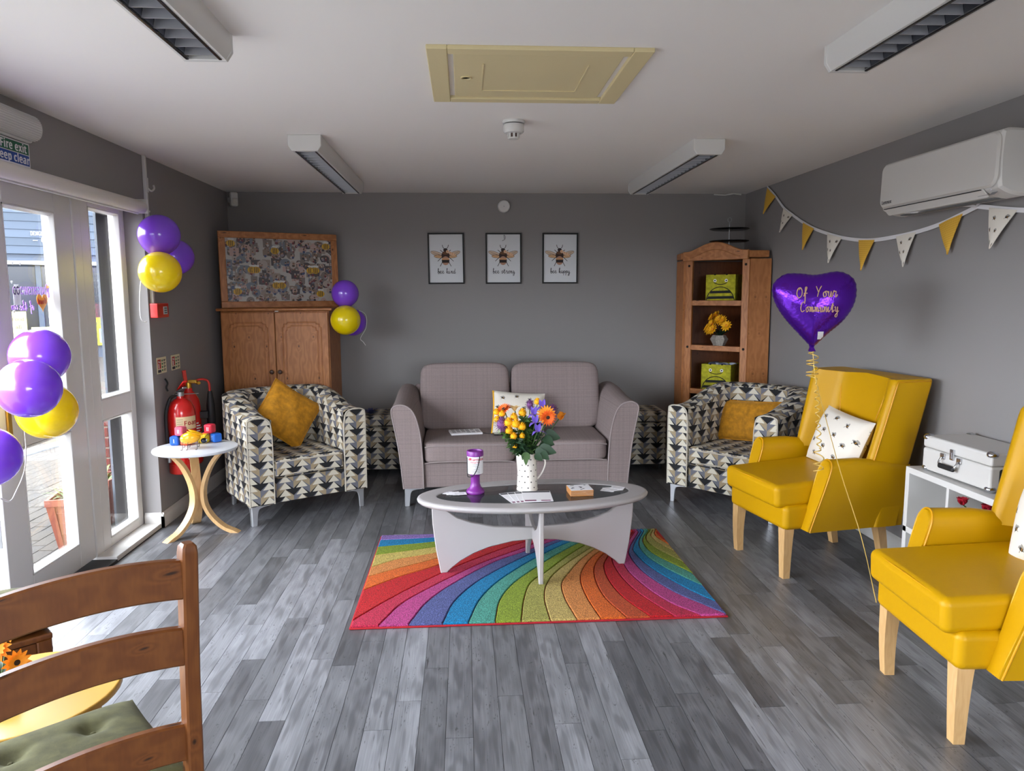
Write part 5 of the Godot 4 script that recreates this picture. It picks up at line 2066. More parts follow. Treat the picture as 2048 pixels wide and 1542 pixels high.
	for e in [[-0.232, 0.318, 0.0], [0.232, 0.318, 0.0], [-0.21, -0.255, -0.055], [0.21, -0.255, -0.055]]:
		g = G.new()
		var rings := []
		for k in 6:
			var y := 0.285 - 0.285 * k / 5.0
			var sx := signf(e[0])
			var w := lerpf(0.029, 0.019, pow(k / 5.0, 0.8))
			var bow: float = 0.004 * sin(PI * k / 5.0)
			rings.append(sq(w, V(e[0] + sx * (bow - 0.004), y, e[1] + e[2] * k / 5.0 + (bow if e[1] > 0 else -bow))))
		g.loft(rings, 0.9)
		obj("leg", g, M.beech_v, t)
	return t

func wing_chairs() -> void:
	var a := make_wing_chair("yellow vinyl wing chair in front of the white cube shelf, shown whole", V(1.955, 0, -3.96), atan2(-0.985, 0.174))
	var b := copy(a, "yellow vinyl wing chair cut off by the right edge, nearest the camera", V(1.965, 0, -2.434), atan2(-0.998, -0.062))
	bee_cushion(a.transform * eul(-20, 0, -6, V(0.02, 0.675, -0.14)), "cream bee cushion in the whole yellow wing chair")
	bee_cushion(b.transform * eul(-20, 0, 14, V(0.03, 0.685, -0.13)), "cream bee cushion in the yellow wing chair at the right edge")

func bee_cushion(xf: Transform3D, label: String) -> void:
	var g := G.new()
	g.pillow(0.41, 0.33, 0.15, Transform3D(), 20, 0.05)
	var o := obj("cushion", g, M.bee_cotton)
	tag(o, label, "cushion", "cream bee cushions")
	o.transform = xf

# ---------------------------------------------------------------- rainbow rug
func rug() -> void:
	var t := thing("rug", "rainbow swirl pile rug under the oval coffee table", "rug", V(0.338, 0.001, -3.866), 0.0)
	var hw := 0.868
	var hd := 0.64
	var g := G.new()
	g.rbox(V(hw * 2 + 0.012, 0.007, hd * 2 + 0.012), 0.003, Transform3D(Basis(), V(0, 0.0035, 0)))
	obj("backing", g, mat("rug_red_edge", c8(160, 16, 30), 0.95), t)
	var cols := {"violet": c8(150, 120, 190), "cyan": c8(0, 136, 190), "green": c8(146, 168, 44), "yellow": c8(220, 196, 104), "apricot": c8(232, 150, 78), "orange": c8(238, 112, 30), "red": c8(206, 16, 26), "crimson": c8(206, 40, 78), "magenta": c8(196, 70, 140), "slate": c8(94, 102, 160), "teal": c8(84, 168, 150), "olive": c8(176, 172, 84), "tan": c8(208, 182, 106), "rust": c8(206, 84, 36)}
	for k in cols:
		mat("rug_" + k, cols[k], 1.0, {"tex": "fuzz", "tri": Vector3(2.2, 2.2, 2.2), "bump": "fuzz", "bump_scale": 0.35})
		M["rug_" + k].albedo_color = (cols[k] as Color).srgb_to_linear().lerp(Color.WHITE, 0.0).linear_to_srgb() * 1.25
	var b := [
		["violet", -0.40, -0.61, -0.57, -0.57, -0.86, -0.55],
		["cyan", -0.20, -0.60, -0.56, -0.49, -0.86, -0.43],
		["green", -0.06, -0.59, -0.55, -0.39, -0.86, -0.29],
		["yellow", 0.07, -0.59, -0.35, -0.41, -0.54, -0.29, -0.73, -0.21, -0.86, -0.10],
		["apricot", 0.16, -0.58, -0.35, -0.34, -0.53, -0.19, -0.71, -0.07, -0.86, 0.04],
		["orange", 0.27, -0.58, 0.03, -0.51, -0.16, -0.43, -0.35, -0.27, -0.51, -0.09, -0.70, 0.06, -0.87, 0.23],
		["red", 0.33, -0.58, 0.08, -0.49, -0.11, -0.35, -0.28, -0.19, -0.44, -0.02, -0.64, 0.23, -0.77, 0.42, -0.85, 0.55],
		["crimson", 0.39, -0.58, 0.15, -0.48, -0.05, -0.30, -0.26, -0.11, -0.47, 0.14, -0.65, 0.39, -0.73, 0.60],
		["magenta", 0.45, -0.58, 0.21, -0.47, 0.01, -0.29, -0.19, -0.12, -0.39, 0.14, -0.53, 0.38, -0.60, 0.61],
		["slate", 0.48, -0.58, 0.25, -0.46, 0.06, -0.27, -0.12, -0.07, -0.29, 0.16, -0.40, 0.39, -0.45, 0.62],
		["cyan", 0.52, -0.58, 0.30, -0.44, 0.11, -0.24, -0.04, -0.05, -0.19, 0.18, -0.28, 0.39, -0.33, 0.61],
		["teal", 0.55, -0.58, 0.35, -0.42, 0.18, -0.22, 0.05, -0.04, -0.10, 0.19, -0.18, 0.40, -0.21, 0.61],
		["green", 0.58, -0.59, 0.38, -0.38, 0.23, -0.18, 0.09, 0.04, -0.01, 0.19, -0.06, 0.39, -0.09, 0.61],
		["olive", 0.61, -0.59, 0.42, -0.35, 0.27, -0.15, 0.14, 0.05, 0.07, 0.22, 0.04, 0.40, 0.04, 0.61],
		["tan", 0.63, -0.58, 0.44, -0.33, 0.31, -0.14, 0.21, 0.06, 0.15, 0.21, 0.14, 0.40, 0.16, 0.61],
		["apricot", 0.65, -0.58, 0.46, -0.29, 0.36, -0.14, 0.28, 0.05, 0.25, 0.21, 0.25, 0.41, 0.27, 0.61],
		["orange", 0.67, -0.59, 0.48, -0.26, 0.40, -0.12, 0.35, 0.03, 0.33, 0.22, 0.34, 0.42, 0.39, 0.62],
		["rust", 0.69, -0.58, 0.52, -0.27, 0.45, -0.13, 0.41, 0.00, 0.40, 0.20, 0.43, 0.42, 0.50, 0.62],
		["red", 0.71, -0.59, 0.56, -0.30, 0.49, -0.16, 0.47, -0.02, 0.48, 0.18, 0.52, 0.38, 0.61, 0.62],
		["crimson", 0.72, -0.59, 0.59, -0.30, 0.54, -0.14, 0.53, 0.06, 0.57, 0.29, 0.64, 0.49, 0.73, 0.62],
		["magenta", 0.74, -0.58, 0.62, -0.30, 0.59, -0.15, 0.61, 0.10, 0.69, 0.35, 0.79, 0.52, 0.86, 0.63],
		["slate", 0.76, -0.59, 0.65, -0.33, 0.63, -0.21, 0.66, 0.01, 0.74, 0.25, 0.82, 0.42, 0.88, 0.52],
		["cyan", 0.78, -0.60, 0.70, -0.40, 0.68, -0.23, 0.71, -0.05, 0.80, 0.17, 0.89, 0.34],
		["teal", 0.81, -0.61, 0.73, -0.43, 0.72, -0.26, 0.76, -0.11, 0.85, 0.09, 0.89, 0.21],
		["green", 0.82, -0.61, 0.76, -0.47, 0.76, -0.32, 0.82, -0.15, 0.90, 0.04],
		["olive", 0.84, -0.61, 0.80, -0.50, 0.81, -0.37, 0.87, -0.21, 0.91, -0.13],
		["tan", 0.86, -0.62, 0.83, -0.53, 0.84, -0.42, 0.90, -0.24],
		["orange", 0.88, -0.62, 0.85, -0.55, 0.86, -0.44, 0.90, -0.35],
	]
	var rect := PackedVector2Array([Vector2(-hw, -hd), Vector2(hw, -hd), Vector2(hw, hd), Vector2(-hw, hd)])
	var curves := []
	for e in b:
		var q := PackedVector2Array()
		for k in range(1, e.size(), 2):
			q.append(Vector2(e[k], e[k + 1]))
		q = smooth2(q, 5)
		var m := q.size()
		# run on past both ends
		q.insert(0, Vector2(q[0].x, -hd - 0.2))
		var d := (q[m] - q[m - 2]).normalized()
		q.append(q[m] + d * 0.35)
		curves.append(q)
	var n := curves.size()
	for k in n + 1:
		var name_: String = b[k][0] if k < n else "red"
		var p := PackedVector2Array()
		if k == 0:
			p = curves[0].duplicate()
			p.append(Vector2(-hw - 0.4, -hd - 0.2))
		elif k == n:
			p = curves[n - 1].duplicate()
			p.append(Vector2(hw + 0.4, -hd - 0.2))
		else:
			p = curves[k - 1].duplicate()
			var r: PackedVector2Array = curves[k].duplicate()
			r.reverse()
			p.append_array(r)
		var parts := []
		for q in Geometry2D.intersect_polygons(p, rect):
			parts.append_array(Geometry2D.offset_polygon(q, -0.0022, Geometry2D.JOIN_ROUND))
		for q in parts:
			if q.size() < 3:
				continue
			var c := PackedVector2Array()
			for e in q:
				if c.is_empty() or c[c.size() - 1].distance_to(e) > 0.004:
					c.append(Vector2(e.x, -e.y))
			if c.size() < 3:
				continue
			g = G.new()
			g.prism(c, 0.0125, 0.0035, Transform3D(Basis(Vector3.RIGHT, Vector3.FORWARD, Vector3.UP), V(0, 0.004, 0)), 0.6)
			obj("pile_band", g, M["rug_" + name_], t)

# ---------------------------------------------------------------- coffee table and what stands on it
const TT := 0.438
func coffee_table() -> void:
	var t := thing("coffee_table", "pale grey painted oval coffee table with smoked glass top", "table", V(0.365, 0.0145, -3.885), deg_to_rad(3.4))
	var m: Material = M.grey_paint
	var y := TT - 0.0145
	var pr := [[-0.104, -0.004], [-0.100, 0.0], [-0.02, 0.001], [-0.006, -0.003], [0.0, -0.012], [-0.003, -0.022], [-0.015, -0.032], [-0.03, -0.036], [-0.095, -0.036], [-0.104, -0.034], [-0.104, -0.004]]
	var g := G.new()
	g.grid(72, pr.size() - 1, func(u, v):
		var e: Array = pr[int(round(v * (pr.size() - 1)))]
		return V(cos(u * TAU) * (0.628 + e[0]), y + e[1], sin(u * TAU) * (0.300 + e[0])), Vector3(0, 1, 0))
	# normals: outwards from the ring's core
	for k in g.v.size():
		var q := g.v[k]
		var a := atan2(q.z / 0.248, q.x / 0.576)
		var core := V(cos(a) * 0.576, y - 0.018, sin(a) * 0.248)
		if g.n[k].dot(q - core) < 0:
			g.n[k] = -g.n[k]
	var f := PackedInt32Array()
	for k in range(0, g.ix.size(), 3):
		var a := g.ix[k]
		var b2 := g.ix[k + 1]
		var c := g.ix[k + 2]
		if (g.v[b2] - g.v[a]).cross(g.v[c] - g.v[a]).dot(g.n[a] + g.n[b2] + g.n[c]) > 0:
			f.append_array(PackedInt32Array([a, c, b2]))
		else:
			f.append_array(PackedInt32Array([a, b2, c]))
	g.ix = f
	obj("top_ring", g, m, t)
	g = G.new()
	var e2 := PackedVector2Array()
	for k in 64:
		e2.append(Vector2(cos(TAU * k / 64) * 0.523, sin(TAU * k / 64) * 0.195))
	g.prism(e2, 0.006, 0.001, Transform3D(Basis(Vector3.RIGHT, Vector3.FORWARD, Vector3.UP), V(0, y - 0.011, 0)))
	obj("glass_top", g, M.smoked_glass, t)
	# two arched leg panels crossing in the middle
	for k in 2:
		var half := poly([0.0, 0.166, 0.12, 0.159, 0.25, 0.132, 0.33, 0.102, 0.40, 0.064, 0.45, 0.026, 0.476, 0.0, 0.508, 0.0, 0.532, 0.13, 0.548, 0.27, 0.552, y - 0.03])
		var top := poly([0.505, y - 0.03, 0.47, 0.345, 0.42, 0.305, 0.34, 0.274, 0.22, 0.246, 0.0, 0.232])
		half.append_array(top)
		var o := PackedVector2Array()
		for q in half:
			o.append(q)
		for j in range(half.size() - 2, 0, -1):
			o.append(Vector2(-half[j].x, half[j].y))
		if k == 1:
			for j in o.size():
				o[j].x *= 0.478
		g = G.new()
		g.prism(o, 0.024, 0.004, Transform3D(Basis() if k == 0 else Basis(Vector3.UP, PI / 2), V(0, 0, -0.012) if k == 0 else V(-0.012, 0, 0)), 0.75)
		obj("leg_panel", g, m, t)
	var top_y := TT - 0.0049
	# collecting tin
	var c := thing("collecting_tin", "purple charity collecting tin with white label on the coffee table", "tin", V(0.05, top_y, -3.925), -0.15)
	var purple := mat("tin_purple", c8(120, 40, 134), 0.35)
	g = G.new()
	g.lathe(poly([0, 0, 0.047, 0, 0.050, 0.006, 0.049, 0.014, 0.042, 0.022, 0.030, 0.034, 0.025, 0.052, 0.024, 0.095, 0.034, 0.108, 0.042, 0.112, 0, 0.112]), 32)
	obj("handle_base", g, purple, c)
	g = G.new()
	g.lathe(poly([0.041, 0.110, 0.0425, 0.112, 0.0425, 0.208, 0.041, 0.21]), 32)
	var lb := obj("label_drum", g, M.paper, c)
	g = G.new()
	g.lathe(poly([0.040, 0.205, 0.0455, 0.206, 0.0455, 0.230, 0.043, 0.234, 0.036, 0.234, 0.034, 0.228, 0.0, 0.226]), 32)
	obj("lid", g, purple, c)
	wrap_text(lb, "KNIGHTSWOOD", 0.0145, 0.0436, 0.19, 0.28, mat("tin_red", c8(190, 40, 60), 0.6))
	wrap_text(lb, "Hospice", 0.0125, 0.0436, 0.176, 0.15, M.tin_red)
	g = G.new()
	g.prism(heart_outline(0.014, 0.016), 0.001, 0, Transform3D(Basis(Vector3.UP, -0.5), V(sin(-0.5) * 0.0428, 0.193, cos(-0.5) * 0.0428)))
	obj("label_heart", g, M.tin_red, lb)
	g = G.new()
	for k in 6:
		for j in 9:
			var a := -0.62 + j * 0.16
			if rng.randf() < 0.85:
				g.box(V(0.006, 0.0016, 0.0006), V(sin(a) * 0.0428, 0.165 - k * 0.009, cos(a) * 0.0428), 0.0002, Basis(Vector3.UP, a))
	obj("label_print", g, M.ink, lb)
	g = G.new()
	g.tube(smooth3(path3([0.03, 0.208, 0.036, 0.028, 0.19, 0.042, 0.016, 0.14, 0.05, -0.006, 0.105, 0.052, -0.03, 0.098, 0.042, -0.038, 0.11, 0.03, -0.04, 0.2, 0.022])), 0.0025, 6)
	obj("strap", g, M.black_rubber, c)
	# jug
	c = thing("jug", "cream dotted jug holding the flowers on the coffee table", "jug", V(0.336, top_y, -3.97), 0.0)
	var cream := mat("cream_glaze", c8(226, 220, 210), 0.2, {"coat": 0.4})
	g = G.new()
	g.lathe(poly([0, 0.0, 0.058, 0.0, 0.060, 0.004, 0.058, 0.01, 0.0545, 0.1, 0.0505, 0.19, 0.0515, 0.206, 0.0485, 0.207, 0.047, 0.19, 0.051, 0.1, 0.05, 0.015, 0, 0.013]), 36)
	# pull the rim out into a lip
	for k in g.v.size():
		var q := g.v[k]
		if q.y > 0.16 and q.x < 0:
			var w := pow(clampf(-q.x / 0.05, 0, 1), 6.0) * smoothstep(0.16, 0.206, q.y)
			g.v[k].x -= 0.016 * w
			g.v[k].y += 0.012 * w
	obj("body", g, cream, c)
	g = G.new()
	g.tube(smooth3(path3([0.046, 0.17, 0, 0.07, 0.186, 0, 0.093, 0.175, 0, 0.1, 0.145, 0, 0.088, 0.105, 0, 0.066, 0.07, 0, 0.05, 0.055, 0])), 0.0065, 8, false, 0.8)
	obj("handle", g, cream, c)
	g = G.new()
	for r in 6:
		for k in 10:
			var a := TAU * (k + 0.5 * (r % 2)) / 10
			var yy := 0.022 + r * 0.031
			var rad := lerpf(0.0582, 0.0505, yy / 0.19)
			g.cyl(0.0042, 0.0008, V(sin(a) * (rad - 0.0003), yy, cos(a) * (rad - 0.0003)), 8, 0.0002, Basis(Vector3.UP, a) * Basis(Vector3.RIGHT, PI / 2))
	obj("dots", g, mat("dot_grey", c8(70, 64, 60), 0.4), c)
	# leaflets fanned out
	var lt := [[-0.095, -0.005, 0.20], [-0.06, 0.0, 0.08], [-0.03, 0.004, -0.02], [0.0, 0.0, -0.12]]
	for k in 4:
		var l := thing("leaflet", ["white leaflet with dark strip, lowest and leftmost of the fan", "white leaflet, second from left in the fan on the glass", "white leaflet, third from left in the fan on the glass", "white leaflet with colour strip on top of the fan"][k], "leaflet", V(0.345 + lt[k][0] + 0.03, top_y + k * 0.0014, -3.81 + lt[k][1]), lt[k][2] + 0.1, "leaflets fanned on the coffee table")
		g = G.new()
		g.rbox(V(0.155, 0.0012, 0.205), 0.0004, Transform3D(Basis(), V(0, 0.0006, 0)))
		obj("sheet", g, M.paper, l)
		g = G.new()
		g.box(V(0.15, 0.0004, 0.025), V(0, 0.0013, -0.085), 0.0001)
		obj("dark_band", g, mat("print_dark", c8(60, 60, 64), 0.7), l)
		g = G.new()
		g.box(V(0.06, 0.0004, 0.022), V(-0.04, 0.0013, 0.082), 0.0001)
		g.box(V(0.05, 0.0004, 0.016), V(0.04, 0.0013, 0.084), 0.0001)
		obj("colour_band", g, mat("print_plum", c8(120, 60, 90), 0.7), l)
	# coasters
	for k in 4:
		var l := thing("coaster", ["cork backed coaster, bottom of the stack", "cork backed coaster, second from the bottom of the stack", "cork backed coaster, third from the bottom of the stack", "white bee coaster with cork back on top of the stack"][k], "coaster", V(0.612, top_y + k * 0.0082, -3.865), 0.04 + k * 0.012, "coasters stacked on the coffee table")
		g = G.new()
		g.rbox(V(0.125, 0.0075, 0.125), 0.003, Transform3D(Basis(), V(0, 0.004, 0)), 2)
		obj("board", g, M.cork, l)
		g = G.new()
		g.rbox(V(0.12, 0.0012, 0.12), 0.0005, Transform3D(Basis(), V(0, 0.0075, 0)))
		var fc := obj("face", g, M.paper, l)
		if k == 3:
			g = G.new()
			for j in 11:
				g.ball(V(0.007, 0.0006, 0.005), V(rng.randf_range(-0.05, 0.05), 0.0083, rng.randf_range(-0.05, 0.05)), 4)
			obj("bee_print", g, M.ink, fc)
	# scattered white cards
	for k in 9:
		var left := k < 5
		var i := k if left else k - 5
		var l := thing("card", ["small white card at the left end of the table, bottom of its heap", "small white card at the left end of the table, second up in its heap", "small white card at the left end of the table, middle of its heap", "small white card at the left end of the table, second from the top", "small white card at the left end of the table, top of its heap", "small white card at the right end of the table, lowest", "small white card at the right end of the table, leftmost", "small white card at the right end of the table, nearest the rim", "small white card at the right end of the table, uppermost"][k], "card", V(-0.085 + i * 0.012 if left else 0.775 + i * 0.02, top_y + 0.0012 * i, (-3.925 + i * 0.008) if left else (-3.915 - (i % 2) * 0.03)), rng.randf_range(-0.5, 0.5), "white cards on the coffee table")
		g = G.new()
		g.rbox(V(0.075, 0.001, 0.052), 0.0003, Transform3D(Basis(), V(0, 0.0005, 0)))
		obj("sheet", g, M.paper, l)
		g = G.new()
		for j in 3:
			g.box(V(0.05, 0.0003, 0.002), V(0, 0.0011, -0.014 + j * 0.012), 0.0001)
		obj("print", g, M.print_grey, l)

func wrap_text(parent: Node, s: String, size: float, r: float, y: float, mid: float, m: Material) -> void:
	# lettering round a drum, one letter at a time
	var w := size * 0.62
	for k in s.length():
		var a := mid + (k - (s.length() - 1) / 2.0) * w / r
		var o := put("lettering", text_mesh(s[k], "Droid Sans", size, 0.0006, false, 700), m, parent)
		o.position = V(sin(a) * (r - 0.0006), y, cos(a) * (r - 0.0006))
		o.rotation.y = a

# ---------------------------------------------------------------- flowers in the jug
const JUG := Vector3(0.336, 0.438, -3.97)

func flower(called: String, label: String, dx: float, y: float, dz: float, group := "") -> Node3D:
	var t := thing(called, label, "flower", JUG + V(0, 0.03, 0), 0.0, group)
	var g := G.new()
	g.tube(smooth3(path3([dx * 0.08, 0.0, dz * 0.08, dx * 0.22, 0.165, dz * 0.2, dx * 0.6, 0.165 + (y - 0.195) * 0.5, dz * 0.6, dx, y - 0.032, dz])), 0.0026, 6)
	obj("stem", g, M.leaf_green, t)
	return t

func bouquet() -> void:
	var o := V(0, -0.03, 0)
	var t := flower("gerbera", "large orange and amber gerbera facing forward at the right of the bouquet", 0.107, 0.407, 0.06, "gerberas in the jug")
	daisy(t, V(0.107, 0.377, 0.06), V(0.1, -0.15, 1.0), 0.048, 18, M.flower_orange, M.flower_brown, "petals", 2)
	daisy(t, V(0.100, 0.392, 0.048), V(0.0, 0.35, 0.8), 0.054, 18, M.flower_amber, M.flower_orange, "outer_petals", 1)
	t = flower("gerbera", "orange gerbera seen from the side at the left of the bouquet", -0.126, 0.443, 0.0, "gerberas in the jug")
	daisy(t, V(-0.126, 0.413, 0.0), V(-0.5, 0.8, 0.35), 0.046, 18, M.flower_orange, M.flower_brown, "petals", 2)
	var bt := [[-0.166, 0.428, 0.0, "pushed furthest left"], [-0.137, 0.422, 0.02, "under the left gerbera"], [-0.104, 0.38, 0.06, "large one at the front left"], [-0.066, 0.374, 0.07, "large one front and centre left"], [-0.033, 0.359, 0.075, "right of the two large ones"], [-0.074, 0.407, 0.04, "above the large front ones"], [-0.102, 0.336, 0.06, "left of the stems below the large ones"], [-0.078, 0.307, 0.065, "in the lower left stems"], [-0.072, 0.252, 0.06, "lowest of all, half open"], [-0.027, 0.425, 0.02, "at the centre top by the lily"], [-0.031, 0.307, 0.06, "small one amid the dark stems"], [-0.164, 0.39, 0.01, "small one behind the purple allium"], [0.057, 0.482, 0.0, "topmost, by the violet iris"]]
	for k in bt.size():
		var e: Array = bt[k]
		t = flower("button_flower", "yellow button chrysanthemum, %s" % e[3], e[0], e[1], e[2], "yellow button flowers in the jug")
		var r: float = [0.020, 0.021, 0.028, 0.028, 0.024, 0.023, 0.023, 0.021, 0.016, 0.025, 0.018, 0.020, 0.021][k]
		var g := G.new()
		var c := V(e[0], e[1] - 0.03, e[2])
		g.ball(V(r, r * 0.86, r) * 0.86, c, 6)
		for j in 46:
			var yy := 1.0 - 1.7 * (j + 0.5) / 46
			var a := j * 2.39996
			var d := V(cos(a) * sqrt(maxf(0, 1 - yy * yy)), yy, sin(a) * sqrt(maxf(0, 1 - yy * yy)))
			blade(g, c + d * r * 0.6, (d + V(0, 0.3, 0)).normalized(), r * 0.55, r * 0.22, 0.0, 3, 0.2)
		obj("petals", g, M.flower_yellow, t)
		g = G.new()
		for j in 5:
			var a := TAU * j / 5 + k
			blade(g, V(e[0] * 0.7, 0.165 + (e[1] - 0.195) * (0.35 + 0.1 * j), e[2] * 0.7), V(cos(a), 0.5, sin(a)).normalized(), 0.045, 0.008, 0.3)
		obj("leaf_spray", g, M.leaf_green, t)
	for e in [[-0.14, 0.367, 0.03, 0.05, "large purple allium head low at the left of the bouquet"], [0.019, 0.463, -0.03, 0.032, "dusky purple allium head at the top middle of the bouquet"], [0.142, 0.426, -0.03, 0.042, "purple allium head behind the large gerbera"]]:
		t = flower("allium", e[4], e[0], e[1], e[2], "purple alliums in the jug")
		var g := G.new()
		var c := V(e[0], e[1] - 0.03, e[2])
		g.ball(Vector3.ONE * e[3] * 0.55, c, 6)
		for j in 130:
			var yy := 1.0 - 2.0 * (j + 0.5) / 130
			var a := j * 2.39996
			var d := V(cos(a) * sqrt(1 - yy * yy), yy, sin(a) * sqrt(1 - yy * yy))
			blade(g, c + d * e[3] * 0.45, (d + V(rng.randf() - 0.5, rng.randf() - 0.5, rng.randf() - 0.5) * 0.4).normalized(), e[3] * 0.55, 0.0032, 0.0, 2, 0.0)
		obj("florets", g, M.flower_plum, t)
	var iris := [[0.035, 0.43, 0.04, "upper left of the three together"], [0.082, 0.465, 0.02, "tallest, beside the top yellow button"], [0.038, 0.389, 0.07, "front and centre"], [0.052, 0.344, 0.08, "lowest, with yellow throat"]]
	for e in iris:
		t = flower("iris", "violet iris, %s" % e[3], e[0], e[1], e[2], "violet irises in the jug")
		var g := G.new()
		var c := V(e[0], e[1] - 0.045, e[2])
		for k in 3:
			var a := TAU * k / 3 + 0.3
			blade(g, c, V(cos(a) * 0.9, 0.65, sin(a) * 0.9).normalized(), 0.058, 0.014, 0.75, 6, 0.1, 0.6)
			blade(g, c, V(cos(a + 1.05) * 0.35, 1.0, sin(a + 1.05) * 0.35).normalized(), 0.05, 0.0115, 0.0, 5, 0.4, 1.0, V(0, 0.3, 1))
		var p := obj("petals", g, M.flower_violet, t)
		g = G.new()
		for k in 3:
			var a := TAU * k / 3 + 0.3
			blade(g, c + V(0, 0.004, 0), V(cos(a) * 0.9, 0.75, sin(a) * 0.9).normalized(), 0.026, 0.0045, 0.5, 4, 0.1)
		obj("throat", g, M.flower_yellow, p)
		g = G.new()
		blade(g, V(e[0] * 0.25, 0.15, e[2] * 0.3), V(e[0] * 0.9 + 0.05, 1.0, e[2] * 0.5).normalized(), 0.17, 0.008, 0.0, 5, 0.5)
		obj("sword_leaf", g, M.leaf_green, t)
	t = flower("rose", "single golden yellow rose bud at the far right of the bouquet", 0.184, 0.40, 0.0)
	var g := G.new()
	for k in 8:
		var a := k * 2.4
		blade(g, V(0.184, 0.35, 0.0), V(cos(a) * 0.5 + 0.35, 1.0, sin(a) * 0.5).normalized(), 0.048, 0.019, 0.0, 6, 0.7, 0.8)
	obj("petals", g, M.flower_amber, t)
	t = flower("lily", "cream and orange lily opening behind the button flowers", -0.068, 0.45, -0.01)
	g = G.new()
	for k in 6:
		var a := TAU * k / 6
		blade(g, V(-0.068, 0.40, -0.01), V(cos(a) * 0.6, 0.9, sin(a) * 0.6).normalized(), 0.06, 0.012, 0.35, 6, 0.3)
	obj("petals", g, mat("lily_cream", c8(240, 206, 140), 0.7), t)
	# greenery
	var lv := [[0.137, 0.301, 0.02, 0.085, 0.034, "large dark green leaf sticking out at the right of the bouquet"], [0.088, 0.229, 0.05, 0.095, 0.032, "broad dark green leaf low at the right, over the jug handle"], [0.11, 0.26, 0.0, 0.075, 0.03, "dark green leaf between the two large right leaves"], [0.055, 0.215, 0.06, 0.07, 0.026, "dark green leaf just above the jug rim at the right"]]
	for e in lv:
		t = flower("leaf_stem", e[5], e[0] * 0.7, e[1] + 0.02, e[2], "leaf stems in the jug")
		g = G.new()
		blade(g, V(e[0] * 0.7, e[1] - 0.03, e[2]), V(0.95, 0.2, 0.25).normalized(), e[3], e[4], 0.35, 8, 0.15, 0.85, V(-0.2, 0.4, 1))
		blade(g, V(e[0] * 0.65, e[1] - 0.04, e[2] + 0.01), V(0.6, -0.25, 0.5).normalized(), e[3] * 0.75, e[4] * 0.8, 0.2, 8, 0.15, 0.85, V(0.1, 0.4, 1))
		obj("leaf", g, M.leaf_dark, t)
	t = flower("ivy_sprig", "green lobed leaf sprig hanging down over the front of the jug", -0.012, 0.215, 0.052, "")
	g = G.new()
	for k in 3:
		blade(g, V(-0.012, 0.185, 0.056), V([-0.45, 0.0, 0.45][k], -0.9, 0.1).normalized(), [0.045, 0.07, 0.045][k], 0.014, 0.0, 6, 0.15, 0.9, Vector3.BACK)
	obj("leaf", g, M.leaf_green, t)
	for k in 5:
		t = flower("filler_sprig", ["bushy green filler sprig at the left of the bouquet", "bushy green filler sprig low at the front left", "bushy green filler sprig in the middle of the bouquet", "bushy green filler sprig behind the irises", "bushy green filler sprig at the back of the bouquet"][k], [-0.11, -0.07, -0.02, 0.04, 0.0][k], [0.32, 0.27, 0.39, 0.36, 0.36][k], [0.02, 0.055, 0.03, 0.02, -0.04][k], "green filler sprigs in the jug")
		g = G.new()
		for j in 190:
			var u := rng.randf()
			var base := V([-0.11, -0.07, -0.02, 0.04, 0.0][k] * (0.35 + 0.65 * u), 0.17 + ([0.32, 0.27, 0.39, 0.36, 0.36][k] - 0.19) * u, [0.02, 0.055, 0.03, 0.02, -0.04][k] * (0.4 + 0.6 * u))
			var a := rng.randf() * TAU
			blade(g, base, V(cos(a), rng.randf_range(-0.2, 0.9), sin(a)).normalized(), rng.randf_range(0.03, 0.06), 0.008, 0.2, 3, 0.25, 1.0, V(rng.randf() - 0.5, 0.6, 0.8))
		obj("foliage", g, M.leaf_dark if k % 2 else M.leaf_green, t)

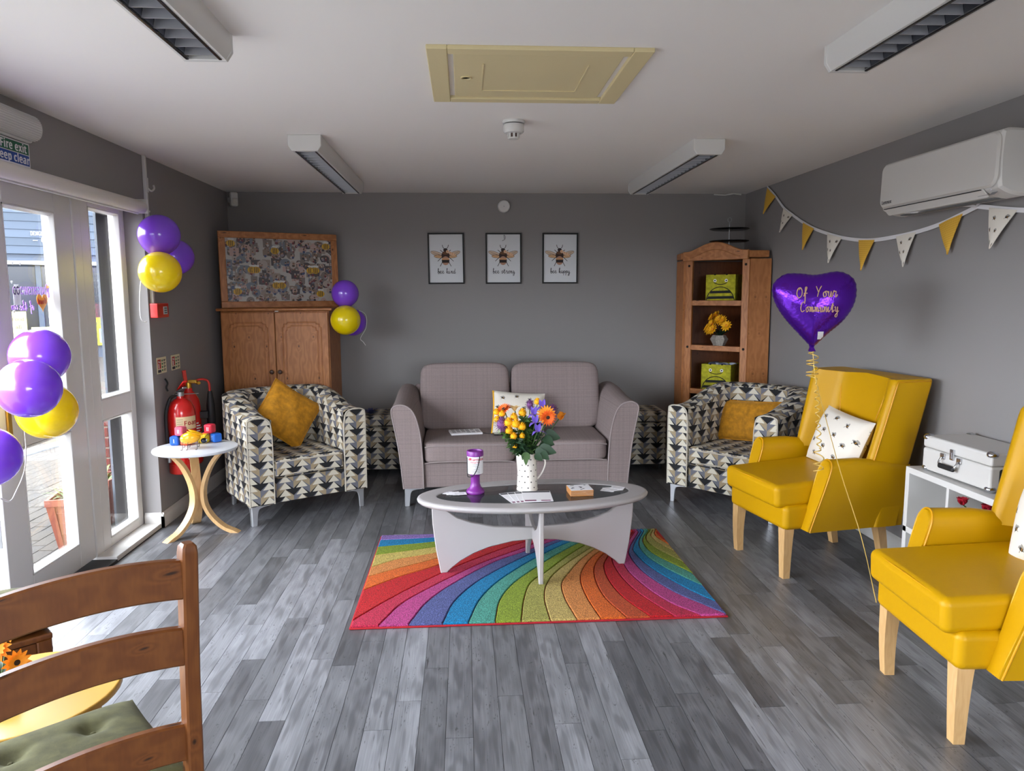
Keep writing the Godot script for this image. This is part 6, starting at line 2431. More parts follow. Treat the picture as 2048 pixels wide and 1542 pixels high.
# ---------------------------------------------------------------- side table, foam dice, bee
func side_table() -> void:
	var at := V(-1.706, 0, -4.72)
	var t := thing("side_table", "small round white side table with three bent beech legs", "table", at)
	var g := G.new()
	g.lathe(poly([0, 0.554, 0.246, 0.554, 0.252, 0.551, 0.254, 0.544, 0.251, 0.537, 0.244, 0.534, 0, 0.534]), 48)
	obj("tabletop", g, mat("white_laminate", c8(214, 216, 220), 0.4), t)
	for e in [[-0.125, 0.19], [0.224, 0.02], [-0.10, -0.2]]:
		var d := V(e[0], 0, e[1]).normalized()
		var s := d.cross(Vector3.UP)
		var pr := smooth2(poly([0.17, 0.534, 0.105, 0.455, 0.058, 0.36, 0.036, 0.27, 0.042, 0.18, 0.085, 0.10, 0.155, 0.035, 0.235, 0.0]), 5)
		var rings := []
		for k in pr.size():
			var q := pr[k]
			var tg := (pr[mini(k + 1, pr.size() - 1)] - pr[maxi(k - 1, 0)]).normalized()
			var nn := Vector2(-tg.y, tg.x) * 0.011
			if k == pr.size() - 1:
				nn = Vector2(0.02, 0.0)
			var c0 := d * (q.x + nn.x) + V(0, q.y + nn.y, 0)
			var c1 := d * (q.x - nn.x) + V(0, q.y - nn.y, 0)
			rings.append(PackedVector3Array([c0 - s * 0.026, c0 + s * 0.026, c1 + s * 0.026, c1 - s * 0.026]))
		g = G.new()
		g.loft(rings, 0.85)
		obj("leg", g, M.beech_v, t)
	# soft dice
	var dice := [[-0.148, 0.0, -0.07, "dice_blue", c8(24, 92, 196), "blue foam die at the left edge of the side table", 0.3], [-0.078, 0.0, -0.065, "dice_orange", c8(236, 92, 40), "orange foam die on the side table behind the bee", -0.15], [-0.112, 0.061, -0.07, "dice_pink", c8(214, 96, 120), "pink foam die on top of the blue and orange dice", 0.1], [0.012, 0.0, -0.195, "dice_red", c8(216, 44, 48), "red foam die at the back, under the crimson die", 0.2], [0.01, 0.0, -0.125, "dice_yellow", c8(242, 206, 20), "yellow foam die on the side table behind the bee's head", 0.12], [0.08, 0.0, -0.15, "dice_sky", c8(30, 110, 214), "blue foam die at the right edge of the side table", -0.5], [0.045, 0.061, -0.145, "dice_crimson", c8(206, 34, 60), "crimson foam die stacked on the right hand dice", 0.1]]
	for e in dice:
		var o := thing("foam_die", e[5], "die", at + V(e[0], 0.5555 + e[1], e[2]), e[6] - 0.3, "foam dice on the side table")
		g = G.new()
		g.rbox(Vector3.ONE * 0.058, 0.012, Transform3D(Basis(), V(0, 0.029, 0)), 4)
		obj("cube", g, mat(e[3], e[4], 0.6), o)
		g = G.new()
		if e[3] == "dice_yellow" or e[3] == "dice_sky":
			for k in 3:
				g.box(V(0.028, 0.0022, 0.001), V(0, 0.018 + k * 0.011, 0.0292), 0.0003)
		else:
			for k in (1 if e[3] == "dice_blue" else 2):
				g.box(V(0.004, 0.024, 0.001), V((k - 0.5 * (0 if e[3] == "dice_blue" else 1)) * 0.009, 0.029, 0.0292), 0.0003)
		obj("mark", g, M.paper if e[3] != "dice_yellow" else M.flower_amber, o)
	# metal bee
	var b := thing("bee_ornament", "yellow metal bee ornament standing at the front of the side table", "ornament", at + V(0.0, 0.555, 0.05), 0.2)
	g = G.new()
	g.ball(V(0.062, 0.038, 0.04), V(-0.01, 0.068, 0), 10, Basis(Vector3.BACK, 0.15))
	obj("body", g, mat("bee_yellow", c8(250, 182, 8), 0.25, {"coat": 0.6}), b)
	g = G.new()
	for s in [-1.0, 1.0]:
		g.ball(V(0.05, 0.006, 0.018), V(0.02, 0.098, s * 0.02), 8, Basis(Vector3.UP, s * 0.3) * Basis(Vector3.BACK, -0.35))
	obj("wing", g, M.bee_yellow, b)
	g = G.new()
	g.ball(V(0.019, 0.017, 0.018), V(0.068, 0.045, 0), 8)
	obj("head", g, mat("bee_navy", c8(20, 24, 46), 0.2), b)
	for s in [-1.0, 1.0]:
		g = G.new()
		g.ball(V(0.004, 0.005, 0.005), V(0.083, 0.049, s * 0.007), 5)
		obj("eye", g, M.paper, b)
		g = G.new()
		g.tube(smooth3(path3([0.072, 0.058, s * 0.006, 0.085, 0.08, s * 0.012, 0.105, 0.082, s * 0.02])), 0.0012, 5)
		obj("feeler", g, M.black_rubber, b)
		for x in [-0.05, -0.02, 0.035]:
			g = G.new()
			g.tube(smooth3(path3([x, 0.05, s * 0.02, x, 0.036, s * 0.042, x - 0.002, 0.003, s * 0.046, x - 0.012, 0.001, s * 0.048])), 0.0016, 5)
			obj("leg", g, M.black_rubber, b)

# ---------------------------------------------------------------- fire extinguishers
func extinguishers() -> void:
	var t := thing("fire_extinguisher", "red foam fire extinguisher with cream label and black hose, nearer the door", "fire extinguisher", V(-1.895, 0.325, -5.02), 0.7, "fire extinguishers by the door")
	var g := G.new()
	g.lathe(poly([0, 0.02, 0.075, 0.02, 0.086, 0.032, 0.088, 0.05, 0.088, 0.40, 0.083, 0.44, 0.066, 0.475, 0.04, 0.495, 0.024, 0.502, 0.022, 0.52, 0, 0.52]), 32)
	obj("cylinder", g, M.red_gloss, t)
	g = G.new()
	g.lathe(poly([0.0, 0.0, 0.088, 0.0, 0.092, 0.005, 0.092, 0.062, 0.088, 0.066]), 32)
	obj("base_skirt", g, mat("red_plastic", c8(186, 34, 26), 0.45), t)
	g = G.new()
	var lab := func(gg: G, r: float, a0: float, a1: float, y0: float, y1: float): gg.grid(10, 1, func(u, v): return V(sin(lerpf(a0, a1, u)) * r, lerpf(y0, y1, v), cos(lerpf(a0, a1, u)) * r), V(sin((a0 + a1) / 2), 0, cos((a0 + a1) / 2)))
	lab.call(g, 0.0888, -0.75, 0.95, 0.30, 0.385)
	var lb := obj("label", g, mat("label_cream", c8(230, 206, 160), 0.5), t)
	wrap_text(lb, "Foam", 0.042, 0.0892, 0.342, 0.35, M.sign_red)
	g = G.new()
	for k in 5:
		lab.call(g, 0.0891, -0.68, -0.25, 0.31 + k * 0.014, 0.3125 + k * 0.014)
	obj("label_print", g, M.ink, lb)
	g = G.new()
	for k in 12:
		var y := 0.275 - k * 0.016
		lab.call(g, 0.0886, 0.0, 0.25 + 0.6 * fposmod(k * 0.37, 1.0), y, y + 0.007)
	obj("white_print", g, M.paper, t)
	g = G.new()
	g.cyl(0.024, 0.03, V(0, 0.515, 0), 16)
	g.box(V(0.03, 0.012, 0.13), V(0, 0.56, 0.03), 0.004, Basis(Vector3.RIGHT, -0.3))
	g.tube(path3([-0.05, 0.53, 0.01, 0.11, 0.525, 0.03]), 0.003, 5)
	obj("valve", g, M.steel, t)
	g = G.new()
	g.box(V(0.028, 0.012, 0.15), V(0, 0.585, 0.035), 0.004, Basis(Vector3.RIGHT, -0.5))
	obj("lever", g, M.red_gloss, t)
	g = G.new()
	g.tube(smooth3(path3([-0.02, 0.53, 0.0, -0.075, 0.50, 0.02, -0.108, 0.40, 0.03, -0.11, 0.25, 0.035, -0.105, 0.12, 0.035])), 0.011, 10)
	obj("hose", g, M.black_rubber, t)
	g = G.new()
	g.cyl(0.014, 0.04, V(-0.104, 0.085, 0.035), 12)
	obj("nozzle", g, M.steel, t)
	g = G.new()
	g.box(V(0.05, 0.09, 0.03), V(0, 0.33, -0.1), 0.004, Basis(Vector3.UP, 0.85))
	obj("wall_bracket", g, M.black_rubber, t)
	t = thing("fire_extinguisher", "red carbon dioxide fire extinguisher with black horn, nearer the wardrobe", "fire extinguisher", V(-1.91, 0.34, -5.215), 0.8, "fire extinguishers by the door")
	g = G.new()
	g.lathe(poly([0, 0.0, 0.06, 0.0, 0.07, 0.012, 0.072, 0.03, 0.072, 0.40, 0.066, 0.45, 0.044, 0.49, 0.026, 0.51, 0.024, 0.53, 0, 0.53]), 32)
	obj("cylinder", g, M.red_gloss, t)
	g = G.new()
	for k in 12:
		var y := 0.285 - k * 0.018
		lab.call(g, 0.0726, 0.1, 0.35 + 0.6 * fposmod(k * 0.41, 1.0), y, y + 0.008)
	obj("white_print", g, M.paper, t)
	g = G.new()
	g.cyl(0.022, 0.045, V(0, 0.525, 0), 14)
	g.rbox(V(0.03, 0.024, 0.06), 0.004, Transform3D(Basis(Vector3.UP, 0.8), V(0.02, 0.575, 0.025)))
	g.cyl(0.012, 0.03, V(0.045, 0.565, 0.035), 12, 0.001, Basis(Vector3.RIGHT, PI / 2))
	obj("valve", g, M.brass, t)
	g = G.new()
	g.box(V(0.026, 0.11, 0.014), V(-0.02, 0.60, 0), 0.004, Basis(Vector3.BACK, 0.1))
	obj("lever", g, M.red_gloss, t)
	g = G.new()
	g.tube(smooth3(path3([0.04, 0.58, 0.02, 0.09, 0.585, 0.035, 0.125, 0.56, 0.045, 0.13, 0.47, 0.045])), 0.008, 8)
	obj("swivel_pipe", g, M.red_plastic, t)
	g = G.new()
	g.lathe(poly([0, 0.50, 0.014, 0.50, 0.018, 0.48, 0.028, 0.40, 0.03, 0.26, 0.026, 0.25, 0, 0.26]), 18, Transform3D(Basis(), V(0.13, 0, 0.045)))
	obj("horn", g, M.black_rubber, t)
	g = G.new()
	g.box(V(0.06, 0.05, 0.05), V(0.075, 0.34, 0.05), 0.006, Basis(Vector3.UP, -0.6))
	obj("horn_clip", g, M.black_rubber, t)
	g = G.new()
	g.box(V(0.04, 0.08, 0.03), V(0, 0.36, -0.08), 0.004, Basis(Vector3.UP, 0.75))
	obj("wall_bracket", g, M.black_rubber, t)
	g = G.new()
	g.tube(smooth3(path3([WL + 0.006, 0.96, -5.0, WL + 0.02, 0.93, -5.003, WL + 0.012, 0.90, -5.0, WL + 0.02, 0.875, -5.0])), 0.006, 6)
	tag(obj("safety_chain", g, M.black_rubber), "short black chain on the wall above the foam extinguisher", "chain")

# ---------------------------------------------------------------- air conditioner
func rr_outline(w: float, h: float, r: float) -> PackedVector2Array:
	var o := PackedVector2Array()
	for c in [[1, 1, 0], [-1, 1, 1], [-1, -1, 2], [1, -1, 3]]:
		for k in 6:
			var a: float = PI / 2 * (c[2] + k / 5.0)
			o.append(Vector2(c[0] * (w / 2 - r) + cos(a) * r, c[1] * (h / 2 - r) + sin(a) * r))
	return o

func air_conditioner() -> void:
	var t := thing("air_conditioner", "white wall air conditioner high on the right wall", "air conditioner", V(WR, 2.06, -3.545), -PI / 2)
	# local x runs along the wall, z out of it
	var w := 0.90
	var prof := smooth2(poly([0.0, 0.125, 0.15, 0.135, 0.19, 0.13, 0.207, 0.11, 0.213, 0.0, 0.207, -0.10, 0.19, -0.122, 0.14, -0.142, 0.08, -0.148, 0.0, -0.13]), 4)
	var g := G.new()
	g.prism(prof, w, 0.012, Transform3D(Basis(Vector3.BACK, Vector3.UP, Vector3.LEFT), V(w / 2, 0, 0)), 0.7)
	obj("body", g, M.white_plastic, t)
	g = G.new()
	g.prism(rr_outline(w - 0.006, 0.235, 0.045), 0.022, 0.009, eul(-1.5, 0, 0, V(0, 0.008, 0.2)))
	obj("front_panel", g, M.white_gloss, t)
	g = G.new()
	g.prism(rr_outline(w * 0.86, 0.05, 0.01), 0.006, 0.002, eul(42, 0, 0, V(-0.03, -0.124, 0.195)))
	obj("louvre_flap", g, M.white_plastic, t)
	g = G.new()
	g.box(V(w * 0.84, 0.0035, 0.012), V(-0.03, -0.113, 0.213), 0.0005)
	obj("flap_gap", g, M.black_rubber, t)
	g = G.new()
	g.box(V(w * 0.8, 0.004, 0.05), V(-0.02, -0.147, 0.115), 0.001)
	obj("outlet_slot", g, mat("slot_grey", c8(110, 112, 114), 0.6), t)
	g = G.new()
	g.box(V(0.06, 0.001, 0.012), V(0.33, -0.132, 0.19), 0.0003, Basis(Vector3.RIGHT, 0.7))
	g.box(V(0.035, 0.001, 0.022), V(0.39, -0.132, 0.187), 0.0003, Basis(Vector3.RIGHT, 0.7))
	obj("display", g, mat("display_grey", c8(128, 128, 130), 0.3), t)
	var tm := put("badge_lettering", text_mesh("Lennox", "Droid Sans", 0.026, 0.001, false, 700), M.ink, t)
	tm.position = V(-w / 2 + 0.075, -0.078, 0.2245)
	tm.rotation_degrees.x = -1.5

# ---------------------------------------------------------------- bunting
func bunting() -> void:
	for b in 2:
		var t := thing("bunting", ["yellow and bee pennant bunting swagged along the right wall", "white bee pennant bunting leaving the right edge below the air conditioner"][b], "bunting", V(WR - 0.012, 0, 0), 0.0, "bunting on the right wall")
		var c: Array = [[-6.036, 2.36, -5.871, 2.268, -5.70, 2.155, -5.539, 2.085, -5.359, 2.013, -5.183, 1.954, -4.983, 1.903, -4.784, 1.861, -4.571, 1.83, -4.388, 1.817, -4.165, 1.82, -3.977, 1.83, -3.782, 1.852, -3.599, 1.889, -3.494, 1.913], [-3.494, 1.912, -3.414, 1.897, -3.23, 1.865, -3.0, 1.838, -2.7, 1.81, -2.3, 1.80]][b]
		var p := smooth2(poly(c), 4)
		var g := G.new()
		var tape := []
		for q in p:
			tape.append(PackedVector3Array([V(-0.002, q.y - 0.011, q.x), V(0.001, q.y - 0.011, q.x), V(0.001, q.y + 0.011, q.x), V(-0.002, q.y + 0.011, q.x)]))
		g.loft(tape, 0.9)
		obj("tape", g, M.white_ribbon, t)
		var fl: Array = [[-6.03, 2.355, -5.86, 2.262, -6.056, 2.147, 0], [-5.704, 2.155, -5.539, 2.085, -5.723, 1.971, 1], [-5.359, 2.013, -5.183, 1.954, -5.316, 1.812, 0], [-4.983, 1.903, -4.784, 1.861, -4.922, 1.702, 1], [-4.571, 1.83, -4.388, 1.817, -4.499, 1.638, 0], [-4.165, 1.82, -3.977, 1.83, -4.055, 1.643, 1], [-3.782, 1.852, -3.599, 1.889, -3.674, 1.692, 0]] if b == 0 else [[-3.414, 1.897, -3.23, 1.865, -3.37, 1.702, 1], [-3.0, 1.838, -2.82, 1.82, -2.93, 1.65, 0]]
		for f in fl:
			g = G.new()
			var tri := PackedVector2Array([Vector2(f[0], f[1]), Vector2(f[2], f[3]), Vector2(f[4], f[5])])
			# a soft curl away from the wall towards the tip
			g.grid(6, 8, func(u, v):
				var a: Vector2 = tri[0].lerp(tri[1], u)
				var q: Vector2 = a.lerp(tri[2], v)
				return V(-0.003 - 0.014 * sin(v * PI * 0.6) - 0.006 * sin(u * PI), q.y, q.x), V(-1, 0, 0))
			for k in g.t.size():
				g.t[k] *= Vector2(1.7, 1.9)
			var g2 := G.new()
			for k in g.v.size():
				g2.p(g.v[k] + V(0.0012, 0, 0), -g.n[k], g.t[k])
			for k in range(0, g.ix.size(), 3):
				g2.tri(g.ix[k], g.ix[k + 1], g.ix[k + 2])
			var off := g.v.size()
			for k in g2.v.size():
				g.p(g2.v[k], g2.n[k], g2.t[k])
			for k in g2.ix:
				g.ix.append(k + off)
			obj("pennant", g, M.bee_cotton_large if f[6] else mat("comb_cloth", Color.WHITE, 0.85, {"tex": "comb", "uv": Vector3(2, 2, 2)}), t)
	var g := G.new()
	g.tube(smooth3(path3([WR - 0.02, 1.913, -3.494, WR - 0.07, 1.925, -3.6, WR - 0.13, 1.915, -3.75, WR - 0.16, 1.92, -3.85])), 0.005, 6)
	g.tube(smooth3(path3([WR - 0.02, 1.913, -3.494, WR - 0.06, 1.94, -3.40, WR - 0.15, 1.935, -3.25, WR - 0.2, 1.945, -3.15])), 0.005, 6)
	tag(obj("tie_tape", g, M.white_ribbon), "white tape tying the bunting up under the air conditioner", "tape")

# ---------------------------------------------------------------- balloons
func balloon(m: String, label: String, at: Vector3, r: float, to: Vector3, group: String) -> Node3D:
	# to: where the knot points
	var t := thing("balloon", label, "balloon", at, 0.0, group)
	var pr := PackedVector2Array()
	for k in 25:
		var a := PI * (k / 24.0)
		var y := cos(a)
		var rr := sin(a) * (1.0 - 0.09 * smoothstep(-0.1, -1.0, y))
		pr.append(Vector2(rr * r, y * r * (1.0 if y > 0 else 1.1)))
	pr[24] = Vector2(0.004, -r * 1.1)
	pr.append(Vector2(0.004, -r * 1.1 - 0.006))
	pr.append(Vector2(0.010, -r * 1.1 - 0.018))
	pr.append(Vector2(0.0, -r * 1.1 - 0.017))
	var d := (at - to).normalized()
	var s := d.cross(Vector3.RIGHT if absf(d.x) < 0.8 else Vector3.FORWARD).normalized()
	var bs := Basis(s.cross(d) * -1.0, d, s) if false else Basis(d.cross(s), d, s)
	var g := G.new()
	g.lathe(pr, 36, Transform3D(bs, Vector3.ZERO))
	obj("skin", g, M[m], t)
	return t

func ribbon(label: String, pts: Array, r := 0.0025, m := "white_ribbon") -> void:
	var g := G.new()
	g.tube(smooth3(path3(pts), 6), r, 6, false, 0.5)
	tag(obj("ribbon", g, M[m]), label, "ribbon")

func balloons() -> void:
	var a := "balloons tied to the conduit by the door"
	var c := V(-1.885, 1.755, -4.76)
	balloon("balloon_purple", "purple balloon, topmost of the three on the white conduit", V(-1.845, 1.87, -4.708), 0.122, c, a)
	balloon("balloon_purple", "purple balloon half hidden at the right on the conduit", V(-1.855, 1.752, -4.985), 0.112, c + V(0, 0, -0.06), a)
	balloon("balloon_yellow", "yellow balloon lowest of the three on the white conduit", V(-1.825, 1.645, -4.64), 0.122, c, a)
	ribbon("thin white ribbon hanging from the balloons on the conduit", [-1.90, 1.76, -4.78, -1.93, 1.70, -4.68, -1.945, 1.55, -4.63, -1.955, 1.40, -4.63, -1.955, 1.35, -4.66, -1.96, 1.345, -4.73])
	a = "balloons tied to the door handle"
	c = V(-2.02, 1.09, -3.46)
	balloon("balloon_purple", "purple balloon, uppermost of the cluster on the door handle", V(-1.89, 1.238, -3.42), 0.122, c, a)
	balloon("balloon_purple", "pale lit purple balloon at the front of the door handle cluster", V(-1.80, 1.125, -3.16), 0.122, V(-1.98, 1.10, -3.42), a)
	balloon("balloon_yellow", "yellow balloon, lowest of the cluster on the door handle", V(-1.90, 0.985, -3.46), 0.126, c, a)
	balloon("balloon_purple", "purple balloon cut by the left edge, low beside the door lock", V(-1.88, 0.873, -2.99), 0.118, V(-1.98, 1.02, -3.2), a)
	ribbon("thin white ribbon hanging from the door handle balloons", [-2.02, 1.08, -3.45, -2.02, 0.95, -3.48, -2.03, 0.8, -3.50, -2.03, 0.7, -3.47, -2.02, 0.63, -3.38, -2.0, 0.61, -3.3, -1.98, 0.65, -3.2], 0.004)
	a = "balloons tied beside the wardrobe"
	c = V(-0.99, 1.40, -6.02)
	balloon("balloon_purple", "purple balloon, upper one at the wardrobe's right corner", V(-0.93, 1.515, -5.93), 0.106, c, a)
	balloon("balloon_yellow", "yellow balloon at the wardrobe's right corner", V(-0.925, 1.309, -5.88), 0.116, c, a)
	balloon("balloon_purple", "purple balloon mostly hidden behind the wardrobe's yellow balloon", V(-0.895, 1.285, -6.05), 0.108, c, a)
	ribbon("thin white ribbon curling below the wardrobe balloons", [-0.95, 1.395, -6.05, -0.80, 1.36, -6.04, -0.785, 1.25, -6.02, -0.83, 1.16, -6.0, -0.81, 1.13, -6.0, -0.79, 1.10, -6.0])

func heart_balloon() -> void:
	var t := thing("heart_balloon", "purple foil heart balloon lettered Of Your Community, floating over the yellow chair", "balloon", V(1.785, 1.432, -3.70), deg_to_rad(-22))
	var w := 0.40
	var h := 0.385
	var dome := func(x: float, y: float) -> float:
		# thickness by distance to the edge, sampled along the ray from the middle
		var a := atan2(y, x)
		var q := Vector2(x, y).length()
		var e: float = heart_radius(a, w, h)
		var s := clampf(q / e, 0.0, 1.0)
		return 0.085 * pow(1.0 - s * s, 0.55)
	for sg in [1.0, -1.0]:
		var g := G.new()
		g.grid(96, 16, func(u, v):
			var a: float = u * TAU
			var e: float = heart_radius(a, w, h) * (1.0 - 0.012 * absf(sin(a * 24.0)) * v)
			var s: float = sin(v * PI / 2)
			var z := 0.085 * pow(maxf(0.0, 1.0 - s * s), 0.55) * (1.0 - 0.08 * absf(sin(a * 24.0)) * smoothstep(0.6, 0.95, v))
			return V(cos(a) * e * s, sin(a) * e * s, sg * z), V(0, 0, sg))
		obj("foil", g, M.foil_purple, t)
	var g := G.new()
	g.loft([sq(0.016, V(0, -0.19, 0)), sq(0.010, V(0, -0.208, 0)), sq(0.018, V(0.002, -0.228, 0))], 0.9)
	obj("neck", g, M.foil_purple, t)
	g = G.new()
	var place := func(x: float, y: float): return V(x, y, dome.call(x, y) + 0.0015)
	script_strokes(g, "Of", 0.036, 0.0028, func(x, y): return place.call(x * 0.95 - 0.085, y + 0.045))
	script_strokes(g, "Your", 0.036, 0.0028, func(x, y): return place.call(x * 0.9 + 0.005, y + 0.05))
	script_strokes(g, "Community", 0.034, 0.0024, func(x, y): return place.call(x * 0.74 - 0.065, y - 0.025))
	obj("lettering", g, mat("gold_pen", c8(196, 156, 120), 0.5), t)
	g = G.new()
	g.grid(2, 2, func(u, v): return place.call(0.022 + u * 0.028, -0.165 + v * 0.04) + V(0, 0, 0.001), Vector3.BACK)
	obj("paper_tag", g, M.paper, t)
	# ribbon down to the near chair, curls tied to it
	var o := V(1.792, 1.205, -3.70)
	g = G.new()
	g.tube(smooth3(path3([o.x, o.y, o.z, 1.80, 1.10, -3.69, 1.795, 1.0, -3.62, 1.74, 0.68, -3.27, 1.685, 0.46, -2.96, 1.612, 0.285, -2.70])), 0.003, 6, false, 0.5)
	var r := obj("balloon_ribbon", g, M.gold_ribbon)
	tag(r, "gold ribbon running from the heart balloon to the near yellow chair", "ribbon")
	for e in [[o, V(1.785, 1.06, -3.68), 0.028, 5.0], [V(1.798, 1.06, -3.66), V(1.79, 0.72, -3.58), 0.011, 9.0], [V(1.79, 0.72, -3.58), V(1.78, 0.60, -3.56), 0.024, 2.5]]:
		g = G.new()
		var hp := PackedVector3Array()
		for k in 80:
			var u := k / 79.0
			var a: float = u * TAU * e[3]
			hp.append(e[0].lerp(e[1], u) + V(cos(a), 0.25 * sin(a * 0.5), sin(a)) * e[2] * minf(1.0, u * 6.0))
		g.tube(hp, 0.003, 5)
		obj("curl", g, M.gold_ribbon, r)

var heart_r := PackedFloat32Array()

func heart_radius(a: float, w: float, h: float) -> float:
	# distance from the middle to the seam of the foil heart, by angle
	if heart_r.is_empty():
		var o := smooth2(poly([1, 60, 41, 66, 67, 53, 74, 30, 70, 2, 53, -27, 27, -52, 4, -76, -2, -76, -27, -50, -50, -24, -67, 2, -75, 25, -73, 45, -53, 62, -25, 63]), 6, true)
		for k in 192:
			var d := Vector2.from_angle(TAU * k / 192.0)
			var best := 0.0
			for j in o.size():
				var p = Geometry2D.segment_intersects_segment(Vector2.ZERO, d * 200.0, o[j], o[(j + 1) % o.size()])
				if p != null:
					best = maxf(best, p.length())
			heart_r.append(best)
	var f := fposmod(a / TAU, 1.0) * 192.0
	var i := int(f) % 192
	return lerpf(heart_r[i], heart_r[(i + 1) % 192], f - int(f)) * w / 148.0

# ---------------------------------------------------------------- white shelf, record player case, roses
func cube_shelf() -> void:
	var t := thing("cube_shelf", "low white open cube shelf against the right wall", "shelf unit", V(2.34, 0, -3.146))
	var m: Material = M.white_plastic
	var g := G.new()
	for y in [0.63, 0.33, 0.03]:
		g = G.new()
		g.box(V(0.30, 0.030, 0.665), V(0, y - 0.002, 0), 0.002)
		obj("shelf_board", g, m, t)
	for z in [-0.318, 0.0, 0.318]:
		g = G.new()
		g.box(V(0.30, 0.60, 0.03 if z != 0.0 else 0.018), V(0, 0.315, z - (0.01 if z == 0.0 else 0.0)), 0.002)
		obj("upright", g, m, t)
	# case
	var c := thing("record_player_case", "white suitcase record player with chrome corners on the cube shelf", "record player", V(2.352, 0.644, -3.18), deg_to_rad(-90 + 2))
	# local x along the front, z to the room
	var w := 0.45
	var d := 0.25
	g = G.new()
	g.rbox(V(w, 0.108, d), 0.012, Transform3D(Basis(), V(0, 0.060, 0)), 3)
	obj("body", g, M.white_gloss, c)
	g = G.new()
	g.rbox(V(w, 0.058, d), 0.012, Transform3D(Basis(), V(0, 0.144, 0)), 3)
	obj("lid", g, M.white_gloss, c)
	for s in [-1, 1]:
		for q in [-1, 1]:
			for y in [0.014, 0.164]:
				g = G.new()
				g.ball(V(0.024, 0.017, 0.024), V(s * (w / 2 - 0.018), y, q * (d / 2 - 0.018)), 8)
				obj("corner_guard", g, M.chrome, c)
	g = G.new()
	g.rbox(V(0.026, 0.05, 0.012), 0.003, Transform3D(Basis(), V(-0.01, 0.118, d / 2 + 0.004)))
	g.rbox(V(0.012, 0.03, 0.008), 0.002, Transform3D(Basis(), V(-0.008, 0.115, d / 2 + 0.011)))
	obj("latch", g, M.chrome, c)
	for x in [-0.075, 0.035]:
		g = G.new()
		g.rbox(V(0.032, 0.026, 0.008), 0.003, Transform3D(Basis(), V(x, 0.098, d / 2 + 0.003)))
		g.tube(smooth3(path3([x, 0.094, d / 2 + 0.01, x, 0.072, d / 2 + 0.022, x + (0.012 if x < 0 else -0.012), 0.06, d / 2 + 0.024])), 0.005, 6)
		obj("handle_mount", g, M.chrome, c)
	g = G.new()
	g.rbox(V(0.105, 0.024, 0.018), 0.009, Transform3D(Basis(), V(-0.02, 0.058, d / 2 + 0.024)), 3)
	obj("handle", g, M.black_rubber, c)
	g = G.new()
	g.prism(rr_outline(0.11, 0.075, 0.01), 0.003, 0.001, Transform3D(Basis(Vector3.UP, PI / 2), V(w / 2 - 0.001, 0.066, 0.03)))
	obj("speaker_grille", g, M.black_rubber, c)
	# artificial red roses in the right hand cell
	var r := thing("rose_bunch", "red artificial roses with white leaves lying in the cube shelf", "flowers", V(2.30, 0.344, -3.0), -1.2)
	g = G.new()
	g.lathe(poly([0, 0, 0.035, 0, 0.045, 0.1, 0.04, 0.1, 0.03, 0.01, 0, 0.01]), 16)
	obj("pot", g, M.white_gloss, r)
	for e in [[-0.09, 0.235, 0.08], [0.0, 0.225, 0.05], [0.06, 0.20, 0.04], [0.03, 0.165, 0.07], [0.09, 0.15, 0.05]]:
		g = G.new()
		g.tube(smooth3(path3([0, 0.08, 0, e[0] * 0.5, e[1] * 0.7, e[2] * 0.4, e[0], e[1] - 0.01, e[2]])), 0.003, 5)
		var st := obj("stem", g, M.leaf_green, r)
		g = G.new()
		for k in 9:
			var a := k * 2.4
			blade(g, V(e[0], e[1] - 0.015, e[2]), V(cos(a) * 0.6, 0.9, sin(a) * 0.6).normalized(), 0.045, 0.02, 0.1, 5, 0.7, 0.8)
		obj("rose_head", g, mat("rose_red", c8(170, 16, 40), 0.6), st)
	g = G.new()
	for k in 12:
		var a := k * 2.4
		blade(g, V(-0.02, 0.11, 0.05), V(cos(a), 0.5, sin(a)).normalized(), 0.07, 0.012, 0.2)
	obj("white_leaves", g, M.paper, r)
	g = G.new()
	for k in 6:
		var a := k * 1.1
		blade(g, V(0.08, 0.17, 0.04), V(cos(a), 0.6, sin(a)).normalized(), 0.06, 0.018, 0.2)
	obj("green_leaves", g, M.leaf_bright, r)
	# socket low on the wall between the chairs
	var k2 := thing("wall_socket", "white double wall socket low between the yellow chairs", "socket", V(WR - 0.002, 0.22, -4.22), -PI / 2)
	g = G.new()
	g.rbox(V(0.146, 0.086, 0.012), 0.004, Transform3D(Basis(), V(0, 0, 0.006)))
	obj("plate", g, M.white_plastic, k2)
	g = G.new()
	g.rbox(V(0.05, 0.05, 0.045), 0.008, Transform3D(Basis(), V(0.03, 0, 0.034)))
	obj("plug", g, M.black_rubber, k2)

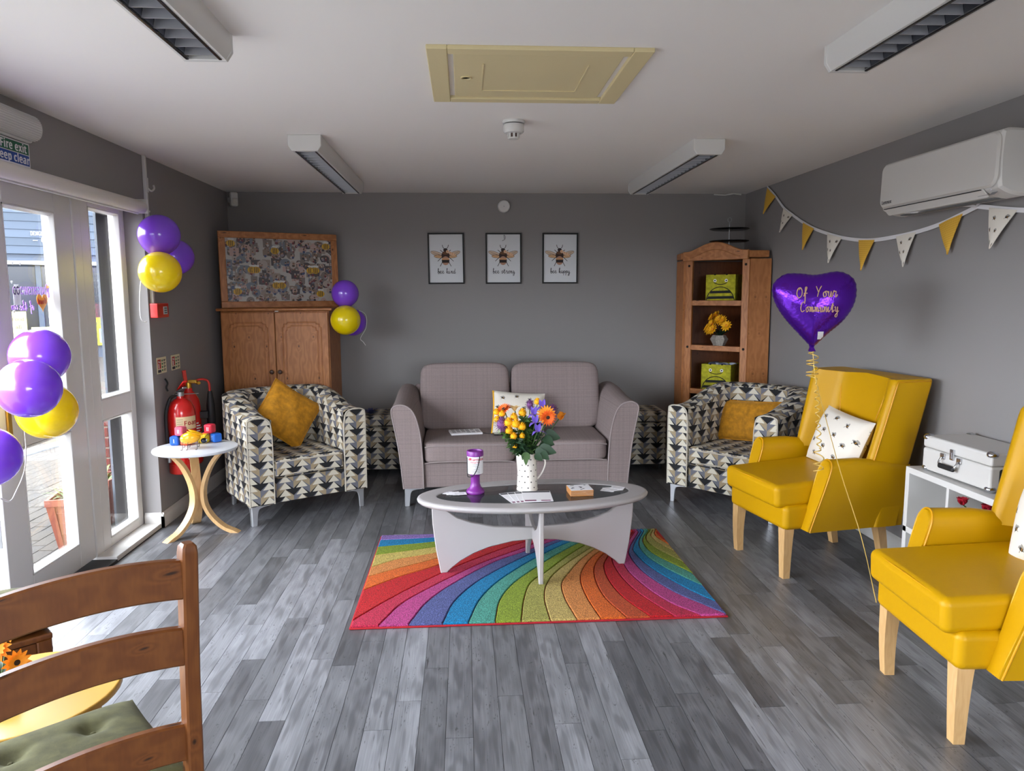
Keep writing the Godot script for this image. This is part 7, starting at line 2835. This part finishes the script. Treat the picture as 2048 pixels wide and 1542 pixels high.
# ---------------------------------------------------------------- pine chairs and the yellow table in front
func make_pine_chair(label: String, at: Vector3, turn: float) -> Node3D:
	var t := thing("pine_chair", label, "chair", at, turn, "pine dining chairs")
	var g := G.new()
	for s in [-1.0, 1.0]:
		g = G.new()
		var rings := []
		for e in [[0.0, -0.205, 0.021], [0.42, -0.19, 0.021], [0.7, -0.206, 0.020], [0.975, -0.233, 0.020], [0.99, -0.234, 0.018], [0.997, -0.235, 0.012]]:
			rings.append(rect_ring(0.0165 * e[2] / 0.021, e[2], V(s * 0.205, e[0], e[1])))
		g.loft(rings, 0.85)
		obj("back_post", g, M.pine_brown_v, t)
		g = G.new()
		g.loft([rect_ring(0.019, 0.019, V(s * 0.20, 0, 0.185)), rect_ring(0.021, 0.021, V(s * 0.20, 0.42, 0.185))], 0.85)
		var l := obj("front_leg", g, M.pine_brown_v, t)
		g = G.new()
		g.cyl(0.009, 0.003, V(s * 0.20, 0.385, 0.2055), 12, 0.0005, Basis(Vector3.RIGHT, PI / 2))
		obj("bolt", g, M.black_rubber, l)
		g = G.new()
		g.box(V(0.02, 0.06, 0.34), V(s * 0.20, 0.385, -0.005), 0.003)
		obj("side_apron", g, M.pine_brown_h, t)
		g = G.new()
		g.box(V(0.018, 0.03, 0.36), V(s * 0.20, 0.17, -0.005), 0.003)
		obj("stretcher", g, M.pine_brown_h, t)
	for z in [0.185, -0.185]:
		g = G.new()
		g.box(V(0.37, 0.06, 0.02), V(0, 0.385, z), 0.003)
		obj("apron", g, M.pine_brown_h, t)
	g = G.new()
	g.rbox(V(0.43, 0.02, 0.40), 0.006, Transform3D(Basis(), V(0, 0.428, 0.01)))
	obj("seat", g, M.pine_brown_h, t)
	for y in [0.878, 0.728, 0.503]:
		g = G.new()
		var o := PackedVector2Array()
		for k in 17:
			var u := k / 8.0 - 1.0
			o.append(Vector2(u * 0.193, y + 0.020 * (1.0 - u * u)))
		for k in 17:
			var u := 1.0 - k / 8.0
			o.append(Vector2(u * 0.193, y + 0.084 + 0.020 * (1.0 - u * u)))
		g.prism(o, 0.022, 0.004, Transform3D(Basis(), V(0, 0, -0.221 - (y - 0.7) * 0.10)), 0.7)
		obj("back_slat", g, M.pine_brown_h, t)
	return t

func rect_ring(hx: float, hz: float, c: Vector3) -> PackedVector3Array:
	var b := 0.004
	return PackedVector3Array([c + V(-hx + b, 0, -hz), c + V(hx - b, 0, -hz), c + V(hx, 0, -hz + b), c + V(hx, 0, hz - b), c + V(hx - b, 0, hz), c + V(-hx + b, 0, hz), c + V(-hx, 0, hz - b), c + V(-hx, 0, -hz + b)])

func seat_pad(xf: Transform3D, label: String) -> Node3D:
	var g := G.new()
	var w := 0.41
	for sg in [1.0, -1.0]:
		g.grid(32, 32, func(u, v):
			var x: float = u * 2.0 - 1.0
			var y: float = v * 2.0 - 1.0
			var z := 0.042 * pow(maxf(0.0, (1.0 - pow(absf(x), 3.0)) * (1.0 - pow(absf(y), 3.0))), 0.45)
			for bx in [-0.4, 0.4]:
				for by in [-0.4, 0.4]:
					var d := Vector2(x - bx, y - by).length()
					z -= 0.024 * exp(-d * d * 55.0) + 0.006 * exp(-d * d * 9.0) * (0.6 + 0.4 * sin(atan2(y - by, x - bx) * 5.0))
			return V(x * w / 2 * (1.0 - 0.03 * (1.0 - y * y)), maxf(z, 0.001) * sg + 0.03, y * w / 2 * (1.0 - 0.03 * (1.0 - x * x))), V(0, sg, 0))
	var o := obj("seat_pad", g, M.olive_cotton)
	tag(o, label, "cushion", "olive seat pads")
	o.transform = xf
	g = G.new()
	for bx in [-0.4, 0.4]:
		for by in [-0.4, 0.4]:
			g.ball(V(0.006, 0.003, 0.006), V(bx * w / 2, 0.046, by * w / 2), 4)
	obj("tuft", g, M.olive_cotton, o)
	return o

func pine_set() -> void:
	var a := make_pine_chair("pine ladder-back chair in the bottom left foreground", V(-0.883, 0, -1.561), atan2(-0.643, -0.766))
	var b := copy(a, "pine chair beyond the yellow table, mostly out of the left edge", V(-1.62, 0, -2.36), atan2(0.75, -0.65))
	seat_pad(a.transform * Transform3D(Basis(), V(0, 0.432, 0.02)), "olive buttoned seat pad on the foreground pine chair")
	seat_pad(b.transform * Transform3D(Basis(), V(0, 0.432, 0.02)), "olive buttoned seat pad on the pine chair beyond the yellow table")
	# low round table with a heart cut through its top
	var t := thing("heart_table", "small round yellow table with a heart cut through its top", "table", V(-1.192, 0, -1.949))
	var m := mat("table_yellow", c8(196, 152, 66), 0.3)
	var hp := heart_outline(0.10, 0.10, 96)
	var rings := []
	for e in [[0, 0.45], [1, 0.45], [2, 0.446], [2, 0.432], [1, 0.428], [0, 0.428], [0, 0.45]]:
		var ring := PackedVector3Array()
		for q in hp:
			var p := q.rotated(0.6)
			if e[0] > 0:
				p = p.normalized() * (0.232 if e[0] == 1 else 0.237)
			ring.append(V(p.x, e[1], -p.y))
		rings.append(ring)
	var g := G.new()
	# finer rim
	g.loft(rings, 0.6, false)
	obj("tabletop", g, m, t)
	for k in 3:
		var an := -0.1 + TAU * k / 3
		g = G.new()
		var d := V(cos(an), 0, sin(an))
		g.tube(PackedVector3Array([d * 0.165 + V(0, 0.43, 0), d * 0.215]), PackedFloat32Array([0.021, 0.013]), 14)
		obj("leg", g, m, t)
	var p := thing("flower_pot", "orange black-eyed flowers in a small woven pot on the yellow table", "plant", V(-1.235, 0.4505, -1.93))
	g = G.new()
	g.lathe(poly([0, 0, 0.03, 0, 0.036, 0.03, 0.04, 0.062, 0.036, 0.062, 0.03, 0.02, 0, 0.02]), 20)
	obj("pot", g, mat("woven_pot", c8(150, 98, 48), 0.8, {"tex": "comb", "uv": Vector3(3, 30, 1)}), p)
	for e in [[0.02, 0.15, 0.03, 0.1, 0.3], [0.075, 0.118, 0.05, 1.2, 0.2], [-0.05, 0.14, 0.02, -0.8, 0.5], [0.0, 0.16, -0.05, 0.2, 0.9]]:
		g = G.new()
		g.tube(smooth3(path3([0, 0.04, 0, e[0] * 0.5, e[1] * 0.6, e[2] * 0.5, e[0], e[1] - 0.004, e[2]])), 0.002, 5)
		var st := obj("stem", g, M.leaf_green, p)
		daisy(st, V(e[0], e[1], e[2]), V(e[3], e[4], 1.0), 0.036, 13, M.flower_amber, M.flower_brown)
	g = G.new()
	for k in 22:
		var an := rng.randf() * TAU
		blade(g, V(cos(an) * 0.012, 0.05, sin(an) * 0.012), V(cos(an), 0.9, sin(an)).normalized(), 0.06, 0.010, 0.3)
	obj("foliage", g, M.leaf_dark, p)
